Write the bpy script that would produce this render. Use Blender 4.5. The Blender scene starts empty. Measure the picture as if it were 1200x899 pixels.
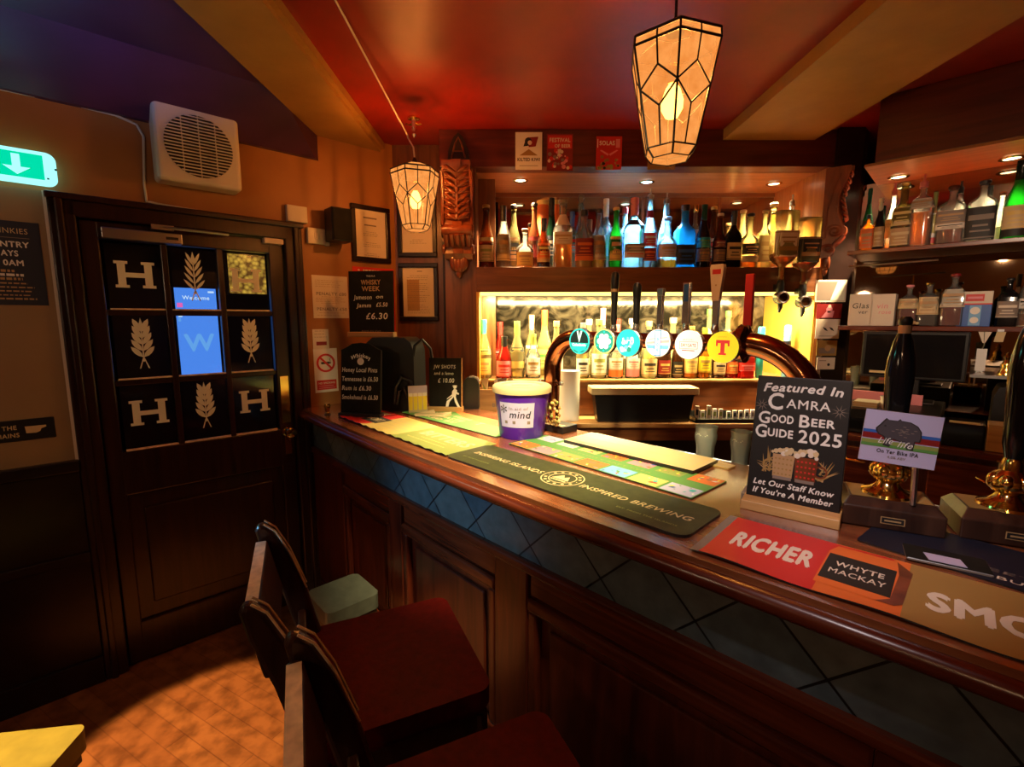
import bpy, math, random
from mathutils import Vector, Matrix
random.seed(7)
S = bpy.context.scene
COL = S.collection
PI = math.pi

# ------------------------------------------------------------------ camera, world, lights, exposure
FPX, CX, CY, EYE, PITCH = 555.0, 600.0, 449.5, 1.57, math.atan(74.5 / 555.0)
cam = bpy.data.objects.new('camera', bpy.data.cameras.new('camera'))
COL.objects.link(cam)
cam.data.sensor_width = 36.0
cam.data.lens = FPX / 1200 * 36
cam.data.clip_start = 0.02
cam.location = (0, 0, EYE)
cam.rotation_euler = (PI / 2 - PITCH, 0, 0)
S.camera = cam
S.view_settings.view_transform = 'Standard'
S.view_settings.look = 'None'
S.view_settings.gamma = 1.0
S.view_settings.use_curve_mapping = False
S.view_settings.exposure = 0.42
S.cycles.max_bounces = 8
S.cycles.transparent_max_bounces = 32
S.cycles.transmission_bounces = 8
S.cycles.use_denoising = True
S.cycles.sample_clamp_indirect = 4.0
S.cycles.caustics_reflective = False
S.cycles.caustics_refractive = False
W = bpy.data.worlds.new('world'); S.world = W
W.use_nodes = True
W.node_tree.nodes['Background'].inputs[0].default_value = (0.02, 0.012, 0.01, 1)
W.node_tree.nodes['Background'].inputs[1].default_value = 0.3


def lamp(name, kind, loc, energy, color, target=None, **kw):
    l = bpy.data.lights.new(name, kind)
    l.energy = energy; l.color = color
    for k, v in kw.items(): setattr(l, k, v)
    o = bpy.data.objects.new(name, l); COL.objects.link(o); o.location = loc
    if target is not None:
        o.rotation_euler = (Vector(target) - Vector(loc)).to_track_quat('-Z', 'Y').to_euler()
    return o

WARM = (1.0, 0.50, 0.19)
lamp('room_lamp_light', 'POINT', (-0.9, -1.2, 2.3), 8, (1.0, 0.58, 0.3), shadow_soft_size=0.05)
lamp('wall_lamp_light', 'POINT', (-1.5, -0.05, 1.85), 7.0, (1.0, 0.66, 0.4), shadow_soft_size=0.08)
lamp('floor_spot_light', 'SPOT', (-2.15, 0.75, 2.35), 620, (1.0, 0.58, 0.22), (-1.13, 1.52, 0), spot_size=math.radians(21), spot_blend=0.25, shadow_soft_size=0.03)
lamp('added_bar_spot', 'SPOT', (0.1, 0.75, 2.54), 290, (1.0, 0.82, 0.42), (0.10, 1.72, 1.1), spot_size=math.radians(48), spot_blend=0.8, shadow_soft_size=0.05)  # unseen spot added to brighten the mats on the bar
lamp('added_shelf_spot', 'SPOT', (0.35, -0.3, 2.4), 105, (1.0, 0.72, 0.5), (1.95, 2.1, 1.62), spot_size=math.radians(24), spot_blend=0.9, shadow_soft_size=0.04)  # unseen spot added to brighten the lower angled shelf
lamp('near_bar_spot_light', 'SPOT', (-0.05, 0.25, 2.45), 48, (1.0, 0.84, 0.82), (0.72, 1.02, 1.15), spot_size=math.radians(30), spot_blend=0.9, shadow_soft_size=0.05)
lamp('screen_blue_light', 'SPOT', (-1.3, 0.5, 2.05), 60.0, (0.10, 0.32, 1.0), (-1.42, 1.28, 2.58), spot_size=math.radians(50), spot_blend=1.0, shadow_soft_size=0.1)
lamp('screen_bar_light', 'SPOT', (-1.9, 0.4, 1.55), 60.0, (0.22, 0.6, 1.0), (-0.35, 1.5, 0.98), spot_size=math.radians(26), spot_blend=0.9, shadow_soft_size=0.15)


# ------------------------------------------------------------------ geometry of the place
def ray(px, py):
    x = (px - CX) / FPX; y = -(py - CY) / FPX
    c, s = math.cos(PITCH), math.sin(PITCH)
    return Vector((x, c + y * s, -s + y * c))

def at_z(px, py, z):
    r = ray(px, py); t = (z - EYE) / r.z
    return Vector((0, 0, EYE)) + r * t

class Frame:
    """A wall or counter: local x runs along it, local -y looks into the room."""
    def __init__(self, x, y, rot):
        self.o = Vector((x, y, 0)); self.rot = rot
        self.ux = Vector((math.cos(rot), math.sin(rot), 0)); self.uy = Vector((-math.sin(rot), math.cos(rot), 0))
    def w(self, x, y, z): return self.o + self.ux * x + self.uy * y + Vector((0, 0, z))
    def loc(self, p):
        d = Vector(p) - self.o
        return Vector((d.dot(self.ux), d.dot(self.uy), d.z))
    def on(self, px, py, off=0.0):
        r = ray(px, py); o = Vector((0, 0, EYE))
        t = (self.w(0, off, 0) - o).dot(self.uy) / r.dot(self.uy)
        l = self.loc(o + r * t)
        return l.x, l.z

DW = Frame(-1.142, 2.515, math.radians(42.5))     # wall with the door
BW = Frame(0, 2.92, 0)                              # panelled wall in the corner
BB = Frame(0, 2.70, 0)                              # front of the back bar
RW = Frame(1.69, 2.35, math.radians(-44))           # front of the angled shelves
BAR = Frame(-1.115, 2.49, math.atan2(-0.727, 0.687))# customer edge of the bar
BT = 1.10
CEIL = 2.58

def bulge(s):
    t = s / 2.63
    return 0.16 * t * (1 - t) if 0 < t < 1 else 0.0

# ------------------------------------------------------------------ materials
def new_mat(name):
    m = bpy.data.materials.new(name); m.use_nodes = True
    nt = m.node_tree
    return m, nt, nt.nodes['Principled BSDF']

def P(name, col, rough=0.5, metal=0.0, spec=0.5, noise=0.0, nscale=30, bump=0.0, coat=0.0, emis=None, estr=0):
    m, nt, b = new_mat(name)
    b.inputs['Base Color'].default_value = (*col, 1); b.inputs['Roughness'].default_value = rough
    b.inputs['Metallic'].default_value = metal; b.inputs['Specular IOR Level'].default_value = spec
    b.inputs['Coat Weight'].default_value = coat
    if emis:
        b.inputs['Emission Color'].default_value = (*emis, 1); b.inputs['Emission Strength'].default_value = estr
    if noise or bump:
        tc = nt.nodes.new('ShaderNodeTexCoord'); n = nt.nodes.new('ShaderNodeTexNoise')
        n.inputs['Scale'].default_value = nscale; n.inputs['Detail'].default_value = 5
        nt.links.new(tc.outputs['Object'], n.inputs['Vector'])
        if noise:
            r = nt.nodes.new('ShaderNodeValToRGB')
            r.color_ramp.elements[0].position = 0.3; r.color_ramp.elements[1].position = 0.7
            r.color_ramp.elements[0].color = (*[c * (1 - noise) for c in col], 1)
            r.color_ramp.elements[1].color = (*[min(1, c * (1 + noise)) for c in col], 1)
            nt.links.new(n.outputs['Fac'], r.inputs['Fac']); nt.links.new(r.outputs['Color'], b.inputs['Base Color'])
        if bump:
            bp = nt.nodes.new('ShaderNodeBump'); bp.inputs['Strength'].default_value = bump; bp.inputs['Distance'].default_value = 0.01
            nt.links.new(n.outputs['Fac'], bp.inputs['Height']); nt.links.new(bp.outputs['Normal'], b.inputs['Normal'])
    return m

def WOOD(name, c1, c2, rough=0.35, scale=(3, 40, 40), coat=0.2):
    """Grain runs along the axis with the small scale."""
    m, nt, b = new_mat(name)
    tc = nt.nodes.new('ShaderNodeTexCoord'); mp = nt.nodes.new('ShaderNodeMapping'); mp.inputs['Scale'].default_value = scale
    n = nt.nodes.new('ShaderNodeTexNoise'); n.inputs['Scale'].default_value = 1.0; n.inputs['Detail'].default_value = 7; n.inputs['Distortion'].default_value = 0.7
    r = nt.nodes.new('ShaderNodeValToRGB')
    r.color_ramp.elements[0].position = 0.32; r.color_ramp.elements[0].color = (*c1, 1)
    r.color_ramp.elements[1].position = 0.72; r.color_ramp.elements[1].color = (*c2, 1)
    bp = nt.nodes.new('ShaderNodeBump'); bp.inputs['Strength'].default_value = 0.15; bp.inputs['Distance'].default_value = 0.004
    nt.links.new(tc.outputs['Object'], mp.inputs['Vector']); nt.links.new(mp.outputs[0], n.inputs['Vector'])
    nt.links.new(n.outputs['Fac'], r.inputs['Fac']); nt.links.new(r.outputs['Color'], b.inputs['Base Color'])
    nt.links.new(n.outputs['Fac'], bp.inputs['Height']); nt.links.new(bp.outputs['Normal'], b.inputs['Normal'])
    b.inputs['Roughness'].default_value = rough; b.inputs['Coat Weight'].default_value = coat; b.inputs['Coat Roughness'].default_value = 0.2
    return m

def GLASS(name, tint, body=0.12, bodycol=None, gloss=0.9):
    """Clear or coloured bottle glass: lets tinted light through, reflects at the rim, a little milky."""
    m = bpy.data.materials.new(name); m.use_nodes = True; nt = m.node_tree; nt.nodes.clear()
    out = nt.nodes.new('ShaderNodeOutputMaterial'); tr = nt.nodes.new('ShaderNodeBsdfTransparent'); tr.inputs[0].default_value = (*tint, 1)
    tl = nt.nodes.new('ShaderNodeBsdfTranslucent'); tl.inputs[0].default_value = (*(bodycol or tint), 1)
    df = nt.nodes.new('ShaderNodeBsdfDiffuse'); df.inputs[0].default_value = (*(bodycol or tint), 1)
    m0 = nt.nodes.new('ShaderNodeMixShader'); m0.inputs[0].default_value = 0.5
    nt.links.new(tl.outputs[0], m0.inputs[1]); nt.links.new(df.outputs[0], m0.inputs[2])
    m1 = nt.nodes.new('ShaderNodeMixShader'); m1.inputs[0].default_value = body
    nt.links.new(tr.outputs[0], m1.inputs[1]); nt.links.new(m0.outputs[0], m1.inputs[2])
    gl = nt.nodes.new('ShaderNodeBsdfGlossy'); gl.inputs['Roughness'].default_value = 0.06; gl.inputs[0].default_value = (gloss, gloss, gloss, 1)
    lw = nt.nodes.new('ShaderNodeFresnel'); lw.inputs[0].default_value = 1.5
    m2 = nt.nodes.new('ShaderNodeMixShader')
    nt.links.new(lw.outputs[0], m2.inputs[0]); nt.links.new(m1.outputs[0], m2.inputs[1]); nt.links.new(gl.outputs[0], m2.inputs[2])
    nt.links.new(m2.outputs[0], out.inputs[0])
    return m

def EMIT(name, col, strength):
    m = bpy.data.materials.new(name); m.use_nodes = True; nt = m.node_tree; nt.nodes.clear()
    out = nt.nodes.new('ShaderNodeOutputMaterial'); e = nt.nodes.new('ShaderNodeEmission')
    e.inputs[0].default_value = (*col, 1); e.inputs[1].default_value = strength
    nt.links.new(e.outputs[0], out.inputs[0])
    return m

def srgb(r, g, b):
    f = lambda v: (v / 255 / 12.92) if v <= 10 else ((v / 255 + 0.055) / 1.055) ** 2.4
    return (f(r), f(g), f(b))

M = {}
M['ceil'] = P('red ceiling paint', (0.22, 0.008, 0.004), 0.42, noise=0.25, nscale=3, bump=0.1)
M['ceil_dark'] = P('dark plum cornice paint', (0.05, 0.012, 0.045), 0.45, noise=0.25, nscale=4)
M['beam'] = P('ochre beam paint', (0.32, 0.165, 0.035), 0.5, noise=0.12, nscale=6, bump=0.35)
M['wall'] = P('ochre brown wall paint', (0.34, 0.135, 0.03), 0.5, noise=0.1, nscale=4, bump=0.05)
M['wall_beige'] = P('beige painted board', (0.30, 0.19, 0.09), 0.5, noise=0.06, nscale=5)
M['dark'] = P('near black varnished wood', (0.012, 0.005, 0.004), 0.3, spec=0.4, noise=0.3, nscale=12)
M['door'] = WOOD('dark stained door wood', (0.012, 0.004, 0.003), (0.035, 0.011, 0.007), 0.28, (40, 40, 3))
M['mahog'] = WOOD('mahogany panel wood', (0.045, 0.006, 0.003), (0.135, 0.022, 0.008), 0.32, (30, 30, 3))
M['mahog_h'] = WOOD('mahogany rail wood', (0.06, 0.009, 0.004), (0.17, 0.031, 0.010), 0.27, (3, 40, 40))
M['bartop'] = WOOD('varnished bar top wood', (0.15, 0.04, 0.016), (0.34, 0.11, 0.04), 0.24, (3, 30, 30), 1.0)
M['softwood'] = WOOD('pale brown soffit wood', (0.26, 0.105, 0.04), (0.42, 0.19, 0.08), 0.35, (3, 30, 30))
M['orangewood'] = WOOD('orange brown panel wood', (0.34, 0.11, 0.03), (0.52, 0.20, 0.06), 0.35, (30, 30, 3))
M['amberpanel'] = P('amber yellow painted panel', (0.75, 0.42, 0.07), 0.4)
M['backwood'] = WOOD('brown back bar wood', (0.10, 0.03, 0.010), (0.22, 0.078, 0.026), 0.36, (3, 30, 30))
M['backwood_v'] = WOOD('brown upright wood', (0.10, 0.03, 0.010), (0.22, 0.078, 0.026), 0.36, (30, 30, 3))
M['carved'] = WOOD('red brown carved wood', (0.11, 0.022, 0.006), (0.26, 0.06, 0.018), 0.32, (20, 20, 6))
M['lintel'] = WOOD('dark red lintel wood', (0.06, 0.009, 0.006), (0.12, 0.02, 0.012), 0.35, (3, 30, 30))
M['pale'] = WOOD('pale pine wood', (0.42, 0.22, 0.07), (0.62, 0.36, 0.13), 0.45, (3, 40, 40))
M['plywood'] = WOOD('light counter wood', (0.38, 0.19, 0.07), (0.60, 0.34, 0.13), 0.4, (3, 30, 30))
M['white'] = P('white plastic', (0.62, 0.56, 0.46), 0.4)
M['purewhite'] = P('white print', (0.8, 0.78, 0.74), 0.5)
M['paper'] = P('white paper', (0.72, 0.63, 0.52), 0.6)
M['cream'] = P('cream paper', (0.62, 0.47, 0.25), 0.6)
M['black'] = P('black plastic', (0.010, 0.010, 0.011), 0.35)
M['slate'] = P('black chalkboard', (0.010, 0.009, 0.007), 0.85, spec=0.2, noise=0.3, nscale=20)
M['chalk'] = P('white chalk', (0.78, 0.76, 0.72), 0.9)
M['ink'] = P('black ink', (0.015, 0.013, 0.012), 0.6)
M['greyink'] = P('grey ink', (0.22, 0.17, 0.14), 0.6)
M['red'] = P('red print', (0.60, 0.022, 0.018), 0.45)
M['darkred'] = P('dark red print', (0.22, 0.012, 0.012), 0.45)
M['brass'] = P('polished brass', (0.80, 0.55, 0.17), 0.14, metal=1.0)
M['copper'] = P('polished copper', (0.50, 0.20, 0.10), 0.16, metal=1.0)
M['chrome'] = P('chrome', (0.82, 0.82, 0.83), 0.24, metal=1.0)
M['steel'] = P('brushed steel', (0.5, 0.5, 0.5), 0.3, metal=1.0)
M['lead'] = P('dark lead strip', (0.02, 0.012, 0.008), 0.5, metal=0.3)
M['leather'] = P('dark red leather', (0.085, 0.002, 0.0015), 0.5, spec=0.12, noise=0.2, nscale=60, bump=0.15)
M['stoolwood'] = WOOD('worn dark stool wood', (0.018, 0.007, 0.005), (0.07, 0.03, 0.018), 0.3, (25, 25, 3))
M['pale_lit_wood'] = P('pale edge wood with painted lamplight', (0.80, 0.64, 0.44), 0.35, noise=0.25, nscale=40)  # pale colour paints lamplight on the stool backs; the door beads share it
M['greyvinyl'] = P('grey green vinyl', (0.12, 0.125, 0.095), 0.35, noise=0.15, nscale=30)
M['limevinyl'] = P('yellow green vinyl', (0.21, 0.185, 0.03), 0.4, noise=0.12, nscale=25)
M['purple'] = P('purple bucket plastic', (0.07, 0.012, 0.30), 0.28)
M['green'] = P('green print', (0.10, 0.27, 0.06), 0.5)
M['olive'] = P('olive green print', (0.26, 0.30, 0.07), 0.5)
M['matdark'] = P('dark olive rubber mat', (0.042, 0.046, 0.016), 0.6, spec=0.3, noise=0.2, nscale=40)
M['yellow'] = P('yellow print', (0.85, 0.68, 0.03), 0.45)
M['straw'] = P('straw yellow print', (0.70, 0.52, 0.16), 0.5)
M['gold'] = P('gold brown print', (0.34, 0.20, 0.055), 0.5)
M['orange'] = P('orange print', (0.72, 0.16, 0.03), 0.5)
M['teal'] = P('teal print', (0.03, 0.42, 0.48), 0.4)
M['blue'] = P('blue print', (0.03, 0.12, 0.45), 0.4)
M['skyblue'] = P('sky blue print', (0.16, 0.42, 0.75), 0.4)
M['pink'] = P('pink print', (0.75, 0.25, 0.30), 0.5)
M['navy'] = P('navy print', (0.008, 0.010, 0.025), 0.5)
M['lilac'] = P('pale lilac board', (0.50, 0.46, 0.68), 0.45)
M['tan'] = P('tan print', (0.45, 0.27, 0.12), 0.55)
M['bear'] = P('dark grey bear print', (0.06, 0.05, 0.06), 0.6)
M['etched'] = P('frosted etching', (0.86, 0.90, 0.72), 0.7)
M['mirror'] = P('dark bar mirror', (0.42, 0.33, 0.24), 0.03, metal=1.0)
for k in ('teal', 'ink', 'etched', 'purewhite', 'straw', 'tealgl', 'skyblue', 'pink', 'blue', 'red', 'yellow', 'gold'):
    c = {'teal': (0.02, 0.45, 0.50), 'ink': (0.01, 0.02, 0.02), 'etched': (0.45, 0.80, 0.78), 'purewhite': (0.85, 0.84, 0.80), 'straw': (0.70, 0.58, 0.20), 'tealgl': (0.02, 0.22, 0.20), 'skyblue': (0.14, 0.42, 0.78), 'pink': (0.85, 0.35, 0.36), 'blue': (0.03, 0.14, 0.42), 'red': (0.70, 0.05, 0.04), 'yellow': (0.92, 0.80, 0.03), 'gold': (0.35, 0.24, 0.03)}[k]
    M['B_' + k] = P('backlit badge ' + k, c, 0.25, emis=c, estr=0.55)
M['pane'] = GLASS('door pane glass', (0.92, 0.92, 0.92), 0.03, (0.3, 0.25, 0.2))
M['clear'] = GLASS('clear bottle glass', (0.93, 0.94, 0.92), 0.20, (0.75, 0.78, 0.74))
M['pint'] = GLASS('pint glass', (0.96, 0.98, 0.96), 0.42, (0.92, 0.98, 0.90))
M['bluecl'] = GLASS('clear bluish glass', (0.72, 0.90, 0.98), 0.30, (0.45, 0.75, 0.95))
M['turq'] = GLASS('turquoise glass', (0.10, 0.55, 0.80), 0.6, (0.05, 0.42, 0.70))
M['greengl'] = GLASS('green glass', (0.10, 0.55, 0.10), 0.40, (0.05, 0.50, 0.08))
M['darkgreen'] = GLASS('dark green glass', (0.02, 0.10, 0.05), 0.45, (0.015, 0.08, 0.04))
M['brown'] = GLASS('brown glass', (0.35, 0.12, 0.04), 0.40, (0.20, 0.07, 0.025))
M['amber'] = GLASS('amber spirit', (0.85, 0.38, 0.06), 0.35, (0.75, 0.28, 0.04))
M['redliq'] = GLASS('red spirit', (0.75, 0.04, 0.03), 0.45, (0.6, 0.03, 0.02))
M['yellowgl'] = GLASS('pale yellow glass', (0.96, 0.90, 0.55), 0.30, (0.88, 0.80, 0.42))
M['olivegl'] = GLASS('olive glass', (0.55, 0.50, 0.22), 0.30, (0.38, 0.34, 0.14))
M['blackgl'] = P('black glass', (0.006, 0.006, 0.007), 0.12)
M['tealgl'] = GLASS('teal glass', (0.05, 0.35, 0.32), 0.45, (0.03, 0.28, 0.26))

# floor boards, tile band
def floor_mat():
    m, nt, b = new_mat('worn reddish floor boards')
    tc = nt.nodes.new('ShaderNodeTexCoord'); mp = nt.nodes.new('ShaderNodeMapping'); mp.inputs['Rotation'].default_value = (0, 0, math.radians(28))
    br = nt.nodes.new('ShaderNodeTexBrick'); br.inputs['Scale'].default_value = 1.0; br.inputs['Brick Width'].default_value = 0.62; br.inputs['Row Height'].default_value = 0.07; br.inputs['Mortar Size'].default_value = 0.002
    br.inputs['Color1'].default_value = (0.27, 0.105, 0.032, 1); br.inputs['Color2'].default_value = (0.22, 0.078, 0.024, 1); br.inputs['Mortar'].default_value = (0.17, 0.058, 0.018, 1)
    n = nt.nodes.new('ShaderNodeTexNoise'); n.inputs['Scale'].default_value = 14; n.inputs['Detail'].default_value = 8
    mx = nt.nodes.new('ShaderNodeMix'); mx.data_type = 'RGBA'; mx.blend_type = 'MULTIPLY'; mx.inputs[0].default_value = 0.75
    r = nt.nodes.new('ShaderNodeValToRGB'); r.color_ramp.elements[0].position = 0.36; r.color_ramp.elements[0].color = (0.35, 0.3, 0.25, 1); r.color_ramp.elements[1].position = 0.6
    L = nt.links.new
    L(tc.outputs['Object'], mp.inputs[0]); L(mp.outputs[0], br.inputs[0]); L(tc.outputs['Object'], n.inputs['Vector']); L(n.outputs['Fac'], r.inputs[0])
    L(br.outputs[0], mx.inputs[6]); L(r.outputs[0], mx.inputs[7]); L(mx.outputs[2], b.inputs['Base Color'])
    b.inputs['Roughness'].default_value = 0.4
    return m
M['floor'] = floor_mat()

def tile_mat():
    m, nt, b = new_mat('blue grey slate diamond tiles')
    uv = nt.nodes.new('ShaderNodeUVMap'); mp = nt.nodes.new('ShaderNodeMapping'); mp.inputs['Rotation'].default_value = (0, 0, PI / 4)
    br = nt.nodes.new('ShaderNodeTexBrick'); br.offset = 0; br.inputs['Scale'].default_value = 1; br.inputs['Brick Width'].default_value = 0.17; br.inputs['Row Height'].default_value = 0.17; br.inputs['Mortar Size'].default_value = 0.0026
    br.inputs['Color1'].default_value = (0.055, 0.095, 0.125, 1); br.inputs['Color2'].default_value = (0.135, 0.150, 0.135, 1); br.inputs['Mortar'].default_value = (0.006, 0.007, 0.008, 1)
    n = nt.nodes.new('ShaderNodeTexNoise'); n.inputs['Scale'].default_value = 22; n.inputs['Detail'].default_value = 6
    mx = nt.nodes.new('ShaderNodeMix'); mx.data_type = 'RGBA'; mx.blend_type = 'OVERLAY'; mx.inputs[0].default_value = 0.6
    bp = nt.nodes.new('ShaderNodeBump'); bp.inputs['Strength'].default_value = 0.35; bp.inputs['Distance'].default_value = 0.005
    L = nt.links.new
    L(uv.outputs[0], mp.inputs[0]); L(mp.outputs[0], br.inputs[0]); L(uv.outputs[0], n.inputs['Vector'])
    L(br.outputs[0], mx.inputs[6]); L(n.outputs['Fac'], mx.inputs[7]); L(mx.outputs[2], b.inputs['Base Color'])
    L(n.outputs['Fac'], bp.inputs['Height']); L(bp.outputs[0], b.inputs['Normal'])
    b.inputs['Roughness'].default_value = 0.32
    return m
M['tile'] = tile_mat()

def marble_mat():
    m, nt, b = new_mat('dark veined bar mirror')
    tc = nt.nodes.new('ShaderNodeTexCoord'); n = nt.nodes.new('ShaderNodeTexNoise'); n.inputs['Scale'].default_value = 6; n.inputs['Detail'].default_value = 8; n.inputs['Distortion'].default_value = 2.5
    r = nt.nodes.new('ShaderNodeValToRGB'); r.color_ramp.elements[0].position = 0.45; r.color_ramp.elements[0].color = (0.03, 0.025, 0.018, 1); r.color_ramp.elements[1].position = 0.68; r.color_ramp.elements[1].color = (0.24, 0.20, 0.14, 1)
    L = nt.links.new
    L(tc.outputs['Object'], n.inputs['Vector']); L(n.outputs['Fac'], r.inputs[0]); L(r.outputs[0], b.inputs['Base Color'])
    b.inputs['Metallic'].default_value = 0.5; b.inputs['Roughness'].default_value = 0.10
    return m
M['marble'] = marble_mat()

def shade_mat():
    m = bpy.data.materials.new('lit amber lampshade glass'); m.use_nodes = True; nt = m.node_tree; nt.nodes.clear()
    out = nt.nodes.new('ShaderNodeOutputMaterial'); e = nt.nodes.new('ShaderNodeEmission'); tr = nt.nodes.new('ShaderNodeBsdfTransparent')
    tc = nt.nodes.new('ShaderNodeTexCoord'); n = nt.nodes.new('ShaderNodeTexNoise'); n.inputs['Scale'].default_value = 38; n.inputs['Detail'].default_value = 6
    r = nt.nodes.new('ShaderNodeValToRGB'); r.color_ramp.elements[0].position = 0.3; r.color_ramp.elements[0].color = (0.72, 0.24, 0.045, 1); r.color_ramp.elements[1].position = 0.72; r.color_ramp.elements[1].color = (0.90, 0.36, 0.09, 1)
    e.inputs[1].default_value = 0.95; tr.inputs[0].default_value = (1.0, 0.62, 0.28, 1)
    mx = nt.nodes.new('ShaderNodeMixShader'); mx.inputs[0].default_value = 0.3
    L = nt.links.new
    L(tc.outputs['Object'], n.inputs['Vector']); L(n.outputs['Fac'], r.inputs[0]); L(r.outputs[0], e.inputs[0])
    L(e.outputs[0], mx.inputs[1]); L(tr.outputs[0], mx.inputs[2]); L(mx.outputs[0], out.inputs[0])
    return m
M['shade'] = shade_mat()
M['bulb'] = EMIT('glowing bulb', (1.0, 0.72, 0.25), 14)
M['led'] = EMIT('yellow strip light', (1.0, 0.72, 0.16), 2.2)
M['spot_warm'] = EMIT('warm spotlight lens', (1.0, 0.78, 0.45), 6)
M['spot_cool'] = EMIT('cool spotlight lens', (0.55, 0.82, 1.0), 6)
M['exit_green'] = EMIT('lit green sign face', (0.0, 0.62, 0.34), 0.9)
M['exit_white'] = EMIT('lit white sign face', (0.34, 0.95, 0.88), 1.0)
M['screen'] = EMIT('blue screen reflection glow', (0.07, 0.24, 0.82), 1.0)  # glow imitating a screen mirrored in the door glass
M['reflection_white'] = EMIT('pale text reflection glow', (0.55, 0.75, 0.95), 1.0)
M['reflection_pink'] = EMIT('pink mark reflection glow', (0.75, 0.12, 0.45), 1.0)
M['reflection_faint'] = EMIT('faint text reflection glow', (0.12, 0.36, 0.80), 1.0)

def gold_glow_mat():  # glow imitating the bottle shelf mirrored in the door glass
    m = bpy.data.materials.new('gold shelf reflection glow'); m.use_nodes = True; nt = m.node_tree; nt.nodes.clear()
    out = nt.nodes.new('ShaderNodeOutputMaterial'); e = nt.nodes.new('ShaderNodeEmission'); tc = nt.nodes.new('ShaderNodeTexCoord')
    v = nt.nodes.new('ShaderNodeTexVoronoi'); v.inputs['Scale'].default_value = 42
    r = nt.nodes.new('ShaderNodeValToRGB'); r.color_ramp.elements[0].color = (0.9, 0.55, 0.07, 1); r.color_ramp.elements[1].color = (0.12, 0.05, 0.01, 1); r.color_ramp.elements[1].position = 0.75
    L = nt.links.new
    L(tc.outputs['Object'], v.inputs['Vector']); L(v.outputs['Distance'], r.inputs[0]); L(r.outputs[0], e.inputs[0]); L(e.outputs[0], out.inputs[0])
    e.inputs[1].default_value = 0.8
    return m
M['gold_glow'] = gold_glow_mat()


# ------------------------------------------------------------------ mesh builder
_dg = None
_textcache = {}
def text_polys(s, bold=0.0, shear=0.0):
    key = (s, bold, shear)
    if key in _textcache: return _textcache[key]
    cu = bpy.data.curves.new('lettering', 'FONT'); cu.body = s; cu.size = 1.0; cu.shear = shear; cu.resolution_u = 3; cu.space_character = 1.09
    o = bpy.data.objects.new('lettering', cu); COL.objects.link(o)
    me = o.evaluated_get(bpy.context.evaluated_depsgraph_get()).to_mesh()
    vs = [(v.co.x, v.co.y) for v in me.vertices]; fs = [tuple(p.vertices) for p in me.polygons]
    o.to_mesh_clear(); bpy.data.objects.remove(o); bpy.data.curves.remove(cu)
    steps = [(0, 0)] if not bold else [(0, 0), (-bold, 0), (bold, 0), (0, bold), (0, -bold)]   # heavier strokes: copies a hair's breadth apart
    n = len(vs); allv = []; allf = []
    for k, (dx, dy) in enumerate(steps):
        allv += [(x + dx, y + dy, k * 2.5e-5) for x, y in vs]; allf += [tuple(i + k * n for i in f) for f in fs]
    _textcache[key] = (allv, allf)
    return allv, allf

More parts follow.
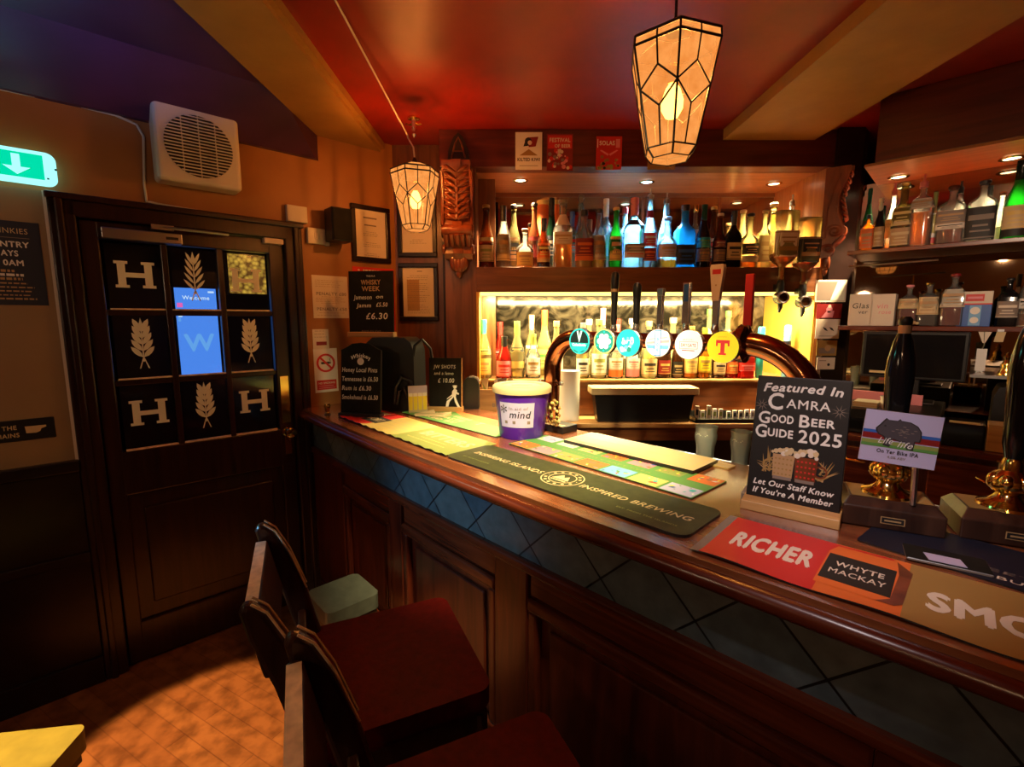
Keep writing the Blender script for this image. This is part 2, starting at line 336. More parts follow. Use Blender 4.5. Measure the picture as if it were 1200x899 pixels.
class MB:
    def __init__(self): self.v = []; self.f = []; self.m = []; self.s = []; self.mats = []; self.X = Matrix.Identity(4); self.uv = None
    def mi(self, m):
        m = M[m] if isinstance(m, str) else m
        if m not in self.mats: self.mats.append(m)
        return self.mats.index(m)
    def add(self, vs, fs, m, smooth=False):
        b = len(self.v); k = self.mi(m)
        self.v += [tuple(self.X @ Vector(p)) for p in vs]
        for f in fs: self.f.append(tuple(b + i for i in f)); self.m.append(k); self.s.append(smooth)
        return self
    def poly(self, pts, m): return self.add(pts, [tuple(range(len(pts)))], m)
    def box(self, x0, x1, y0, y1, z0, z1, m):
        return self.add([(x0, y0, z0), (x1, y0, z0), (x1, y1, z0), (x0, y1, z0), (x0, y0, z1), (x1, y0, z1), (x1, y1, z1), (x0, y1, z1)],
                        [(0, 3, 2, 1), (4, 5, 6, 7), (0, 1, 5, 4), (1, 2, 6, 5), (2, 3, 7, 6), (3, 0, 4, 7)], m)
    def flat(self, x0, x1, z0, z1, y, m):                 # rectangle facing -y
        return self.poly([(x0, y, z0), (x1, y, z0), (x1, y, z1), (x0, y, z1)], m)
    def disc(self, x, z, r, y, m, n=28, rz=None):
        rz = rz or r
        return self.poly([(x + r * math.cos(2 * PI * i / n), y, z + rz * math.sin(2 * PI * i / n)) for i in range(n)], m)
    def ring(self, x, z, r0, r1, y, m, n=28):
        vs = []
        for i in range(n):
            a = 2 * PI * i / n; vs += [(x + r0 * math.cos(a), y, z + r0 * math.sin(a)), (x + r1 * math.cos(a), y, z + r1 * math.sin(a))]
        return self.add(vs, [(2 * i, 2 * i + 1, (2 * i + 3) % (2 * n), (2 * i + 2) % (2 * n)) for i in range(n)], m)
    def prism(self, out, y0, y1, m, smooth=False):        # outline in x,z pushed along y (counter-clockwise seen from -y)
        n = len(out)
        self.add([(x, y0, z) for x, z in out], [tuple(range(n))], m)
        self.add([(x, y1, z) for x, z in out], [tuple(reversed(range(n)))], m)
        return self.add([(x, y, z) for x, z in out for y in (y0, y1)], [(2 * i + 1, 2 * ((i + 1) % n) + 1, 2 * ((i + 1) % n), 2 * i) for i in range(n)], m, smooth)
    def slab(self, out, z0, z1, m, mside=None):           # outline in x,y pushed along z (counter-clockwise from above)
        n = len(out)
        self.add([(x, y, z1) for x, y in out], [tuple(range(n))], m)
        self.add([(x, y, z0) for x, y in out], [tuple(reversed(range(n)))], mside or m)
        return self.add([(x, y, z) for x, y in out for z in (z0, z1)], [(2 * i, 2 * ((i + 1) % n), 2 * ((i + 1) % n) + 1, 2 * i + 1) for i in range(n)], mside or m)
    def lathe(self, prof, m, c=(0, 0, 0), seg=20, sq=None, dep=1.0, cap=True):
        vs = []; fs = []; n = len(prof)
        for k, (r, z) in enumerate(prof):
            e = sq[k] if sq else 0
            for i in range(seg):
                a = 2 * PI * (i + 0.5) / seg; ca, sa = math.cos(a), math.sin(a)
                f = 1.0
                if e: f = 1 + (1 / (abs(ca) ** 6 + abs(sa) ** 6) ** (1 / 6) - 1) * e
                vs.append((c[0] + r * f * ca, c[1] + r * f * sa * dep, c[2] + z))
        for k in range(n - 1):
            for i in range(seg):
                j = (i + 1) % seg
                fs.append((k * seg + i, k * seg + j, (k + 1) * seg + j, (k + 1) * seg + i))
        if cap:
            if prof[0][0] > 1e-5: fs.append(tuple(reversed(range(seg))))
            if prof[-1][0] > 1e-5: fs.append(tuple((n - 1) * seg + i for i in range(seg)))
        return self.add(vs, fs, m, True)
    def tube(self, path, r, m, seg=8, flat=1.0, closed=False):
        path = [Vector(p) for p in path]; n = len(path); vs = []; fs = []
        rs = r if isinstance(r, (list, tuple)) else [r] * n
        t0 = (path[1] - path[0]).normalized()
        up = Vector((0, 0, 1)) if abs(t0.z) < 0.9 else Vector((0, 1, 0))
        u = t0.cross(up).normalized()
        for k in range(n):
            if closed: t = path[(k + 1) % n] - path[k - 1]
            else: t = path[min(k + 1, n - 1)] - path[max(k - 1, 0)]
            t.normalize(); u = (u - t * u.dot(t)).normalized(); w = t.cross(u)
            for i in range(seg):
                a = 2 * PI * i / seg
                vs.append(path[k] + u * (rs[k] * math.cos(a)) + w * (rs[k] * flat * math.sin(a)))
        for k in range(n if closed else n - 1):
            for i in range(seg):
                j = (i + 1) % seg; k2 = (k + 1) % n
                fs.append((k * seg + i, k * seg + j, k2 * seg + j, k2 * seg + i))
        if not closed: fs += [tuple(reversed(range(seg))), tuple((n - 1) * seg + i for i in range(seg))]
        return self.add(vs, fs, m, True)
    def ball(self, c, r, m, seg=14, rings=9):
        r = r if isinstance(r, (tuple, list)) else (r, r, r)
        vs = [(c[0], c[1], c[2] - r[2])]
        for k in range(1, rings):
            b = -PI / 2 + PI * k / rings
            for i in range(seg):
                a = 2 * PI * i / seg
                vs.append((c[0] + r[0] * math.cos(b) * math.cos(a), c[1] + r[1] * math.cos(b) * math.sin(a), c[2] + r[2] * math.sin(b)))
        vs.append((c[0], c[1], c[2] + r[2])); e = len(vs) - 1; fs = []
        for i in range(seg):
            j = (i + 1) % seg
            fs.append((0, 1 + j, 1 + i)); fs.append((e, e - seg + i, e - seg + j))
            for k in range(rings - 2): fs.append((1 + k * seg + i, 1 + k * seg + j, 1 + (k + 1) * seg + j, 1 + (k + 1) * seg + i))
        return self.add(vs, fs, m, True)
    def text(self, s, x, z, y, h, m, align='C', bold=0.0, shear=0.0, width=None, arc=0.0):
        """Lettering in the xz plane facing -y; h = cap height; z = base line."""
        vs, fs = text_polys(s, bold, shear)
        if not vs: return self
        x0 = min(v[0] for v in vs); x1 = max(v[0] for v in vs)
        k = h / 0.72; kx = k if width is None else width / max(1e-6, x1 - x0)
        wd = (x1 - x0) * kx
        ox = {'C': x - wd / 2, 'L': x, 'R': x - wd}[align]
        out = []
        for a, b, ly in vs:
            px = ox + (a - x0) * kx; pz = z + b * k
            if arc: pz -= arc * ((px - x) / (wd / 2)) ** 2
            out.append((px, y + ly, pz))
        return self.add(out, fs, m)
    def build(self, name, parent=None, loc=(0, 0, 0), rotz=0.0, bevel=0.0, seg=2):
        me = bpy.data.meshes.new(name); me.from_pydata(self.v, [], self.f)
        for m in self.mats: me.materials.append(m)
        me.polygons.foreach_set('material_index', self.m); me.polygons.foreach_set('use_smooth', self.s)
        if any(self.s): me.set_sharp_from_angle(angle=math.radians(42))
        if self.uv:
            l = me.uv_layers.new(name='UVMap')
            for p in me.polygons:
                for li in p.loop_indices: l.data[li].uv = self.uv(me.vertices[me.loops[li].vertex_index].co)
        me.update()
        o = bpy.data.objects.new(name, me); COL.objects.link(o); o.location = loc; o.rotation_euler = (0, 0, rotz)
        if parent: o.parent = parent
        if bevel:
            md = o.modifiers.new('bevel', 'BEVEL'); md.width = bevel; md.segments = seg; md.limit_method = 'ANGLE'; md.angle_limit = math.radians(50)
        return o

def thing(name, label, cat, loc=(0, 0, 0), rotz=0.0, group=None):
    o = bpy.data.objects.new(name, None); COL.objects.link(o); o.empty_display_size = 0.05
    o.location = loc; o.rotation_euler = (0, 0, rotz); o['label'] = label; o['category'] = cat
    if group: o['group'] = group
    return o

def tag(o, label, cat, group=None):
    o['label'] = label; o['category'] = cat
    if group: o['group'] = group
    return o

def struct(o, label=None):
    o['kind'] = 'structure'
    if label: o['label'] = label
    return o

FLATX = Matrix.Rotation(-PI / 2, 4, 'X')                   # lays xz drawings down on a counter, reading from -y
def rect_on(fr, x0, y0, x1, y1, off=0.0):
    """Rectangle on a wall from two opposite photo corners: centre x, centre z, width, height."""
    a, b = fr.on(x0, y0, off), fr.on(x1, y1, off)
    return (a[0] + b[0]) / 2, (a[1] + b[1]) / 2, abs(b[0] - a[0]), abs(b[1] - a[1])

# ------------------------------------------------------------------ room shell
b = MB(); b.slab([(-3.3, -2.3), (3.4, -2.3), (3.4, 3.5), (-1.2, 3.5), (-3.3, 3.5)], -0.1, 0, 'floor'); struct(b.build('floor'))
b = MB(); b.box(-3.3, 3.4, -2.3, 3.5, CEIL, CEIL + 0.1, 'ceil'); struct(b.build('ceiling'))
b = MB()
b.box(-2.8, -0.85, 0, 0.1, 0, CEIL, 'wall'); b.box(-0.85, 0.0, 0, 0.1, 2.0, CEIL, 'wall'); b.box(0.0, 0.62, 0, 0.1, 0, CEIL, 'wall')
struct(b.build('wall_left', loc=DW.o, rotz=DW.rot))
b = MB(); b.box(-0.72, 3.3, 3.32, 3.42, 0, CEIL, 'dark'); struct(b.build('wall_back'))
b = MB(); b.box(-3.3, 3.4, -2.3, -2.2, 0, CEIL, 'wall'); struct(b.build('wall_rear'))
b = MB(); b.box(3.2, 3.3, -2.2, 3.45, 0, CEIL, 'dark'); struct(b.build('wall_right'))
b = MB(); b.box(-3.3, -3.2, -2.2, 0.7, 0, CEIL, 'wall'); struct(b.build('wall_side'))
# panelled corner: vertical boards with dark joints
b = MB()
for x0, x1 in ((-0.71, -0.405), (-0.397, -0.10)): b.box(x0, x1, 0, 0.06, 0, CEIL, 'backwood_v')
b.box(-0.72, -0.10, 0.02, 0.08, 0, CEIL, 'dark')
struct(b.build('wall_panel', loc=BW.o, rotz=0))
# lobby beyond the door
b = MB(); b.box(-1.2, 0.3, 0.50, 0.56, 0, 2.4, 'dark'); b.box(-1.2, 0.3, 0.1, 0.5, 2.2, 2.3, 'dark'); b.box(-1.26, -1.2, 0.1, 0.56, 0, 2.4, 'dark'); b.box(0.3, 0.36, 0.1, 0.56, 0, 2.4, 'dark')
struct(b.build('wall_lobby', loc=DW.o, rotz=DW.rot))
# ceiling beams, sloping cornice
b = MB(); b.slab([(-1.02, -2.2), (-0.755, -2.2), (-0.755, 2.90), (-1.02, 2.62)], 2.525, CEIL + 0.01, 'beam'); b.slab([(-0.775, -2.2), (-0.735, -2.2), (-0.735, 2.90), (-0.775, 2.89)], 2.545, CEIL + 0.01, 'beam')
struct(b.build('trim_1'), 'ochre painted ceiling beam above the door side')
b = MB(); b.slab([(1.13, -2.2), (1.62, -2.2), (1.62, 2.69), (1.13, 2.69)], 2.525, CEIL + 0.01, 'beam')
struct(b.build('trim_2'), 'broad ochre painted ceiling beam above the taps')
b = MB(); b.add([(x if x < -1 else 0.166 + 0.917 * y, y, z) for x in (-2.8, 0.1) for y, z in ((0, 2.40), (-0.03, 2.40), (-0.30, CEIL), (0, CEIL))], [(0, 1, 2, 3), (7, 6, 5, 4), (1, 5, 6, 2), (0, 4, 5, 1)], 'ceil_dark')
struct(b.build('trim_3', loc=DW.o, rotz=DW.rot), 'dark sloping cornice above the door wall')
b = MB(); b.box(-3.2, -1.02, -2.2, 3.0, CEIL - 0.008, CEIL + 0.02, 'ceil_dark'); struct(b.build('ceiling_bay'), 'dark plum painted ceiling bay over the door side')
# beige board, bead, dado
b = MB(); b.box(-2.7, -0.905, -0.014, 0, 1.0, 2.06, 'wall_beige'); b.box(-0.905, -0.893, -0.02, 0, 0.99, 2.06, 'paper')
struct(b.build('trim_4', loc=DW.o, rotz=DW.rot), 'beige painted wall board with pale corner bead')
b = MB(); b.box(-2.7, -0.895, -0.02, 0, 0, 0.96, 'dark'); b.box(-2.7, -0.895, -0.045, 0, 0.955, 1.0, 'dark'); b.box(-2.7, -0.895, -0.035, 0, 0.0, 0.12, 'dark'); b.box(-2.7, -0.895, -0.03, 0, 0.56, 0.60, 'dark')
struct(b.build('baseboard_left', loc=DW.o, rotz=DW.rot, bevel=0.004), 'dark wooden dado panelling below the beige board')

# ------------------------------------------------------------------ door
def door():
    r = bpy.data.objects.new('door_1', None); COL.objects.link(r); r.location = DW.o; r.rotation_euler = (0, 0, DW.rot); struct(r, 'dark wooden door with nine glass panes')
    b = MB()
    for x0, x1 in ((-0.895, -0.815), (-0.035, 0.05)):
        b.box(x0, x1, -0.03, 0.1, 0, 2.055, 'door'); xm = x0 + 0.02 if x0 < -0.5 else x1 - 0.045
        b.box(xm, xm + 0.025, -0.045, 0, 0, 2.04, 'door')
    b.box(-0.895, 0.05, -0.03, 0.1, 1.975, 2.055, 'door'); b.box(-0.90, 0.055, -0.05, 0, 2.035, 2.06, 'door')
    b.build('door_frame', r, bevel=0.006)
    b = MB(); y0, y1 = 0.0, 0.045
    b.box(-0.812, -0.752, y0, y1, 0.01, 1.972, 'door'); b.box(-0.108, -0.038, y0, y1, 0.01, 1.972, 'door')
    b.box(-0.76, -0.10, y0, y1, 1.902, 1.972, 'door'); b.box(-0.76, -0.10, y0, y1, 0.80, 0.998, 'door'); b.box(-0.76, -0.10, y0, y1, 0.01, 0.2, 'door')
    b.box(-0.76, -0.10, y0 + 0.015, y1, 0.2, 0.8, 'door')
    b.box(-0.70, -0.16, y0 + 0.004, y0 + 0.02, 0.27, 0.73, 'door')
    b.build('door_leaf', r, bevel=0.006)
    b = MB()
    xs = [-0.752 + 0.2147 * i for i in range(4)]; zs = [0.998 + 0.3013 * i for i in range(4)]
    for x in xs[1:3]: b.box(x - 0.012, x + 0.012, 0.004, 0.04, 0.998, 1.902, 'door')
    for z in zs[1:3]: b.box(-0.752, -0.108, 0.006, 0.038, z - 0.012, z + 0.012, 'door')
    b.build('glazing_bar', r, bevel=0.003)
    b = MB()
    for z in zs[:3]:
        for i in range(3): b.box(xs[i] + 0.012, xs[i + 1] - 0.012, 0.0, 0.012, z + (0.012 if z > 1 else 0.0), z + (0.019 if z > 1 else 0.008), 'pale_lit_wood')
    b.build('sill_bead', r)
    for row in range(3):
        for c in range(3):
            xa, xb = xs[c] + 0.012, xs[c + 1] - 0.012; za, zb = zs[row] + 0.012, zs[row + 1] - 0.012
            p = MB(); p.box(xa, xb, 0.018, 0.022, za, zb, 'pane'); pane = p.build('glass_pane', r)
            e = MB(); xc, zc = (xa + xb) / 2, (za + zb) / 2 + 0.012; y = 0.016
            if (row + c) % 2 == 0 and not (row == 1 and c == 1):      # slab serif H
                w, h, t, sf = 0.046, 0.056, 0.0135, 0.010
                for s in (-1, 1):
                    e.flat(xc + s * w - t, xc + s * w + t, zc - h, zc + h, y, 'etched')
                    for q in (-1, 1): e.flat(xc + s * w - t - sf, xc + s * w + t + sf, zc + q * h - (0.012 if q > 0 else 0), zc + q * h + (0 if q > 0 else 0.012), y - 0.0004, 'etched')
                e.flat(xc - w, xc + w, zc - 0.012, zc + 0.008, y - 0.0002, 'etched')
            elif not (row == 1 and c == 1):                             # sheaf of barley
                m = 'etched'; k = 0.85 if row == 0 else 1.0
                e.poly([(xc - 0.003, y, zc - 0.075), (xc + 0.003, y, zc - 0.075), (xc + 0.002, y, zc + 0.07), (xc - 0.002, y, zc + 0.07)], m)
                for s in (-1, 1):
                    e.poly([(xc + s * 0.016 - 0.002, y, zc - 0.105), (xc + s * 0.016 + 0.003, y, zc - 0.105), (xc + s * 0.002 + 0.002, y, zc - 0.06), (xc + s * 0.002 - 0.002, y, zc - 0.06)], m)
                if not (row == 1 and c == 1):
                    wd = 0.0105 if row else 0.012
                    if row == 0 or c == 1: wd *= (0.75 if row == 0 and c == 1 else 0.6)
                    if row == 0: wd = 0.0105
                    for j in range(5):
                        for s in (-1, 1):
                            bx, bz = xc + s * 0.002, zc - 0.055 + j * 0.028; a = math.radians(40 - 4 * j); L = 0.062
                            dx, dz = s * math.sin(a), math.cos(a)
                            pts = [(0, 0), (0.25, 0.8), (0.5, 1), (0.75, 0.75), (1, 0), (0.75, -0.75), (0.5, -1), (0.25, -0.8)]
                            e.poly([(bx + dx * L * u + dz * wd * v, y - 0.0003 * (j + 1), bz + dz * L * u - dx * wd * v) for u, v in pts], m)
                    e.poly([(xc - 0.008, y - 0.002, zc + 0.085), (xc, y - 0.002, zc + 0.06), (xc + 0.008, y - 0.002, zc + 0.085), (xc, y - 0.002, zc + 0.118)], m)
            if e.f: e.build('etched_motif', pane)
    x, z, w, h = rect_on(DW, 118, 268, 204, 288, -0.02)
    b = MB(); b.box(-0.745, -0.47, -0.035, 0.0, 1.902, 1.947, 'steel'); b.flat(-0.53, -0.485, 1.918, 1.930, -0.036, 'ink'); b.build('closer_cover', r, bevel=0.004)
    b = MB(); b.box(-0.58, -0.50, -0.055, -0.03, 1.955, 1.975, 'steel'); b.tube([(-0.54, -0.05, 1.966), (-0.29, -0.05, 1.964)], 0.007, 'steel'); b.build('closer_arm', r)
    b = MB(); b.box(-0.135, -0.045, -0.04, 0.0, 1.945, 1.972, 'white'); b.build('door_sensor', r, bevel=0.004)
    b = MB(); b.box(-0.096, -0.052, -0.006, 0.0, 1.03, 1.28, 'brass'); b.build('finger_plate', r, bevel=0.002)
    b = MB(); b.X = Matrix.Translation((-0.072, 0, 0.985)) @ Matrix.Rotation(PI / 2, 4, 'X')
    b.lathe([(0.028, 0.0), (0.028, 0.006), (0.011, 0.01), (0.010, 0.03), (0.022, 0.038), (0.029, 0.05), (0.026, 0.064), (0.012, 0.07), (0, 0.071)], 'brass'); b.build('door_knob', r)
    b = MB(); b.box(-0.088, -0.056, -0.004, 0, 0.86, 0.97, 'brass'); b.build('lock_plate', r, bevel=0.002)
door()

# glowing panels added behind the door glass in place of its reflections
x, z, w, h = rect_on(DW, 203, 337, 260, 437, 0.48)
t = thing('screen_reflection_panel', 'added blue glowing panel behind the middle door pane, imitating a screen reflection', 'screen', DW.w(x, 0.5, z - h / 2), DW.rot)
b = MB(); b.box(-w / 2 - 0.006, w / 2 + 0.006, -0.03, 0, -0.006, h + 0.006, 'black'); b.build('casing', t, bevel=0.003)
b = MB(); b.flat(-w / 2, w / 2, 0, h, -0.031, 'screen'); y = -0.032  # glowing face imitating the mirrored screen
b.text('Welcome', 0, h * 0.87, y, h * 0.045, 'reflection_white', bold=0.02); b.text('W', 0, h * 0.28, y, h * 0.2, 'reflection_faint', bold=0.03)
b.flat(-w * 0.46, -w * 0.33, h * 0.78, h * 0.83, y, 'reflection_pink'); b.flat(-w * 0.45, -w * 0.36, h * 0.67, h * 0.70, y, 'reflection_white'); b.flat(w * 0.3, w * 0.45, h * 0.95, h * 0.97, y, 'reflection_white'); b.flat(-w * 0.46, -w * 0.4, h * 0.62, h * 0.66, y, 'reflection_faint')
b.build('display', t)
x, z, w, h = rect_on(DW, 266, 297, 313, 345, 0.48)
t = thing('shelf_reflection_panel', 'added gold glowing panel behind the top right door pane, imitating shelf reflections', 'panel', DW.w(x, 0.5, z - h / 2), DW.rot)
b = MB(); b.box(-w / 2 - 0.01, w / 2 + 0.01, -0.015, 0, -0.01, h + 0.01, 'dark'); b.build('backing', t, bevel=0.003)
b = MB(); b.flat(-w / 2, w / 2, 0, h, -0.017, 'gold_glow'); b.build('glowing_face', t)

# ------------------------------------------------------------------ things on the door wall
x, z, w, h = rect_on(DW, 175, 121, 277, 229, -0.11)
x, z, w, h = -0.39, 2.316, 0.318, 0.325
t = thing('extractor_fan', 'white square extractor fan with round grille above the door', 'fan', DW.w(x, 0, z), DW.rot)
b = MB(); b.box(-w / 2, w / 2, -0.115, 0, -h / 2, h / 2, 'white'); b.text('Xpelair', 0, h / 2 - 0.022, -0.1165, 0.009, 'greyink', bold=0.01); b.build('housing', t, bevel=0.02, seg=4)
b = MB(); b.disc(0, -0.005, 0.127, -0.1165, 'black', 40); b.build('grille_opening', t)
g = MB()
for i in range(19):
    zz = -0.118 + i * 0.0131; hw = math.sqrt(max(0, 0.127 ** 2 - zz ** 2)); g.box(-hw, hw, -0.1225, -0.117, zz - 0.005 - 0.0022, zz - 0.005 + 0.0022, 'white')
for xx in (-0.062, 0.0, 0.062):
    hz = math.sqrt(0.127 ** 2 - xx ** 2); g.box(xx - 0.0016, xx + 0.0016, -0.1215, -0.117, -hz - 0.005, hz - 0.005, 'white')
g.build('grille', t)
def wallcable(name, label, pts, r, mat):
    b = MB(); o0 = DW.w(*pts[0])
    sm = []
    for i in range(len(pts) - 1):
        for k in range(4): sm.append(Vector(pts[i]).lerp(Vector(pts[i + 1]), k / 4))
    sm.append(Vector(pts[-1]))
    b.tube([p - Vector(pts[0]) for p in sm], r, mat, 6)
    return tag(b.build(name, loc=o0, rotz=DW.rot), label, 'cable')
p = [(-1.35, -0.006, 2.445)] + [(*DW.on(px, py, -0.006)[:1], -0.006, DW.on(px, py, -0.006)[1]) for px, py in ((0, 104), (80, 121), (135, 135), (160, 146), (168, 160), (169, 215), (172, 236), (185, 239), (260, 252), (350, 268))]
wallcable('power_cable', 'white cable running along the wall around the extractor fan', p, 0.005, 'white')

a0, a1 = DW.on(51, 196, -0.05)[0], DW.on(66, 196, -0.05)[0]
t = thing('exit_sign', 'green lit exit sign with white down arrow on the left wall', 'sign', DW.w(a1 - 0.22, 0, 2.137), DW.rot)
b = MB(); n = 8; hw, hh, rr = 0.22, 0.057, 0.03
out = [(-hw, -hh)] + [(hw - rr + rr * math.sin(i * PI / 2 / n), -hh + rr - rr * math.cos(i * PI / 2 / n)) for i in range(n + 1)] + [(hw - rr + rr * math.cos(i * PI / 2 / n), hh - rr + rr * math.sin(i * PI / 2 / n)) for i in range(n + 1)] + [(-hw, hh)]
b.prism(out, -0.05, 0, 'exit_white'); b.build('lamp_housing', t)
gx = hw - (a1 - a0)
b = MB(); b.flat(gx - 0.17, gx, -0.044, 0.044, -0.052, 'exit_green'); b.build('sign_face', t)
b = MB(); y = -0.0535; ax = gx - 0.072
b.flat(ax - 0.011, ax + 0.011, -0.012, 0.036, y, 'exit_white'); b.poly([(ax - 0.036, y, -0.008), (ax, y, -0.036), (ax + 0.036, y, -0.008)], 'exit_white'); b.build('arrow', t)
b = MB(); b.disc(gx + 0.033, 0.0, 0.004, -0.0515, 'ink', 10); b.flat(gx + 0.006, gx + 0.012, -0.04, -0.034, -0.0515, 'ink'); b.build('test_button', t)
lamp('exit_sign_light', 'AREA', DW.w(a1 - 0.2, -0.07, 2.137), 1.0, (0.15, 1.0, 0.75), DW.w(a1 - 0.2, -1.0, 2.0), size=0.1)

xr, zt = DW.on(45, 262, -0.016); _, zb = DW.on(52, 358, -0.016)
t = thing('notice_poster', 'black poster with white lettering on the beige board', 'poster', DW.w(xr - 0.13, -0.0145, zb), DW.rot)
H_ = zt - zb
b = MB(); b.box(-0.13, 0.13, -0.003, 0, 0, H_, 'navy'); b.build('sheet', t)
b = MB(); y = -0.004
def right_text(s, x, z, h, m='purewhite', bold=0.02, w=None): b.text(s, x, z, y, h, m, 'R', bold, width=w)
right_text('LINKIES', 0.097, H_ - 0.045, 0.020, 'cream', 0.0, 0.085); b.flat(-0.1, 0.1, H_ - 0.062, H_ - 0.060, y, 'greyink')
right_text('ENTRY', 0.097, H_ - 0.095, 0.021, 'purewhite', 0.03, 0.092); right_text('AYS', 0.065, H_ - 0.128, 0.021, 'purewhite', 0.03, 0.046); right_text('0AM', 0.076, H_ - 0.163, 0.021, 'purewhite', 0.03, 0.054)
for i, (rx, hh) in enumerate(((0.05, 0.009), (0.072, 0.009), (0.068, 0.009), (0.08, 0.005), (0.097, 0.005), (0.09, 0.005), (0.085, 0.004), (0.10, 0.006))):
    zz = H_ - 0.188 - i * 0.0145
    xx = -0.12
    while xx < rx:
        ww = random.uniform(0.006, 0.022); b.flat(xx, min(rx, xx + ww), zz, zz + hh, y, 'tan' if i != 1 else 'purewhite'); xx += ww + 0.004
b.build('lettering', t)

xr, zt = DW.on(63, 488, -0.016); _, zb = DW.on(64, 512, -0.016)
t = thing('direction_sign', 'small black sign with pointing hand reading THE over AINS', 'sign', DW.w(xr - 0.16, -0.0145, zb), DW.rot)
H_ = zt - zb
b = MB(); b.box(-0.16, 0.16, -0.006, 0, 0, H_, 'black'); b.build('plate', t, bevel=0.002)
b = MB(); y = -0.0068
b.text('TO THE', 0.054, H_ * 0.56, y, H_ * 0.2, 'cream', 'R', 0.02, width=0.078); b.text('MAINS', 0.059, H_ * 0.2, y, H_ * 0.2, 'cream', 'R', 0.02, width=0.062)
b.poly([(0.078, y, H_ * 0.34), (0.106, y, H_ * 0.32), (0.117, y, H_ * 0.38), (0.121, y, H_ * 0.5), (0.136, y, H_ * 0.57), (0.135, y, H_ * 0.65), (0.076, y, H_ * 0.66)], 'cream'); b.build('lettering', t)

def small_box(name, label, cat, px0, py0, px1, py1, dep, parts):
    x, z, w, h = rect_on(DW, px0, py0, px1, py1, -dep)
    t = thing(name, label, cat, DW.w(x, 0, z), DW.rot); b = MB(); b.box(-w / 2, w / 2, -dep, 0, -h / 2, h / 2, 'white'); b.build('casing', t, bevel=0.004)
    parts(t, w, h, dep); return t
def p1(t, w, h, d):
    b = MB(); b.flat(-w * 0.42, w * 0.42, -h * 0.42, h * 0.42, -d - 0.0008, 'white'); b.build('cover', t)
def p2(t, w, h, d):
    b = MB(); b.box(-w * 0.12, w * 0.05, -d - 0.004, -d, -h * 0.2, h * 0.2, 'paper'); b.box(w * 0.12, w * 0.29, -d - 0.004, -d, -h * 0.2, h * 0.2, 'paper'); b.build('rocker', t)
    b = MB(); b.box(w / 2, w / 2 + 0.025, -d * 0.7, 0, -h * 0.55, h * 0.05, 'white'); b.build('cable_clip', t, bevel=0.003)
small_box('junction_box', 'white square box on the wall above the light switch', 'box', 336, 239, 361, 262, 0.03, p1)
small_box('light_switch', 'white double light switch right of the door frame', 'switch', 360, 266, 382, 287, 0.025, p2)
x, z, w, h = rect_on(DW, 388, 241, 414, 284, -0.13)
t = thing('wall_speaker', 'small black loudspeaker on the wall beside the framed notice', 'speaker', DW.w(x, 0, z), DW.rot)
b = MB(); b.box(-w / 2, w / 2, -0.13, -0.03, -h / 2, h / 2, 'black'); b.build('cabinet', t, bevel=0.006)
b = MB(); b.box(-w * 0.2, w * 0.2, -0.04, 0, -h * 0.2, h * 0.2, 'steel'); b.build('bracket', t)
b = MB(); b.box(-w * 0.46, w * 0.46, -0.136, -0.13, -h * 0.46, h * 0.46, 'slate'); b.build('grille', t, bevel=0.003)

def lines(b, x0, x1, ztop, zbot, n, y, m='greyink', th=0.0022, skip=()):
    for i in range(n):
        if i in skip: continue
        z = ztop - (ztop - zbot) * i / max(1, n - 1)
        x = x0 + (0 if i % 4 else random.uniform(0, (x1 - x0) * 0.2))
        end = x1 - random.uniform(0, (x1 - x0) * 0.25)
        while x < end:
            w = random.uniform(0.006, 0.02); b.flat(x, min(end, x + w), z, z + th, y, m); x += w + 0.004

def framed(fr, rect, label, style):
    x, z, w, h = rect_on(fr, *rect, -0.02)
    t = thing('framed_notice', label, 'frame', fr.w(x, 0, z), fr.rot, 'framed notices in the corner'); f = 0.026
    b = MB(); b.box(-w / 2, w / 2, -0.02, 0, h / 2 - f, h / 2, 'dark'); b.box(-w / 2, w / 2, -0.02, 0, -h / 2, -h / 2 + f, 'dark'); b.box(-w / 2, -w / 2 + f, -0.02, 0, -h / 2 + f, h / 2 - f, 'dark'); b.box(w / 2 - f, w / 2, -0.02, 0, -h / 2 + f, h / 2 - f, 'dark'); b.build('frame', t, bevel=0.004)
    b = MB(); b.flat(-w / 2 + f, w / 2 - f, -h / 2 + f, h / 2 - f, -0.006, 'paper')
    y = -0.0068; iw = w / 2 - f - 0.015; it = h / 2 - f
    if style == 0:
        b.flat(-iw * 0.55, iw * 0.5, it - 0.045, it - 0.037, y, 'greyink'); b.flat(-iw * 0.5, iw * 0.45, it - 0.085, it - 0.078, y, 'greyink')
        for k in range(3): lines(b, -iw * 0.6, iw * 0.75, it - 0.12 - k * 0.06, it - 0.14 - k * 0.06, 3, y)
    else:
        b.flat(-iw * 0.1, iw * 0.3, it - 0.025, it - 0.02, y, 'greyink'); lines(b, -iw * 0.9, iw * 0.9, it - 0.05, -it + 0.02, 20, y, skip=(3, 9, 14)); b.flat(-iw * 0.9, iw * 0.05, -it * 0.75, it * 0.5, y + 0.0003, 'tan')
    b.build('notice_sheet', t)
framed(DW, (411, 237, 459, 309), 'dark framed typed notice on the ochre wall beside the speaker', 0)
framed(BW, (464, 226, 512, 301), 'dark framed notice directly behind the far hanging lantern', 0)
framed(BW, (466, 308, 514, 376), 'dark framed price list low on the panelled corner wall', 1)

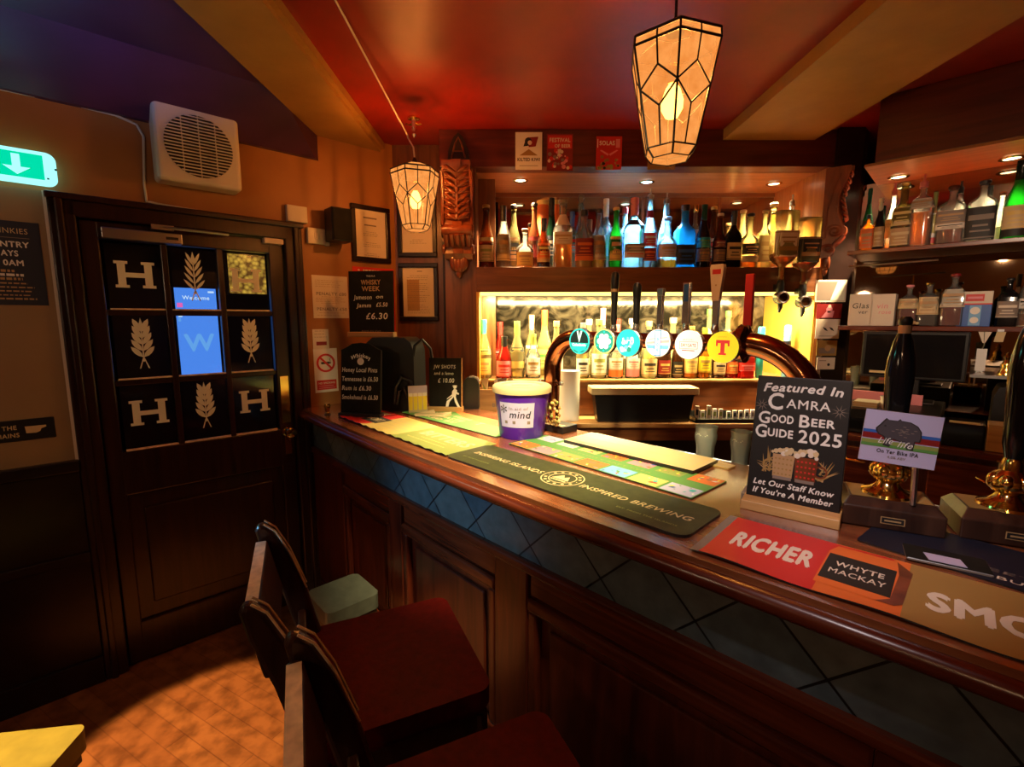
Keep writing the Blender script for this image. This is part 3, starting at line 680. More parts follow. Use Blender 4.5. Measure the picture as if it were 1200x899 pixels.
def sheet(name, label, cat, fr, rect, mat, draw, lett='print'):
    x, z, w, h = rect_on(fr, *rect, -0.003)
    t = thing(name, label, cat, fr.w(x, -0.0005, z), fr.rot)
    b = MB(); b.box(-w / 2, w / 2, -0.002, 0, -h / 2, h / 2, mat); b.build('sheet', t)
    b = MB(); draw(b, w, h, -0.0028); b.build(lett, t)
def d_pen(b, w, h, y):
    lines(b, -w * 0.42, w * 0.42, h * 0.38, h * 0.24, 4, y, 'tan'); b.text('PENALTY £80', -w * 0.4, h * 0.04, y, 0.017, 'greyink', 'L', 0.02, width=w * 0.85); lines(b, -w * 0.42, w * 0.42, h * 0.0, -h * 0.15, 5, y, 'tan'); b.text('PENALTY £50', -w * 0.4, -h * 0.32, y, 0.017, 'greyink', 'L', 0.02, width=w * 0.85); lines(b, -w * 0.4, w * 0.4, -h * 0.38, -h * 0.44, 2, y, 'tan')
sheet('penalty_notice', 'cream paper notice headed PENALTY beside the tall chalkboard', 'notice', DW, (365, 322, 409, 373), 'paper', d_pen)
def d_small(b, w, h, y):
    lines(b, -w * 0.4, w * 0.4, h * 0.4, h * 0.1, 3, y, 'greyink'); b.flat(-w * 0.3, w * 0.35, -h * 0.3, -h * 0.12, y, 'darkred')
sheet('small_notice', 'small cream slip pinned just above the no smoking sign', 'notice', DW, (366, 386, 386, 409), 'paper', d_small)
def d_nosmoke(b, w, h, y):
    b.ring(0, h * 0.17, w * 0.31, w * 0.4, y, 'red', 32); c = h * 0.17
    b.flat(-w * 0.2, w * 0.16, c - 0.006, c + 0.006, y, 'ink'); b.flat(w * 0.16, w * 0.22, c - 0.006, c + 0.006, y, 'greyink'); b.tube([(w * 0.2, y, c + 0.008), (w * 0.16, y, c + 0.02), (w * 0.22, y, c + 0.028)], 0.0015, 'greyink', 4)
    k = w * 0.25; b.poly([(-k - 0.004, y - 0.0006, c + k - 0.004), (k - 0.004, y - 0.0006, c - k - 0.004), (k + 0.004, y - 0.0006, c - k + 0.004), (-k + 0.004, y - 0.0006, c + k + 0.004)], 'red')
    b.flat(-w * 0.42, w * 0.42, -h * 0.44, -h * 0.22, y, 'red'); b.text('NO SMOKING', 0, -h * 0.31, y - 0.0005, 0.011, 'purewhite', width=w * 0.7, bold=0.02); b.flat(-w * 0.35, w * 0.3, -h * 0.36, -h * 0.345, y - 0.0005, 'pink'); b.flat(-w * 0.35, w * 0.35, -h * 0.41, -h * 0.395, y - 0.0005, 'pink')
sheet('no_smoking_sign', 'white no smoking sign with red ring low on the wall', 'sign', DW, (367, 409, 397, 458), 'purewhite', d_nosmoke)
def d_red(b, w, h, y):
    b.text('BAR NOTICE', 0, h * 0.5 - 0.026, y, 0.012, 'purewhite', bold=0.02, width=w * 0.7); b.flat(-w * 0.38, w * 0.38, -h * 0.4, h * 0.3, y, 'darkred')
def d_red(b, w, h, y):
    b.disc(-w * 0.36, h * 0.5 - 0.018, 0.006, y, 'purewhite', 12); lines(b, -w * 0.26, w * 0.45, h * 0.5 - 0.021, h * 0.5 - 0.021, 1, y, 'purewhite', 0.008); b.flat(-w * 0.38, w * 0.38, -h * 0.4, h * 0.32, y, 'darkred')
sheet('red_notice', 'red notice sheet half hidden behind the tall chalkboard', 'notice', DW, (413, 312, 464, 387), 'red', d_red)

# hooks on the ceiling over the door side
for px, py, lab in ((42, 74, 'small silver ceiling hook nearest the left edge'), (304, 148, 'small silver ceiling hook beside the extractor fan')):
    p = at_z(px, py, 2.50)
    b = MB(); b.tube([(0, 0, 0.06), (0, 0, 0.015), (0.006, 0, 0.003), (0.014, 0, 0.0), (0.02, 0, 0.008), (0.02, 0, 0.016)], 0.003, 'chrome', 6)
    tag(b.build('ceiling_hook', loc=p), lab, 'hook', 'ceiling hooks')

# ------------------------------------------------------------------ bar counter
SL = 3.35
SS = [0.0] + [0.12 * i for i in range(1, 28)] + [SL]
def strip(b, y0, y1, z0, z1, s0, s1, m, n=None):
    """A board that follows the gentle bow of the counter front."""
    n = n or max(2, int((s1 - s0) / 0.12)); vs = []
    for i in range(n + 1):
        s = s0 + (s1 - s0) * i / n; k = -bulge(s)
        vs += [(s, k + y0, z0), (s, k + y1, z0), (s, k + y1, z1), (s, k + y0, z1)]
    fs = [(3, 2, 1, 0), (4 * n, 4 * n + 1, 4 * n + 2, 4 * n + 3)]
    for i in range(n):
        a, c = 4 * i, 4 * i + 4
        fs += [(a, c, c + 3, a + 3), (a + 1, a + 2, c + 2, c + 1), (a + 3, c + 3, c + 2, a + 2), (a, a + 1, c + 1, c)]
    b.add(vs, fs, m)

t = thing('bar_worktop', 'long varnished wooden bar top with rounded red brown edge', 'bar top', BAR.o, BAR.rot)
pts = [(s, -bulge(s)) for s in SS]
w2l = lambda x, y: tuple(BAR.loc((x, y, 0)))[:2]
outl = [(x - 0.033 if i == 0 else x, y) for i, (x, y) in enumerate(pts)] + [(SL, 0.68), (0.62, 0.68), w2l(-0.205, 2.685), w2l(-0.385, 2.685), w2l(-0.40, 2.905), w2l(-0.70, 2.905)]
b = MB(); b.slab(outl, BT - 0.045, BT, 'bartop'); b.build('worktop', t, bevel=0.008, seg=3)
b = MB()
path = [(s, -bulge(s) + 0.002, BT - 0.034) for s in SS]; b.tube(path, 0.024, 'mahog_h', 10, 0.9); b.build('edge_moulding', t)

t = thing('bar_counter', 'mahogany panelled bar front with blue grey tile band', 'bar', BAR.o, BAR.rot)
b = MB(); strip(b, 0.07, 0.11, 0.0, BT - 0.046, -0.03, SL, 'mahog'); b.build('back_board', t)
b = MB(); strip(b, 0.052, 0.072, 0.885, BT - 0.046, -0.03, SL, 'tile'); b.uv = lambda c: (c.x, c.z + 0.031); b.build('tile_band', t)
b = MB(); strip(b, 0.03, 0.07, 0.855, 0.887, -0.03, SL, 'mahog_h'); b.build('rail', t, bevel=0.008)
b = MB(); strip(b, 0.045, 0.07, 0.0, 0.13, -0.03, SL, 'mahog_h'); b.build('plinth', t, bevel=0.006)
for s0, s1 in ((-0.02, 0.40), (0.88, 0.98), (1.54, 1.68), (2.48, 2.60), (3.2, 3.34)):
    b = MB(); strip(b, 0.042, 0.072, 0.13, 0.856, s0, s1, 'mahog'); b.build('pilaster', t, bevel=0.005)
for s0, s1 in ((0.40, 0.88), (0.98, 1.54), (1.68, 2.48), (2.60, 3.2)):
    b = MB(); e = 0.035
    strip(b, 0.040, 0.072, 0.735, 0.775, s0 + 0.0, s1 - 0.0, 'mahog_h'); strip(b, 0.052, 0.072, 0.775, 0.856, s0, s1, 'mahog_h'); strip(b, 0.040, 0.072, 0.22, 0.26, s0, s1, 'mahog_h'); strip(b, 0.052, 0.072, 0.13, 0.22, s0, s1, 'mahog_h')
    strip(b, 0.044, 0.072, 0.26, 0.735, s0, s0 + e, 'mahog', 2); strip(b, 0.044, 0.072, 0.26, 0.735, s1 - e, s1, 'mahog', 2)
    b.build('panel_frame', t, bevel=0.008)
    b = MB(); strip(b, 0.060, 0.072, 0.30, 0.695, s0 + 0.07, s1 - 0.07, 'mahog'); b.build('raised_panel', t, bevel=0.008)
# ledge behind the bar for clean glasses
b = MB(); b.box(1.55, 2.6, 0.69, 0.93, 1.0, 1.025, 'steel'); b.box(1.55, 2.6, 0.69, 0.71, 0.6, 1.0, 'steel'); b.box(1.55, 2.6, 0.92, 0.93, 0.85, 1.03, 'steel')
tag(b.build('glass_shelf', loc=BAR.o, rotz=BAR.rot, bevel=0.003), 'steel ledge behind the bar where pint glasses stand', 'shelf')

# ------------------------------------------------------------------ back bar
SH = 1.862     # upper shelf top
t = thing('back_bar', 'brown wooden back bar with lit bottle alcoves', 'back bar', BB.o, 0)
b = MB(); b.box(-0.385, -0.2, 0, 0.55, 1.011, CEIL, 'backwood_v'); b.box(-0.385, -0.372, -0.004, 0.0, 1.2, 2.0, 'dark'); b.build('left_post', t, bevel=0.004)
b = MB(); b.box(-0.392, 1.74, -0.012, 0.10, 2.39, CEIL, 'lintel'); b.build('lintel', t, bevel=0.004)
b = MB(); b.box(-0.2, 1.72, 0.10, 0.55, 2.39, 2.42, 'softwood'); b.build('soffit', t)
b = MB(); b.box(-0.2, 1.72, 0.0, 0.54, 1.725, SH, 'backwood'); b.build('upper_shelf', t, bevel=0.003)
b = MB(); b.box(1.715, 1.735, 0.0, 0.55, 1.011, 2.42, 'orangewood'); b.box(1.70, 1.715, 0.0, 0.53, 1.2, 1.725, 'amberpanel'); b.build('right_side_panel', t)
b = MB(); b.box(-0.2, -0.185, 0.0, 0.53, 1.2, 1.725, 'amberpanel'); b.build('left_side_panel', t)
b = MB(); b.box(-0.2, 1.72, 0.535, 0.55, SH, 2.38, 'mirror'); b.box(-0.2, 1.72, 0.525, 0.55, 2.365, 2.395, 'backwood')
for x in (0.30, 0.86, 1.36): b.box(x - 0.008, x + 0.008, 0.53, 0.545, SH, 2.37, 'backwood_v')
b.build('upper_mirror', t)
b = MB(); b.box(-0.2, 1.72, 0.535, 0.55, 1.2, 1.725, 'marble'); b.build('lower_mirror', t)
b = MB(); b.box(-0.18, 1.70, 0.006, 0.022, 1.706, 1.724, 'led'); b.box(-0.198, -0.186, 0.004, 0.016, 1.22, 1.72, 'led'); b.build('strip_light', t)
lamp('strip_light_glow', 'AREA', (0.76, 2.76, 1.70), 52, (1.0, 0.78, 0.34), (0.76, 2.95, 1.2), shape='RECTANGLE', size=1.85, size_y=0.04)
lamp('strip_light_side_glow', 'AREA', (-0.17, 2.75, 1.5), 1.0, (1.0, 0.72, 0.2), (0.4, 2.9, 1.4), shape='RECTANGLE', size=0.03, size_y=0.4)
b = MB(); b.box(-0.2, 1.72, 0.05, 0.55, 1.011, 1.21, 'backwood'); b.box(-0.2, 1.72, 0.04, 0.55, 1.21, 1.225, 'plywood'); b.build('bottle_step', t, bevel=0.003)

def corbel(parent, M4):
    c = MB(); c.X = M4
    prof = [(0.0, 0.0), (0.045, 0.0), (0.062, 0.03), (0.05, 0.06), (0.06, 0.10), (0.09, 0.13), (0.10, 0.18), (0.075, 0.24), (0.06, 0.31), (0.066, 0.40), (0.09, 0.47), (0.115, 0.52), (0.115, 0.56), (0.0, 0.56)]
    wd = 0.062
    # side-profile body: y = -projection, z = height, extruded across x
    for x0, x1, k in ((-wd, -wd * 0.36, 1.0), (-wd * 0.36, wd * 0.36, 1.12), (wd * 0.36, wd, 1.0)):
        vs = []; n = len(prof)
        for y, z in prof: vs += [(x0, -y * k, z), (x1, -y * k, z)]
        c.add(vs, [(2 * i, 2 * i + 1, 2 * ((i + 1) % n) + 1, 2 * ((i + 1) % n)) for i in range(n)] + [tuple(2 * i for i in reversed(range(n))), tuple(2 * i + 1 for i in range(n))], 'carved')
    for s in (-1, 1):                                              # scrolls on both cheeks
        for (yc, zc, r) in ((-0.062, 0.16, 0.045), (-0.04, 0.055, 0.03)):
            pth = [(s * (wd + 0.004), yc + r * (1 - i / 26) * math.cos(i * 0.55), zc + r * (1 - i / 26) * math.sin(i * 0.55)) for i in range(24)]
            c.tube(pth, 0.008, 'carved', 6)
        c.tube([(s * (wd + 0.003), -0.10, 0.19), (s * (wd + 0.003), -0.07, 0.28), (s * (wd + 0.003), -0.068, 0.38), (s * (wd + 0.003), -0.105, 0.50)], 0.009, 'carved', 6); c.tube([(s * (wd + 0.003), -0.02, 0.12), (s * (wd + 0.003), -0.018, 0.30), (s * (wd + 0.003), -0.05, 0.45), (s * (wd + 0.003), -0.07, 0.52)], 0.006, 'carved', 6)
    for row in range(8):                                           # two ranks of curling leaves on a spine
        z = 0.225 + row * 0.038; y = -(0.075 + 0.007 * abs(row - 3.0)) * 1.06
        for sgn in (-1, 1):
            c.tube([(sgn * 0.006, y - 0.004, z), (sgn * 0.024, y - 0.012, z + 0.012), (sgn * 0.044, y - 0.008, z + 0.034), (sgn * 0.058, y + 0.004, z + 0.042)], [0.007, 0.011, 0.009, 0.003], 'carved', 8)
            c.tube([(sgn * 0.020, y - 0.006, z + 0.004), (sgn * 0.042, y - 0.006, z + 0.012), (sgn * 0.056, y + 0.002, z + 0.014)], [0.005, 0.006, 0.002], 'carved', 6)
    c.tube([(0, -0.088, 0.22), (0, -0.080, 0.32), (0, -0.084, 0.42), (0, -0.11, 0.53)], [0.009, 0.008, 0.008, 0.007], 'carved', 8)
    for i in range(5): c.tube([(-0.05 + i * 0.025, -0.062, 0.075), (-0.05 + i * 0.025, -0.088, 0.105), (-0.05 + i * 0.025, -0.106, 0.135)], 0.011, 'carved', 8)
    c.X = M4 @ Matrix.Translation((0, -0.088, 0.165)) @ Matrix.Rotation(PI / 2, 4, 'Y')
    c.lathe([(0.03, -0.066), (0.034, -0.05), (0.028, 0), (0.034, 0.05), (0.03, 0.066)], 'carved', seg=16)
    c.X = M4
    for i in range(5):                                             # pendant leaf below
        a = (i - 2) * 0.42; c.ball((math.sin(a) * 0.035, -0.035, -0.035 + (1 - math.cos(a)) * 0.05), (0.017, 0.02, 0.05), 'carved', 10, 6)
    c.ball((0, -0.03, -0.085), (0.014, 0.014, 0.03), 'carved', 10, 6)
    return c.build('corbel', parent)
corbel(t, Matrix.Translation((-0.292, 0.0, 1.90)) @ Matrix.Diagonal((1.18, 1, 0.88, 1)))

# posters stuck along the lintel, plaque on the post
def card(name, label, px, draw, mat):
    x, z, w, h = rect_on(BB, *px, -0.016)
    t = thing(name, label, 'card', (x, 2.70 - 0.0145, z), 0, 'cards along the lintel')
    b = MB(); b.box(-w / 2, w / 2, -0.003, 0, -h / 2, h / 2, mat); b.build('card_sheet', t)
    b = MB(); draw(b, w, h, -0.0036); b.build('print', t)
def c1(b, w, h, y):
    b.poly([(-w * .05, y, h * .36), (w * .36, y, h * .38), (w * .26, y, h * .12), (0, y, h * .1)], 'darkred'); b.disc(-w * .02, h * .26, w * .13, y - .0002, 'ink', 16); b.poly([(-w * .2, y, h * .12), (-w * .12, y, h * .3), (w * .02, y, h * .14)], 'ink'); b.disc(w * .04, h * .22, w * .08, y - .0004, 'paper', 14)
    b.poly([(-w * .34, y, -h * .12), (w * .34, y, -h * .12), (w * .2, y, -h * .05), (0, y, h * .05), (-w * .2, y, -h * .05)], 'gold'); b.text('KILTED KIWI', 0, -h * .27, y, h * .09, 'ink', bold=.03, width=w * .84); b.flat(-w * .35, w * .35, -h * .4, -h * .385, y, 'greyink')
card('pub_card', 'white card with red and gold emblem on the lintel', (604, 155, 635, 199), c1, 'purewhite')
def c2(b, w, h, y):
    b.flat(-w * .46, w * .46, h * .1, h * .46, y, 'red'); b.text('FESTIVAL', 0, h * .28, y - .0003, h * .11, 'paper', bold=.03, width=w * .8); b.text('OF BEER', w * .1, h * .13, y - .0003, h * .09, 'paper', bold=.03, width=w * .6)
    r = random.Random(3)
    for i in range(34): b.disc(r.uniform(-.42, .42) * w, r.uniform(-.45, .06) * h, r.uniform(.03, .085) * w, y - .0004 - i * 2e-5, r.choice(['paper', 'darkred', 'greyink', 'red', 'pink', 'paper']), 8)
card('pub_card', 'busy red and white festival card, middle of the lintel', (641, 157, 671, 200), c2, 'darkred')
def c3(b, w, h, y):
    b.text('SOLAS', -w * .08, h * .24, y, h * .13, 'purewhite', bold=.03, width=w * .6); b.flat(w * .26, w * .42, h * .16, h * .42, y, 'pink'); b.flat(-w * .46, -w * .43, h * .16, h * .42, y, 'purewhite')
    for s in (-1, 1): b.poly([(s * w * .05, y, -h * .08), (s * w * .36, y, h * .08), (s * w * .30, y, h * .1), (0, y, -h * .03)], 'pink')
    r = random.Random(5)
    for i in range(26): b.disc(r.uniform(-.42, .42) * w, -h * .46 + abs(r.gauss(0, .14)) * h, r.uniform(.03, .07) * w, y - .0003 - i * 2e-5, r.choice(['olive', 'gold', 'ink', 'tan']), 8)
card('pub_card', 'red card with white lettering and olive base near the big lantern', (699, 160, 728, 199), c3, 'red')
def c4(b, w, h, y):
    r = random.Random(9)
    for i in range(30): b.disc(r.uniform(-.42, .42) * w, r.uniform(-.44, .44) * h, r.uniform(.04, .08) * w, y - i * 2e-5, r.choice(['gold', 'tan', 'ink', 'straw']), 8)
card('pub_card', 'speckled brown card showing just below the big lantern', (760, 160, 791, 199), c4, 'gold')
x, z, w, h = rect_on(BB, 524, 157, 551, 191, -0.014)
t = thing('pointed_plaque', 'dark arched wooden plaque with letter A above the left corbel', 'plaque', (x, 2.687, z - h / 2), 0)
b = MB(); out = [(-w / 2, 0), (w / 2, 0), (w * .42, h * .45), (w * .22, h * .85), (0, h), (-w * .22, h * .85), (-w * .42, h * .45)]; b.prism(out, -0.02, 0, 'black'); b.build('board', t, bevel=0.003)
b = MB(); b.tube([(-w * .3, -0.022, h * .12), (-w * .14, -0.022, h * .62), (0, -0.022, h * .84), (w * .14, -0.022, h * .62), (w * .3, -0.022, h * .12)], 0.005, 'backwood', 6); b.tube([(-w * .22, -0.022, h * .36), (w * .22, -0.022, h * .36)], 0.004, 'backwood', 6); b.flat(-w * .42, w * .42, h * .02, h * .07, -0.0215, 'greyink'); b.build('emblem', t)

# back counter
t = thing('back_counter', 'light wooden counter running below the lit alcove', 'counter', (0, 2.53, 0), 0)
b = MB(); b.box(-0.2, 1.60, 0, 0.219, 0.985, 1.01, 'plywood'); b.build('worktop', t, bevel=0.004)
b = MB(); b.box(-0.2, 1.60, 0.02, 0.2, 0.91, 0.985, 'backwood'); b.build('apron', t)
b = MB(); b.box(-0.2, 1.60, 0.1, 0.6, 0, 0.91, 'black'); b.build('cupboard', t)
b = MB(); b.box(0.49, 0.51, 0.09, 0.11, 0.3, 0.91, 'plywood'); b.build('upright', t)

# ------------------------------------------------------------------ angled shelves on the right
RZ1, RZ2, RS = 1.905, 1.542, 2.295
t = thing('bottle_shelves', 'dark angled shelf unit with two wooden shelves', 'shelves', RW.o, RW.rot)
b = MB(); b.box(-0.06, 1.6, 0, 0.38, RZ1 - 0.02, RZ1, 'mahog_h'); b.build('shelf', t, bevel=0.003)
b = MB(); b.box(-0.07, 1.6, -0.01, 0.38, RZ2 - 0.022, RZ2, 'mahog_h'); b.build('shelf', t, bevel=0.003)
b = MB(); b.box(-0.10, 1.6, 0.40, 0.415, 1.09, RS, 'mirror'); b.build('mirror_back', t)
b = MB(); b.box(0.02, 1.7, -0.03, 0.42, RS, CEIL, 'lintel'); b.build('canopy', t, bevel=0.004)
b = MB(); b.box(-0.02, 1.7, -0.02, 0.42, RS - 0.012, RS, 'softwood'); b.build('soffit', t)
b = MB(); b.tube([(-0.05, 0.005, RZ1 - 0.075), (0.28, 0.005, RZ1 - 0.07)], 0.004, 'steel', 6); b.build('rail', t)
# pillar between the alcoves, with side corbel
t = thing('pillar', 'dark wooden pillar between the two bottle alcoves', 'pillar', (1.70, 2.60, 0), 0)
b = MB(); b.slab([(0.038, 0.06), (0.17, 0.06), (0.24, 0.13), (0.24, 0.35), (0.04, 0.35)], 0.9, CEIL, 'dark'); b.build('shaft', t, bevel=0.004)
corbel(t, Matrix.Translation((-0.028, 0.045, 1.90)) @ Matrix.Rotation(math.radians(55), 4, 'Z') @ Matrix.Diagonal((0.6, 0.95, 0.82, 1)))

# spotlights let into the soffits
def spot(px, py, fr, z, kind, label, e):
    p = at_z(px, py, z)
    t = thing('recessed_spotlight', label, 'spotlight', p, 0, 'spotlights over the bottles')
    b = MB(); b.lathe([(0.045, -0.004), (0.045, 0), (0.03, 0.0)], 'brass', seg=20, cap=False); b.lathe([(0.045, -0.004), (0.032, -0.006), (0.03, 0.0)], 'brass', seg=20, cap=False); b.build('bezel', t)
    b = MB(); b.lathe([(0.0001, -0.002), (0.031, -0.002), (0.031, 0.0)], kind, seg=18); b.build('lens', t)
    c = (1.0, 0.72, 0.38) if kind == 'spot_warm' else (0.45, 0.78, 1.0)
    lamp('spotlight_beam', 'SPOT', p + Vector((0, 0, -0.012)), e, c, p + Vector((-p.x * .08, -0.12, -1)), spot_size=math.radians(84), spot_blend=0.5, shadow_soft_size=0.03)
spot(610, 211, BB, 2.388, 'spot_warm', 'warm round spotlight at the left end of the alcove soffit', 290)
spot(758, 213, BB, 2.388, 'spot_cool', 'cool blue white spotlight in the middle of the alcove', 380)
spot(907, 215, BB, 2.388, 'spot_warm', 'warm round spotlight at the right of the main alcove', 260)
spot(1053, 207, RW, RS - 0.014, 'spot_warm', 'warm spotlight over the angled shelves, beside the pillar', 170)
spot(1186, 185, RW, RS - 0.014, 'spot_warm', 'spotlight over the angled shelves at the right edge', 150)

# postcards on the pillar
PF = Frame(1.80, 2.659, 0)
for i, (rc, mat, lab) in enumerate((((957, 328, 991, 354), 'paper', 'landscape photo card, topmost on the dark pillar'), ((958, 356, 986, 373), 'darkred', 'dark card with pink figure, second down the pillar'), ((957, 374, 983, 397), 'paper', 'white card with small black birds, middle of the pillar'), ((958, 399, 980, 417), 'gold', 'brown picture card, fourth down the pillar'), ((958, 419, 978, 433), 'paper', 'pale card lowest on the pillar, above the guide board'))):
    x, z, w, h = rect_on(PF, *rc, -0.01)
    t = thing('postcard', lab, 'postcard', PF.w(x, -0.006, z), PF.rot, 'postcards on the pillar')
    b = MB(); b.box(-w / 2, w / 2, -0.002, 0, -h / 2, h / 2, mat); b.build('card_sheet', t)
    b = MB(); y = -0.0026
    if i == 0: b.flat(-w * .45, w * .45, -h * .42, h * .42, y, 'greyink'); b.poly([(0, y - .0004, -h * .42), (w * .45, y - .0004, -h * .42), (w * .45, y - .0004, h * .42), (w * .2, y - .0004, h * .42)], 'etched')
    elif i == 1: b.disc(0, h * .1, h * .22, y, 'pink', 14); b.poly([(-w * .3, y, -h * .45), (w * .15, y, -h * .45), (w * .2, y, 0), (-w * .1, y, 0)], 'pink'); b.disc(0, h * .32, h * .12, y - .0003, 'paper', 12)
    elif i == 2:
        for q in (-.12, .15): b.poly([(w * q - w * .1, y, h * .1), (w * q, y, -h * .05), (w * q + w * .14, y, -h * .12), (w * q + w * .05, y, h * .04)], 'ink')
        b.flat(-w * .35, w * .3, -h * .38, -h * .35, y, 'greyink')
    elif i == 3: b.flat(-w * .4, w * .4, -h * .35, 0, y, 'greyink'); b.disc(w * .05, 0, h * .2, y - .0003, 'tan', 12)
    else: b.disc(w * .15, -h * .1, h * .12, y, 'ink', 12); b.flat(-w * .4, 0, h * .2, h * .26, y, 'greyink')
    b.build('print', t)

# ------------------------------------------------------------------ bottles
KIND = {  # (z, r, squareness) up the bottle as fractions of height and half width
 'tall': [(0, .9, 1), (.012, 1, 1), (.55, 1, 1), (.60, .93, .8), (.66, .66, .2), (.70, .45, 0), (.74, .38, 0), (.90, .37, 0), (.905, .43, 0), (.93, .43, 0), (.93, .37, 0), (.95, .37, 0)],
 'slope': [(0, .9, 0), (.012, 1, 0), (.42, 1, 0), (.52, .90, 0), (.62, .64, 0), (.70, .47, 0), (.78, .40, 0), (.90, .37, 0), (.905, .43, 0), (.93, .43, 0), (.95, .37, 0)],
 'squat': [(0, .9, 0), (.015, 1, 0), (.44, 1, 0), (.52, .92, 0), (.58, .70, 0), (.62, .42, 0), (.66, .32, 0), (.88, .30, 0), (.885, .37, 0), (.92, .37, 0), (.94, .30, 0)],
 'flask': [(0, .92, 1), (.012, 1, 1), (.60, 1, 1), (.66, .9, 1), (.72, .62, .6), (.75, .38, 0), (.78, .27, 0), (.90, .26, 0), (.905, .32, 0), (.94, .32, 0)],
 'round': [(0, .6, 0), (.02, .74, 0), (.15, .92, 0), (.32, 1, 0), (.48, .92, 0), (.58, .68, 0), (.64, .40, 0), (.68, .30, 0), (.88, .28, 0), (.89, .36, 0), (.93, .36, 0)],
 'jar': [(0, .92, .6), (.015, 1, .6), (.72, 1, .6), (.80, .85, .3), (.84, .6, 0), (.86, .55, 0), (.92, .55, 0)],
}
ORD = ['first', 'second', 'third', 'fourth', 'fifth', 'sixth', 'seventh', 'eighth', 'ninth', 'tenth', 'eleventh', 'twelfth', 'thirteenth', 'fourteenth', 'fifteenth', 'sixteenth', 'seventeenth', 'eighteenth', 'nineteenth', 'twentieth']

def bottle(label, group, loc, rot, H, Wd, kind, glass, liq, cap, capm, labels, dep=1.0, inverted=False):
    t = thing('bottle', label, 'bottle', loc, rot, group)
    sh = KIND[kind]; R = Wd / 2
    def zz(z): return (H - z) if inverted else z
    prof = [(r * R, zz(z * H)) for z, r, q in sh]; sq = [q for z, r, q in sh]
    if inverted: prof.reverse(); sq.reverse()
    b = MB(); b.lathe(prof, glass, seg=18, sq=sq, dep=dep); b.build('glass_body', t)
    if liq:
        lm, lv = liq
        lp = []; lq = []
        if inverted:
            full = [(z, r, q) for z, r, q in sh if z > 1 - lv]
            lp = [(r * R * .93, H - z * H) for z, r, q in reversed(full)]; lq = [q for z, r, q in reversed(full)]
            if len(lp) > 1:
                r0 = [(r, q) for z, r, q in sh if z <= 1 - lv][-1]; lp.append((r0[0] * R * .93, H * lv)); lq.append(r0[1])
        else:
            for z, r, q in sh:
                if z < lv: lp.append((r * R * .93, max(z * H, .004))); lq.append(q)
            lp.append((lp[-1][0], H * lv)); lq.append(lq[-1])
        b = MB(); b.lathe(lp, lm, seg=16, sq=lq, dep=dep * .98); b.build('liquid', t)
    nr = sh[-1][1] * R; top = sh[-1][0] * H
    b = MB()
    if not inverted and cap:
        if cap == 'cap': b.lathe([(nr * 1.12, top - .05 * H), (nr * 1.15, top - .045 * H), (nr * 1.15, H * .995), (nr * 1.0, H)], capm, seg=14)
        elif cap == 'wrap': b.lathe([(nr * 1.06, top - .2 * H), (nr * 1.08, top - .05 * H), (nr * 1.15, top - .03 * H), (nr * 1.1, H), (0.0005, H)], capm, seg=14)
        elif cap == 'cork': b.lathe([(nr * .8, top - .02 * H), (nr * .8, top), (nr * 1.3, top + .002), (nr * 1.35, H - .004), (nr * 1.1, H)], capm, seg=14)
        elif cap == 'ball': b.ball((0, 0, top + .026), (.02, .02, .026), capm, 12, 8); b.lathe([(nr * .8, top - .01), (nr * .8, top + .006)], capm, seg=12)
        elif cap == 'pour': b.lathe([(nr * 1.1, top - .02), (nr * 1.1, top + .004), (.005, top + .012), (.004, H + .012), (.0055, H + .015), (.0055, H + .02)], capm, seg=10)
        b.build('cap', t)
    if labels:
        seg = 9
        for (z0, z1, m, deco) in labels:
            b = MB()
            def rad(z):
                for k in range(len(sh) - 1):
                    if sh[k][0] <= z <= sh[k + 1][0]:
                        u = (z - sh[k][0]) / max(1e-6, sh[k + 1][0] - sh[k][0]); return (sh[k][1] + (sh[k + 1][1] - sh[k][1]) * u), sh[k][2]
                return sh[-1][1], 0
            def pt(a, z, ex):
                r, q = rad(z); r *= R; ca, sa = math.sin(a), math.cos(a)
                f = 1 + (1 / (abs(ca) ** 6 + abs(sa) ** 6) ** (1 / 6) - 1) * q
                return (r * f * ca * ex, -r * f * sa * dep * ex - .0006, z * H)
            def patch(a0, a1, zl, zh, m, ex):
                vs = []; 
                for i in range(seg + 1):
                    a = a0 + (a1 - a0) * i / seg; vs += [pt(a, zl, ex), pt(a, zh, ex)]
                fs = [(2 * i, 2 * i + 2, 2 * i + 3, 2 * i + 1) for i in range(seg)]
                b.add(vs, fs, m, True)
            # bottle labels are read right way up, also on hung bottles
            if inverted:
                z0, z1 = 1 - z1, 1 - z0
            A = 1.15
            patch(-A, A, z0, z1, m, 1.02)
            hgt = z1 - z0
            if deco:
                patch(-A * .62, A * .62, z0 + hgt * .60, z0 + hgt * .76, deco, 1.032); patch(-A * .4, A * .4, z0 + hgt * .40, z0 + hgt * .46, deco, 1.032); patch(-A * .5, A * .5, z0 + hgt * .24, z0 + hgt * .29, deco, 1.032); patch(-A, A, z0 + hgt * .04, z0 + hgt * .08, deco, 1.032)
            o = b.build('paper_label', t)
            if inverted:
                for v in o.data.vertices: v.co.z = H - v.co.z
                o.data.flip_normals()
    return t

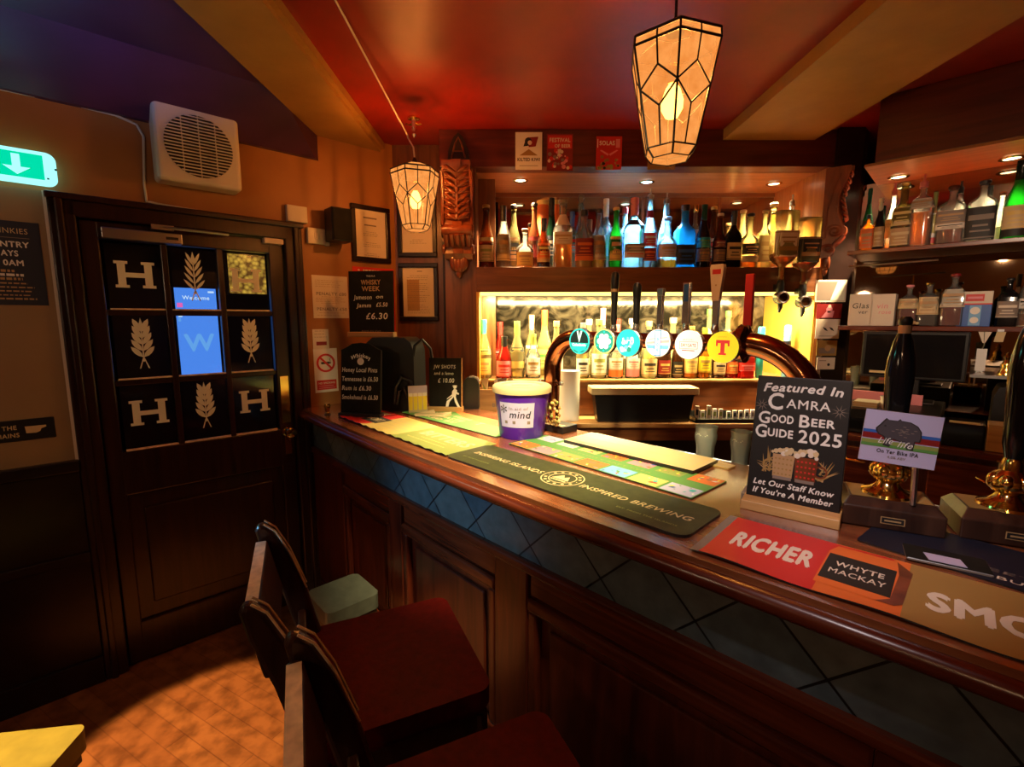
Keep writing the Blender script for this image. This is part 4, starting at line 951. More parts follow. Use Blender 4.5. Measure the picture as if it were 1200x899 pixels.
def row(fr, yoff, zb, group, where, data, start=0):
    for i, d in enumerate(data):
        desc, px, w, top, kind, glass, liq, cap, capm, labels = d[:10]; dep = d[10] if len(d) > 10 else .9
        x, _ = fr.on(px, 300 if zb > 1.7 else 400, yoff); _, zt = fr.on(px, top, yoff)
        xa, _ = fr.on(px - w / 2, 350, yoff); xb, _ = fr.on(px + w / 2, 350, yoff)
        H = zt - zb - 0.002; Wd = abs(xb - xa) * 1.06
        if H < .05: H = .05
        n = ORD[i] if i < len(ORD) else 'last'
        bottle(f'{desc}, {n} from left {where}', group, fr.w(x, yoff, zb + .001), fr.rot, H, Wd, kind, glass, liq, cap, capm, labels, dep)

G1 = 'spirit bottles on the upper shelf'
row(BB, .085, SH, G1, 'in front on upper shelf', [
 ('dark bottle with cream label', 570, 17, 240, 'slope', 'brown', ('amber', .4), 'cork', 'gold', [(.10, .36, 'cream', 'olive'), (.42, .48, 'cream', None)]),
 ('grey bottle with tall cream label', 590, 16, 241, 'slope', 'clear', ('brown', .3), 'wrap', 'black', [(.12, .54, 'cream', 'gold')]),
 ('squat amber bottle with tan label', 615, 19, 268, 'squat', 'clear', ('amber', .4), 'cork', 'cream', [(.06, .40, 'straw', 'tan')]),
 ('dark bottle with orange label', 637, 15, 256, 'slope', 'brown', ('brown', .4), 'wrap', 'black', [(.18, .50, 'orange', 'straw'), (.12, .18, 'cream', None)]),
 ('amber bottle with raised cream label', 659, 20, 234, 'tall', 'clear', ('amber', .42), 'cork', 'greyink', [(.34, .52, 'paper', 'tan'), (.62, .78, 'paper', 'pink')]),
 ('clear bottle with maroon label', 684, 19, 246, 'tall', 'clear', ('amber', .3), 'cap', 'black', [(.20, .50, 'darkred', 'orange'), (.12, .20, 'orange', None)]),
 ('grey bottle with large cream label', 701, 17, 245, 'slope', 'clear', ('amber', .2), 'cork', 'black', [(.14, .55, 'paper', 'tan')]),
 ('bright green bottle with cream label', 721, 15, 243, 'slope', 'greengl', None, 'cork', 'cream', [(.12, .52, 'straw', 'tan')]),
 ('clear bottle with pink cap', 742, 21, 232, 'tall', 'bluecl', None, 'wrap', 'pink', [(.14, .22, 'paper', 'red'), (.22, .34, 'greyink', 'paper'), (.60, .68, 'ink', None)]),
 ('clear bottle with red banded label', 760, 17, 225, 'slope', 'bluecl', None, 'pour', 'steel', [(.09, .26, 'darkred', 'orange'), (.28, .46, 'red', 'paper'), (.66, .76, 'darkred', None)]),
 ('short clear bottle with pale label', 781, 22, 254, 'squat', 'bluecl', ('amber', .18), 'cork', 'skyblue', [(.2, .46, 'lilac', 'tan')]),
 ('opaque turquoise blue bottle', 801, 21, 240, 'tall', 'turq', None, 'cap', 'black', [(.05, .36, 'navy', 'blue')]),
 ('almost black bottle with green oval label', 823, 16, 240, 'slope', 'blackgl', None, 'wrap', 'tealgl', [(.32, .48, 'teal', 'green'), (.10, .30, 'greyink', 'tan')]),
 ('brown bottle with red label', 842, 14, 250, 'slope', 'brown', ('brown', .5), 'cork', 'paper', [(.38, .50, 'darkred', 'paper'), (.12, .34, 'greyink', 'tan')]),
 ('black bottle with narrow cream label', 858, 15, 247, 'tall', 'blackgl', None, 'wrap', 'black', [(.14, .44, 'cream', 'ink')]),
 ('pale bottle with dark arched label', 877, 20, 250, 'squat', 'yellowgl', ('amber', .16), 'cork', 'black', [(.24, .44, 'ink', 'tan'), (.10, .22, 'paper', 'tan')]),
 ('pale bottle with full cream label', 894, 14, 246, 'tall', 'yellowgl', None, 'cork', 'cream', [(.10, .56, 'cream', 'tan')]),
])
row(BB, .24, SH, 'rear spirit bottles on the upper shelf', 'in back on upper shelf', [
 ('olive bottle with dark cap', 602, 15, 240, 'slope', 'olivegl', None, 'cork', 'black', [(.15, .5, 'tan', 'ink')]),
 ('dark amber bottle with dark cap', 626, 14, 238, 'slope', 'brown', ('amber', .5), 'cork', 'black', [(.2, .5, 'darkred', None)]),
 ('dark green bottle', 646, 15, 232, 'slope', 'darkgreen', None, 'wrap', 'black', [(.2, .48, 'navy', 'paper')]),
 ('clear bottle with blue cap', 670, 13, 248, 'tall', 'bluecl', None, 'wrap', 'blue', [(.3, .6, 'skyblue', 'red')]),
 ('clear bottle with round glass stopper', 680, 15, 234, 'slope', 'bluecl', None, 'ball', 'clear', [(.2, .4, 'paper', None)]),
 ('clear bottle with white cap', 709, 15, 233, 'tall', 'bluecl', None, 'wrap', 'purewhite', [(.2, .5, 'skyblue', None)]),
 ('clear blue bottle with dark cap', 731, 15, 243, 'tall', 'bluecl', None, 'cap', 'darkred', [(.2, .5, 'lilac', 'blue')]),
 ('clear bottle with slim pourer', 779, 16, 230, 'slope', 'bluecl', None, 'pour', 'steel', [(.2, .5, 'blue', 'paper')]),
 ('pale bottle with gold cap', 813, 13, 240, 'tall', 'clear', None, 'cap', 'brass', [(.4, .62, 'paper', None)]),
 ('amber bottle with gold cork', 834, 14, 242, 'slope', 'brown', ('amber', .5), 'cork', 'straw', [(.2, .5, 'cream', 'red')]),
 ('yellow green bottle', 868, 14, 246, 'slope', 'yellowgl', None, 'cork', 'cream', [(.2, .5, 'straw', 'olive')]),
 ('pale bottle with tall cream cap', 903, 17, 238, 'tall', 'yellowgl', ('amber', .25), 'cork', 'cream', [(.25, .5, 'cream', 'red')]),
 ('clear bottle with steel pourer', 924, 14, 232, 'slope', 'clear', None, 'pour', 'steel', [(.2, .5, 'paper', None)]),
])
# orange tins behind
for px, lab in ((636, 'orange round tin behind the orange labelled bottle'), (652, 'pale orange tin standing beside the dark green bottle')):
    x, zt = BB.on(px, 237, .33); zt = max(zt, SH + .2)
    t = thing('whisky_tin', lab, 'tin', BB.w(x, .33, SH), 0, 'orange tins on the upper shelf'); h = zt - SH
    b = MB(); b.lathe([(.036, 0), (.036, h)], 'orange', seg=20); b.build('tin_body', t)
    b = MB(); b.lathe([(.0375, h - .02), (.0375, h + .006), (.034, h + .008)], 'straw', seg=20); b.build('lid', t)

# bottles hung upside down in optics
for px, w, top, bot, glass, liq, lab, lm in ((916, 26, 250, 333, 'yellowgl', ('amber', .42), 'upside down amber bottle in the left optic', 'paper'), (942, 25, 258, 338, 'yellowgl', ('redliq', .36), 'upside down bottle with black label in the right optic', 'ink')):
    yo = -.01
    x, zt = BB.on(px, top, yo); _, zb = BB.on(px, bot, yo); xa, _ = BB.on(px - w / 2, 300, yo); xb, _ = BB.on(px + w / 2, 300, yo)
    bottle(lab, 'bottles hung in optics', BB.w(x, yo - .04, zb), 0, zt - zb, xb - xa, 'flask', glass, liq, None, 'black', [(.36, .72, lm, 'tan' if lm == 'ink' else 'gold')], .85, True)
    t = thing('spirit_optic', ('left' if px < 930 else 'right') + ' chrome spirit optic measure under its hung bottle', 'optic', BB.w(x, yo - .04, zb - .002), 0, 'spirit optics')
    b = MB(); b.lathe([(.016, -.045), (.02, -.03), (.02, .0), (.016, .02)], 'black', seg=14); b.build('collar', t)
    b = MB(); b.X = Matrix.Translation((0, -.012, -.075)) @ Matrix.Rotation(PI / 2, 4, 'X'); b.lathe([(.034, -.02), (.036, .0), (.034, .02), (.026, .022)], 'chrome', seg=22); b.disc(0, 0, .001, .0, 'chrome', 4); b.build('measure', t)
    b = MB(); b.tube([(.028 * math.cos(q * PI / 12), -.038, -.075 + .028 * math.sin(q * PI / 12)) for q in range(24)], .006, 'chrome', 8, closed=True); b.build('chrome_ring', t)
    b = MB(); b.disc(0, -.075, .024, -.0375, 'brown', 20); b.build('measure_window', t)
    b = MB(); b.tube([(0, -.012, -.105), (-.004, -.02, -.13), (-.012, -.025, -.155)], [.014, .012, .006], 'black', 8); b.build('spout', t)
    b = MB(); b.box(-.012, .012, .0, .065, -.03, .0, 'black'); b.build('bracket', t)

GL = 'bottles in the lower alcove'
LZ = 1.226
row(BB, .12, LZ, GL, 'in lower alcove front', [
 ('amber bottle with teal cap', 567, 17, 374, 'slope', 'yellowgl', ('amber', .4), 'wrap', 'teal', [(.06, .34, 'straw', 'tan'), (.4, .5, 'straw', 'ink')]),
 ('short red bottle with pink label', 591, 19, 394, 'slope', 'redliq', None, 'wrap', 'black', [(.05, .42, 'pink', 'red')]),
 ('yellow bottle with dark band label', 606, 17, 376, 'slope', 'yellowgl', None, 'wrap', 'olive', [(.46, .54, 'ink', 'straw'), (.18, .30, 'straw', None)]),
 ('short clear bottle with white label', 625, 17, 391, 'slope', 'clear', None, 'wrap', 'olive', [(.08, .46, 'purewhite', 'gold')]),
 ('clear bottle with white label', 652, 16, 376, 'slope', 'yellowgl', None, 'cap', 'straw', [(.08, .4, 'paper', 'gold')]),
 ('clear bottle with black and white label', 683, 15, 378, 'slope', 'yellowgl', None, 'cap', 'greyink', [(.06, .36, 'purewhite', 'ink')]),
 ('pale bottle with white and green label', 702, 18, 374, 'slope', 'yellowgl', None, 'cap', 'olive', [(.06, .42, 'purewhite', 'olive')]),
 ('bottle with orange and white label', 722, 17, 380, 'slope', 'clear', None, 'wrap', 'pink', [(.03, .16, 'orange', None), (.16, .38, 'purewhite', 'tan')]),
 ('bottle with pink base label', 742, 16, 378, 'slope', 'clear', None, 'cap', 'paper', [(.03, .16, 'pink', None), (.16, .36, 'purewhite', 'pink')]),
 ('round bottle with big cream label', 761, 19, 386, 'slope', 'yellowgl', None, 'cap', 'black', [(.05, .40, 'cream', 'ink')]),
 ('dark brown bottle with red label', 779, 15, 384, 'slope', 'brown', ('brown', .5), 'wrap', 'black', [(.08, .36, 'darkred', 'straw')]),
 ('very dark bottle with gold label', 795, 13, 386, 'slope', 'brown', ('brown', .5), 'wrap', 'ink', [(.06, .34, 'ink', 'cream')]),
 ('gold spirit bottle with cream label', 810, 16, 382, 'slope', 'amber', None, 'cap', 'gold', [(.1, .42, 'straw', 'tan')]),
 ('bottle with bright yellow label', 826, 15, 384, 'slope', 'amber', None, 'wrap', 'yellow', [(.12, .44, 'yellow', 'gold')]),
 ('dark bottle with cream label', 844, 15, 386, 'slope', 'brown', ('brown', .5), 'wrap', 'black', [(.08, .34, 'cream', 'ink')]),
 ('red spirit bottle with orange label', 859, 14, 390, 'slope', 'redliq', None, 'cap', 'gold', [(.1, .36, 'orange', 'straw')]),
 ('short square bottle of red spirit', 875, 17, 400, 'tall', 'redliq', None, 'cap', 'red', [(.2, .42, 'red', 'pink')]),
])
row(BB, .27, LZ, 'rear bottles in the lower alcove', 'in lower alcove rear', [
 ('tall red bottle', 586, 15, 377, 'slope', 'redliq', None, 'wrap', 'red', [(.3, .5, 'red', 'pink')]),
 ('white bottle with pale cap', 623, 15, 369, 'slope', 'yellowgl', None, 'wrap', 'cream', [(.2, .5, 'purewhite', None)]),
 ('yellow green bottle with orange cap', 638, 17, 363, 'slope', 'yellowgl', None, 'wrap', 'orange', [(.45, .56, 'green', None), (.1, .4, 'straw', 'green')]),
 ('pale bottle with white cap', 690, 16, 374, 'slope', 'yellowgl', None, 'cap', 'purewhite', [(.2, .5, 'straw', None)]),
 ('bottle with dusky pink cap', 706, 15, 361, 'slope', 'clear', None, 'wrap', 'pink', [(.3, .55, 'cream', None)]),
 ('bottle with red cap', 724, 14, 374, 'slope', 'clear', None, 'wrap', 'red', [(.3, .5, 'cream', 'red')]),
 ('bottle with white shoulder label', 740, 17, 373, 'tall', 'yellowgl', None, 'cap', 'purewhite', [(.3, .62, 'purewhite', None)]),
 ('straw coloured bottle', 760, 17, 376, 'tall', 'yellowgl', None, 'cap', 'straw', [(.3, .6, 'straw', 'gold')]),
 ('pale straw bottle with cap', 788, 18, 372, 'tall', 'yellowgl', None, 'cap', 'cream', [(.3, .6, 'cream', 'straw')]),
 ('green white labelled bottle', 830, 15, 362, 'tall', 'yellowgl', None, 'cap', 'green', [(.3, .66, 'purewhite', 'olive')]),
 ('second green white labelled bottle', 852, 15, 364, 'tall', 'yellowgl', None, 'cap', 'green', [(.3, .66, 'purewhite', 'olive')]),
])
for px, top, yo, m, lab in ((893, 383, .12, 'teal', 'small teal can at the right end of the lower alcove'), (924, 381, .12, 'skyblue', 'small blue can against the yellow side panel')):
    x, zt = BB.on(px, top, yo); t = thing('drinks_can', lab, 'can', BB.w(x, yo, LZ), 0, 'small cans in the lower alcove'); h = max(.1, zt - LZ)
    b = MB(); b.lathe([(.017, 0), (.02, .006), (.02, h - .01), (.016, h)], m, seg=16); b.build('can_body', t)
    b = MB(); b.lathe([(.0205, h * .45), (.0205, h * .7)], 'navy', seg=16, cap=False); b.build('paper_label', t)

GR = 'bottles on the upper angled shelf'
row(RW, .055, RZ1, GR, 'on upper angled shelf front', [
 ('bottle with orange tan label', 1014, 14, 252, 'flask', 'amber', None, 'cap', 'black', [(.05, .6, 'orange', 'tan')]),
 ('dark bottle with white cap', 1027, 13, 233, 'slope', 'blackgl', None, 'wrap', 'purewhite', [(.05, .44, 'tan', 'cream')]),
 ('dark bottle with white arched label', 1053, 23, 216, 'tall', 'olivegl', ('brown', .5), 'cork', 'yellowgl', [(.03, .30, 'tan', 'cream'), (.34, .62, 'cream', 'straw')]),
 ('round whisky decanter with pink cap', 1074, 28, 211, 'flask', 'clear', ('amber', .5), 'pour', 'pink', [(.55, .70, 'paper', 'tan')], .8),
 ('slim bottle with white and red label', 1089, 13, 226, 'slope', 'yellowgl', None, 'wrap', 'olive', [(.03, .14, 'red', None), (.14, .6, 'purewhite', None)]),
 ('broad clear bottle with dark label', 1109, 32, 219, 'flask', 'clear', ('brown', .25), 'cork', 'brown', [(.34, .56, 'greyink', 'tan'), (.24, .34, 'paper', 'ink')], .7),
 ('broad black bottle with pale shoulders', 1144, 33, 213, 'flask', 'clear', None, 'cork', 'black', [(.02, .56, 'ink', 'greyink')], .7),
 ('large green bottle with cream label', 1184, 31, 190, 'slope', 'greengl', None, 'wrap', 'darkgreen', [(.12, .42, 'cream', 'straw'), (.02, .12, 'ink', None)], .8),
])
row(RW, .15, RZ1, 'rear bottles on the upper angled shelf', 'on upper angled shelf rear', [
 ('dark teal bottle', 1013, 12, 222, 'slope', 'darkgreen', None, 'wrap', 'tealgl', [(.2, .5, 'ink', None)]),
 ('clear bottle with thin neck', 1041, 16, 221, 'slope', 'clear', None, 'pour', 'pink', [(.2, .5, 'tan', None)]),
 ('clear bottle with dark pourer', 1117, 18, 219, 'slope', 'clear', None, 'pour', 'black', [(.2, .5, 'paper', None)]),
 ('dark necked bottle', 1151, 16, 219, 'slope', 'brown', None, 'wrap', 'black', [(.2, .5, 'ink', None)]),
 ('clear bottle with bronze stopper', 1166, 18, 226, 'slope', 'clear', None, 'cork', 'copper', [(.05, .3, 'paper', None)]),
])
row(RW, .06, RZ2, 'bottles on the lower angled shelf', 'on lower angled shelf', [
 ('red spirit bottle with cream label', 1060, 22, 334, 'flask', 'clear', ('redliq', .42), 'cork', 'pink', [(.42, .66, 'cream', 'tan')]),
 ('clear spirit bottle with cream label', 1083, 24, 331, 'flask', 'clear', ('brown', .22), 'cork', 'brass', [(.26, .66, 'cream', 'tan')]),
 ('broad red bottle with cream label', 1111, 28, 321, 'flask', 'clear', ('redliq', .36), 'cork', 'darkred', [(.36, .70, 'paper', 'tan')]),
 ('dark bottle with grey round label', 1175, 24, 326, 'flask', 'blackgl', None, 'cork', 'black', [(.18, .52, 'greyink', 'paper')]),
 ('clear bottle with white label', 1196, 20, 308, 'slope', 'clear', ('amber', .2), 'wrap', 'purewhite', [(.28, .44, 'purewhite', 'ink')]),
])
# cartons on the lower angled shelf
for i, (rc, m, lab) in enumerate((((996, 345, 1021, 379), 'paper', 'white carton with black lettering on the lower angled shelf'), ((1021, 345, 1047, 379), 'pink', 'pinkish carton beside the white carton, lower shelf'))):
    x, z, w, h = rect_on(RW, *rc, .03)
    t = thing('glass_carton', lab, 'carton', RW.w(x, .03, RZ2), RW.rot, 'cartons on the lower angled shelf'); h = z + h / 2 - RZ2
    b = MB(); b.box(-w / 2 + .001, w / 2 - .001, 0, .09, 0, h, 'paper'); b.build('box_body', t, bevel=.002)
    b = MB(); b.text('Glas' if i == 0 else 'vin', 0, h * .55, -.001, h * .17, 'ink' if i == 0 else 'pink', shear=.1); b.text('ver' if i == 0 else 'rose', w * .12, h * .38, -.001, h * .12, 'ink' if i == 0 else 'pink', shear=.1); b.build('lettering', t)
x, z, w, h = rect_on(RW, 1125, 342, 1160, 379, .03); h = z + h / 2 - RZ2
t = thing('snack_box', 'blue white box with red top patch on the lower angled shelf', 'box', RW.w(x, .03, RZ2), RW.rot)
b = MB(); b.box(-w / 2, w / 2, 0, .08, 0, h * .65, 'blue'); b.box(-w / 2, w / 2, 0, .08, h * .65, h, 'paper'); b.build('box_body', t, bevel=.002)
b = MB(); b.flat(-w * .3, w * .25, h * .72, h * .92, -.001, 'red'); b.flat(-w * .24, w * .2, h * .79, h * .85, -.0016, 'pink'); b.flat(-w * .15, w * .2, 0.004, h * .6, -.001, 'skyblue'); b.disc(w * .02, h * .45, w * .15, -.0016, 'purewhite', 16); b.disc(w * .02, h * .18, w * .13, -.0016, 'purewhite', 16); b.flat(-w / 2, w / 2, h * .62, h * .66, -.001, 'red'); b.build('print', t)

# ------------------------------------------------------------------ mats and papers lying on the bar
def mat_frame(px0, px1, z=BT):
    """Place a runner from the photo positions of its two front corners."""
    a, c = at_z(*px0, z), at_z(*px1, z); d = c - a
    return a, math.atan2(d.y, d.x), d.length

def rounded(x0, x1, y0, y1, r, n=5):
    o = []
    for cx, cy, a0 in ((x1 - r, y0 + r, -90), (x1 - r, y1 - r, 0), (x0 + r, y1 - r, 90), (x0 + r, y0 + r, 180)):
        for i in range(n + 1):
            a = math.radians(a0 + 90 * i / n); o.append((cx + r * math.cos(a), cy + r * math.sin(a)))
    return o

def wavy(b, x0, x1, y0, y1, h, m, amp=0.004, n=24, freq=9.0, edge='black', th=0.003):
    """Cloth runner: flat but for a ruffled front edge."""
    vs = []; fs = []
    for i in range(n + 1):
        x = x0 + (x1 - x0) * i / n
        w = amp * (0.5 + 0.5 * math.sin(freq * PI * x / 0.88))
        vs += [(x, y0, h + w), (x, y0 + .012, h + w * .55), (x, y0 + .034, h), (x, y1, h)]
    for i in range(n):
        for k in range(3): fs.append((4 * i + k, 4 * i + 4 + k, 4 * i + 5 + k, 4 * i + 1 + k))
    b.add(vs, fs, m, True)
    for e, fl in ((vs[0::4], False), (vs[3::4], True)):
        lo = [(p[0], p[1], p[2] - th) for p in e]
        q = [(i, n + 1 + i, n + 2 + i, i + 1) for i in range(n)]
        b.add(list(e) + lo, [tuple(reversed(f)) for f in q] if fl else q, edge)

def wave_top(x, amp, freq): return amp * (0.5 + 0.5 * math.sin(freq * PI * x / 0.88))

# far runner: red, straw and olive blocks, ruffled front edge
a, rot, L = mat_frame((396, 489), (522, 536)); wd = 0.235
t = thing('bar_runner', 'red straw and olive bar runner with ruffled edge beside the door', 'bar mat', a + Vector((0, 0, .0005)), rot, 'bar runners')
b = MB(); wavy(b, 0, L * .27, 0, wd, .005, 'red', .006, 12, 24); wavy(b, L * .27, L * .57, 0, wd, .005, 'straw', .006, 14, 24); wavy(b, L * .57, L, 0, wd, .005, 'olive', .006, 18, 24); b.build('runner', t)
b = MB(); b.X = Matrix.Translation((0, 0, .0056)) @ FLATX
b.flat(L * .13, L * .3, wd * .25, wd * .62, 0, 'ink'); b.text('PORT', L * .215, wd * .36, -.0006, wd * .17, 'cream', bold=.02, width=L * .13); b.flat(L * .05, L * .15, wd * .62, wd * .9, 0, 'cream')
b.text('BITTERS', L * .79, wd * .46, 0, wd * .26, 'cream', bold=.03, width=L * .34); lines(b, L * .62, L * .95, wd * .34, wd * .22, 2, 0, 'straw', .006)
for i in range(4): b.flat(L * .31, L * .54, wd * (.25 + .15 * i), wd * (.27 + .15 * i), 0, 'cream')
b.build('print', t)
# second far runner: orange and green
a, rot, L = mat_frame((468, 486), (573, 520)); a2 = at_z(560, 508, BT)
t = thing('bar_runner', 'green and orange bar runner with white lettering behind the purple bucket', 'bar mat', at_z(470, 484, BT) + Vector((.0, .0, .0005)), -.80, 'bar runners')
p0 = at_z(470, 484, BT); L = (at_z(578, 514, BT) - p0).length; wd = .22
b = MB(); b.slab(rounded(0, L, 0, wd, .01), 0, .004, 'green', 'black'); b.build('runner', t)
b = MB(); b.X = Matrix.Translation((0, 0, .0045)) @ FLATX
b.poly([(L * .2, 0, wd), (L * .5, 0, wd * .62), (L, 0, wd * .62), (L, 0, wd)], 'orange')
for i, s in enumerate(('SCOTTISH', 'GIN TASTE', 'MIXED BY')): b.text(s, L * .14, wd * (.52 - .2 * i), -.0005, wd * .12, 'cream', 'L', .03, width=L * .42)
b.text('T', L * .66, wd * .38, -.0005, wd * .2, 'cream', 'L', .03); b.build('print', t)
for i, (px, py, rz, lab) in enumerate(((498, 486, .3, 'pale folded leaflet by the small chalkboard base'), (515, 487, -.5, 'pale paper slip lying on the green runner end'))):
    p = at_z(px, py, BT + .006); t = thing('leaflet', lab, 'leaflet', p, rz, 'loose leaflets on the bar')
    b = MB(); b.add([(-.05, -.03, 0), (.05, -.03, 0), (.05, .03, .0), (-.05, .03, .0), (-.05, .03, .002), (.05, .032, .018), (.05, -.03, .004), (-.05, -.03, .004)], [(0, 3, 2, 1), (4, 7, 6, 5), (0, 1, 6, 7), (1, 2, 5, 6), (2, 3, 4, 5), (3, 0, 7, 4)], 'cream'); b.build('paper', t)
    b = MB(); b.X = Matrix.Translation((0, -.012, .0075)) @ FLATX; b.flat(-.04, .035, 0, .004, 0, 'olive'); b.flat(-.04, .02, .01, .014, 0, 'greyink'); b.build('print', t)

# long dark runner with lettering
a, rot, L = mat_frame((521, 536), (803, 634)); wd = .205
t = thing('bar_runner', 'long dark olive rubber runner with round emblem mid way along the bar', 'bar mat', a + Vector((0, 0, .0005)), rot, 'bar runners')
b = MB(); b.slab(rounded(0, L, 0, wd, .03), 0, .007, 'matdark', 'black'); b.build('runner', t)
b = MB(); b.X = Matrix.Translation((0, 0, .0076)) @ FLATX
cx_ = L * .505
b.text('INSPIRING ISLANDS', cx_ - .075, wd * .44, 0, .025, 'cream', 'R', .012, .15, width=.315); b.text('INSPIRED BREWING', cx_ + .075, wd * .42, 0, .025, 'cream', 'L', .012, .15, width=.325)
b.text('EST. FROM THE ISLANDS', L - .04, wd * .18, 0, .008, 'olive', 'R', .0, width=.16); b.text('EST. FROM THE ISLANDS', .05, wd * .20, 0, .007, 'olive', 'L', .0, width=.13)
for r0, r1 in ((.062, .0655), (.040, .043)): b.ring(cx_, wd * .52, r0, r1, 0, 'cream', 36)
for i in range(14):
    q = 2 * PI * i / 14; b.disc(cx_ + .052 * math.cos(q), wd * .52 + .052 * math.sin(q), .0055 if i % 7 else .002, 0, 'cream', 6)
b.poly([(cx_ - .03, -.0003, wd * .52 - .014), (cx_ + .03, -.0003, wd * .52 - .014), (cx_ + .012, -.0003, wd * .52 + .02), (cx_ + .003, -.0003, wd * .52 + .004), (cx_ - .012, -.0003, wd * .52 + .024)], 'cream'); b.flat(cx_ - .028, cx_ + .028, wd * .52 - .026, wd * .52 - .019, -.0003, 'cream')
b.build('lettering', t)

# colourful runner behind it
a, rot, L = mat_frame((596, 521), (810, 586)); wd = .205
t = thing('bar_runner', 'patchwork runner of bright picture tiles round a green stripe', 'bar mat', a + Vector((0, 0, .0005)), rot, 'bar runners')
b = MB(); b.slab(rounded(0, L, 0, wd, .004), 0, .004, 'green', 'black'); b.build('runner', t)
b = MB(); b.X = Matrix.Translation((0, 0, .0045)) @ FLATX
rr = random.Random(4); pal = ['orange', 'straw', 'pink', 'lilac', 'olive', 'paper', 'orange', 'straw', 'skyblue']
for rw, (z0, z1) in enumerate(((.0, .38), (.62, 1.0))):
    n = 7
    for i in range(n):
        x0, x1 = L * (i + .06 + .4 * rw * .3) / n, L * (i + .97) / n; b.flat(x0, x1, wd * z0 + .003, wd * z1 - .003, 0, pal[(i * 2 + rw * 3) % 9])
        for k in range(9):
            cx, cz = rr.uniform(x0 + .008, x1 - .008), rr.uniform(wd * z0 + .01, wd * z1 - .01); r = rr.uniform(.004, .013); q = rr.uniform(0, PI)
            b.poly([(cx + r * math.cos(q), -.0003 - k * 5e-5, cz + r * math.sin(q)), (cx + .4 * r * math.cos(q + 1.6), -.0003 - k * 5e-5, cz + .4 * r * math.sin(q + 1.6)), (cx - r * math.cos(q), -.0003 - k * 5e-5, cz - r * math.sin(q)), (cx + .6 * r * math.cos(q + 4.7), -.0003 - k * 5e-5, cz + .6 * r * math.sin(q + 4.7))], rr.choice(['red', 'green', 'purewhite', 'pink', 'blue', 'yellow', 'greyink', 'teal']))
b.text('SCOTTISH CRAFT BEER', L * .5, wd * .46, 0, .011, 'olive', bold=.01, width=L * .5); b.build('print', t)
# pale slim tray with black edge
a, rot, L = mat_frame((660, 520), (812, 558)); wd = .175
t = thing('drip_tray', 'pale slim bar tray with black edge in front of the taps', 'tray', a + Vector((0, 0, .0045)), rot)
b = MB(); b.slab(rounded(0, L, 0, wd, .006), 0, .012, 'cream', 'black'); b.build('tray_base', t)
b = MB(); b.X = Matrix.Translation((0, 0, .0126)) @ FLATX
for x0, x1, z0, z1 in ((.02, L - .02, .02, .023), (.02, L - .02, wd - .023, wd - .02), (.02, .023, .02, wd - .02), (L - .023, L - .02, .02, wd - .02), (.02, L - .02, wd * .5, wd * .51)): b.flat(x0, x1, z0, z1, 0, 'straw')
b.build('ribbing', t)
a, rot, L = mat_frame((690, 511), (858, 552))
t = thing('bar_towel', 'pale folded bar towel along the inner bar edge', 'towel', a + Vector((0, 0, .0005)), rot)
b = MB(); b.slab(rounded(0, L * .98, 0, .05, .004), 0, .005, 'cream', 'straw'); b.build('cloth', t, bevel=.002)
b = MB(); b.X = Matrix.Translation((0, 0, .0056)) @ FLATX; b.flat(.01, L * .96, .02, .024, 0, 'straw'); b.build('stripe', t)

# red and gold runner
a, rot, _ = mat_frame((808, 646), (1065, 733)); L = .89; wd = .235
t = thing('bar_runner', 'red and gold runner lettered RICHER at the near end of the bar', 'bar mat', a + Vector((0, 0, .0005)), rot, 'bar runners')
b = MB(); wavy(b, 0, .018, 0, wd, .004, 'greyink', .003, 2, 7); wavy(b, .018, .215, 0, wd, .004, 'red', .005, 12, 7); wavy(b, .215, .335, 0, wd, .004, 'orange', .005, 10, 7); wavy(b, .335, L, 0, wd, .004, 'gold', .005, 24, 7); b.build('runner', t)
b = MB(); b.X = Matrix.Translation((0, 0, .0046)) @ FLATX
b.text('RICHER', .122, wd * .36, 0, .072, 'paper', bold=.05, width=.148)
b.poly([(.21, 0, wd * .98), (.31, 0, wd * .99), (.31, 0, wd * .93), (.235, 0, wd * .9), (.215, 0, wd * .55), (.205, 0, wd * .5)], 'red')
b.poly([(.21, -.0001, wd * .16), (.325, -.0001, wd * .16), (.335, -.0001, wd * .22), (.34, -.0001, wd * .8), (.315, -.0001, wd * .95), (.22, -.0001, wd * .95), (.21, -.0001, wd * .8)], 'orange')
b.poly([(.30, -.0002, wd * .16), (.325, -.0002, wd * .16), (.335, -.0002, wd * .22), (.34, -.0002, wd * .8), (.315, -.0002, wd * .95), (.322, -.0002, wd * .7), (.318, -.0002, wd * .25)], 'carved')
b.flat(.213, .318, wd * .26, wd * .76, -.0004, 'ink'); b.text('WHYTE', .266, wd * .54, -.0008, .021, 'paper', bold=.02, width=.075); b.text('MACKAY', .266, wd * .39, -.0008, .021, 'paper', bold=.008, width=.085)
b.text('SMOOTHER', .362, wd * .30, 0, .066, 'paper', 'L', .05, width=.37)
b.build('lettering', t)
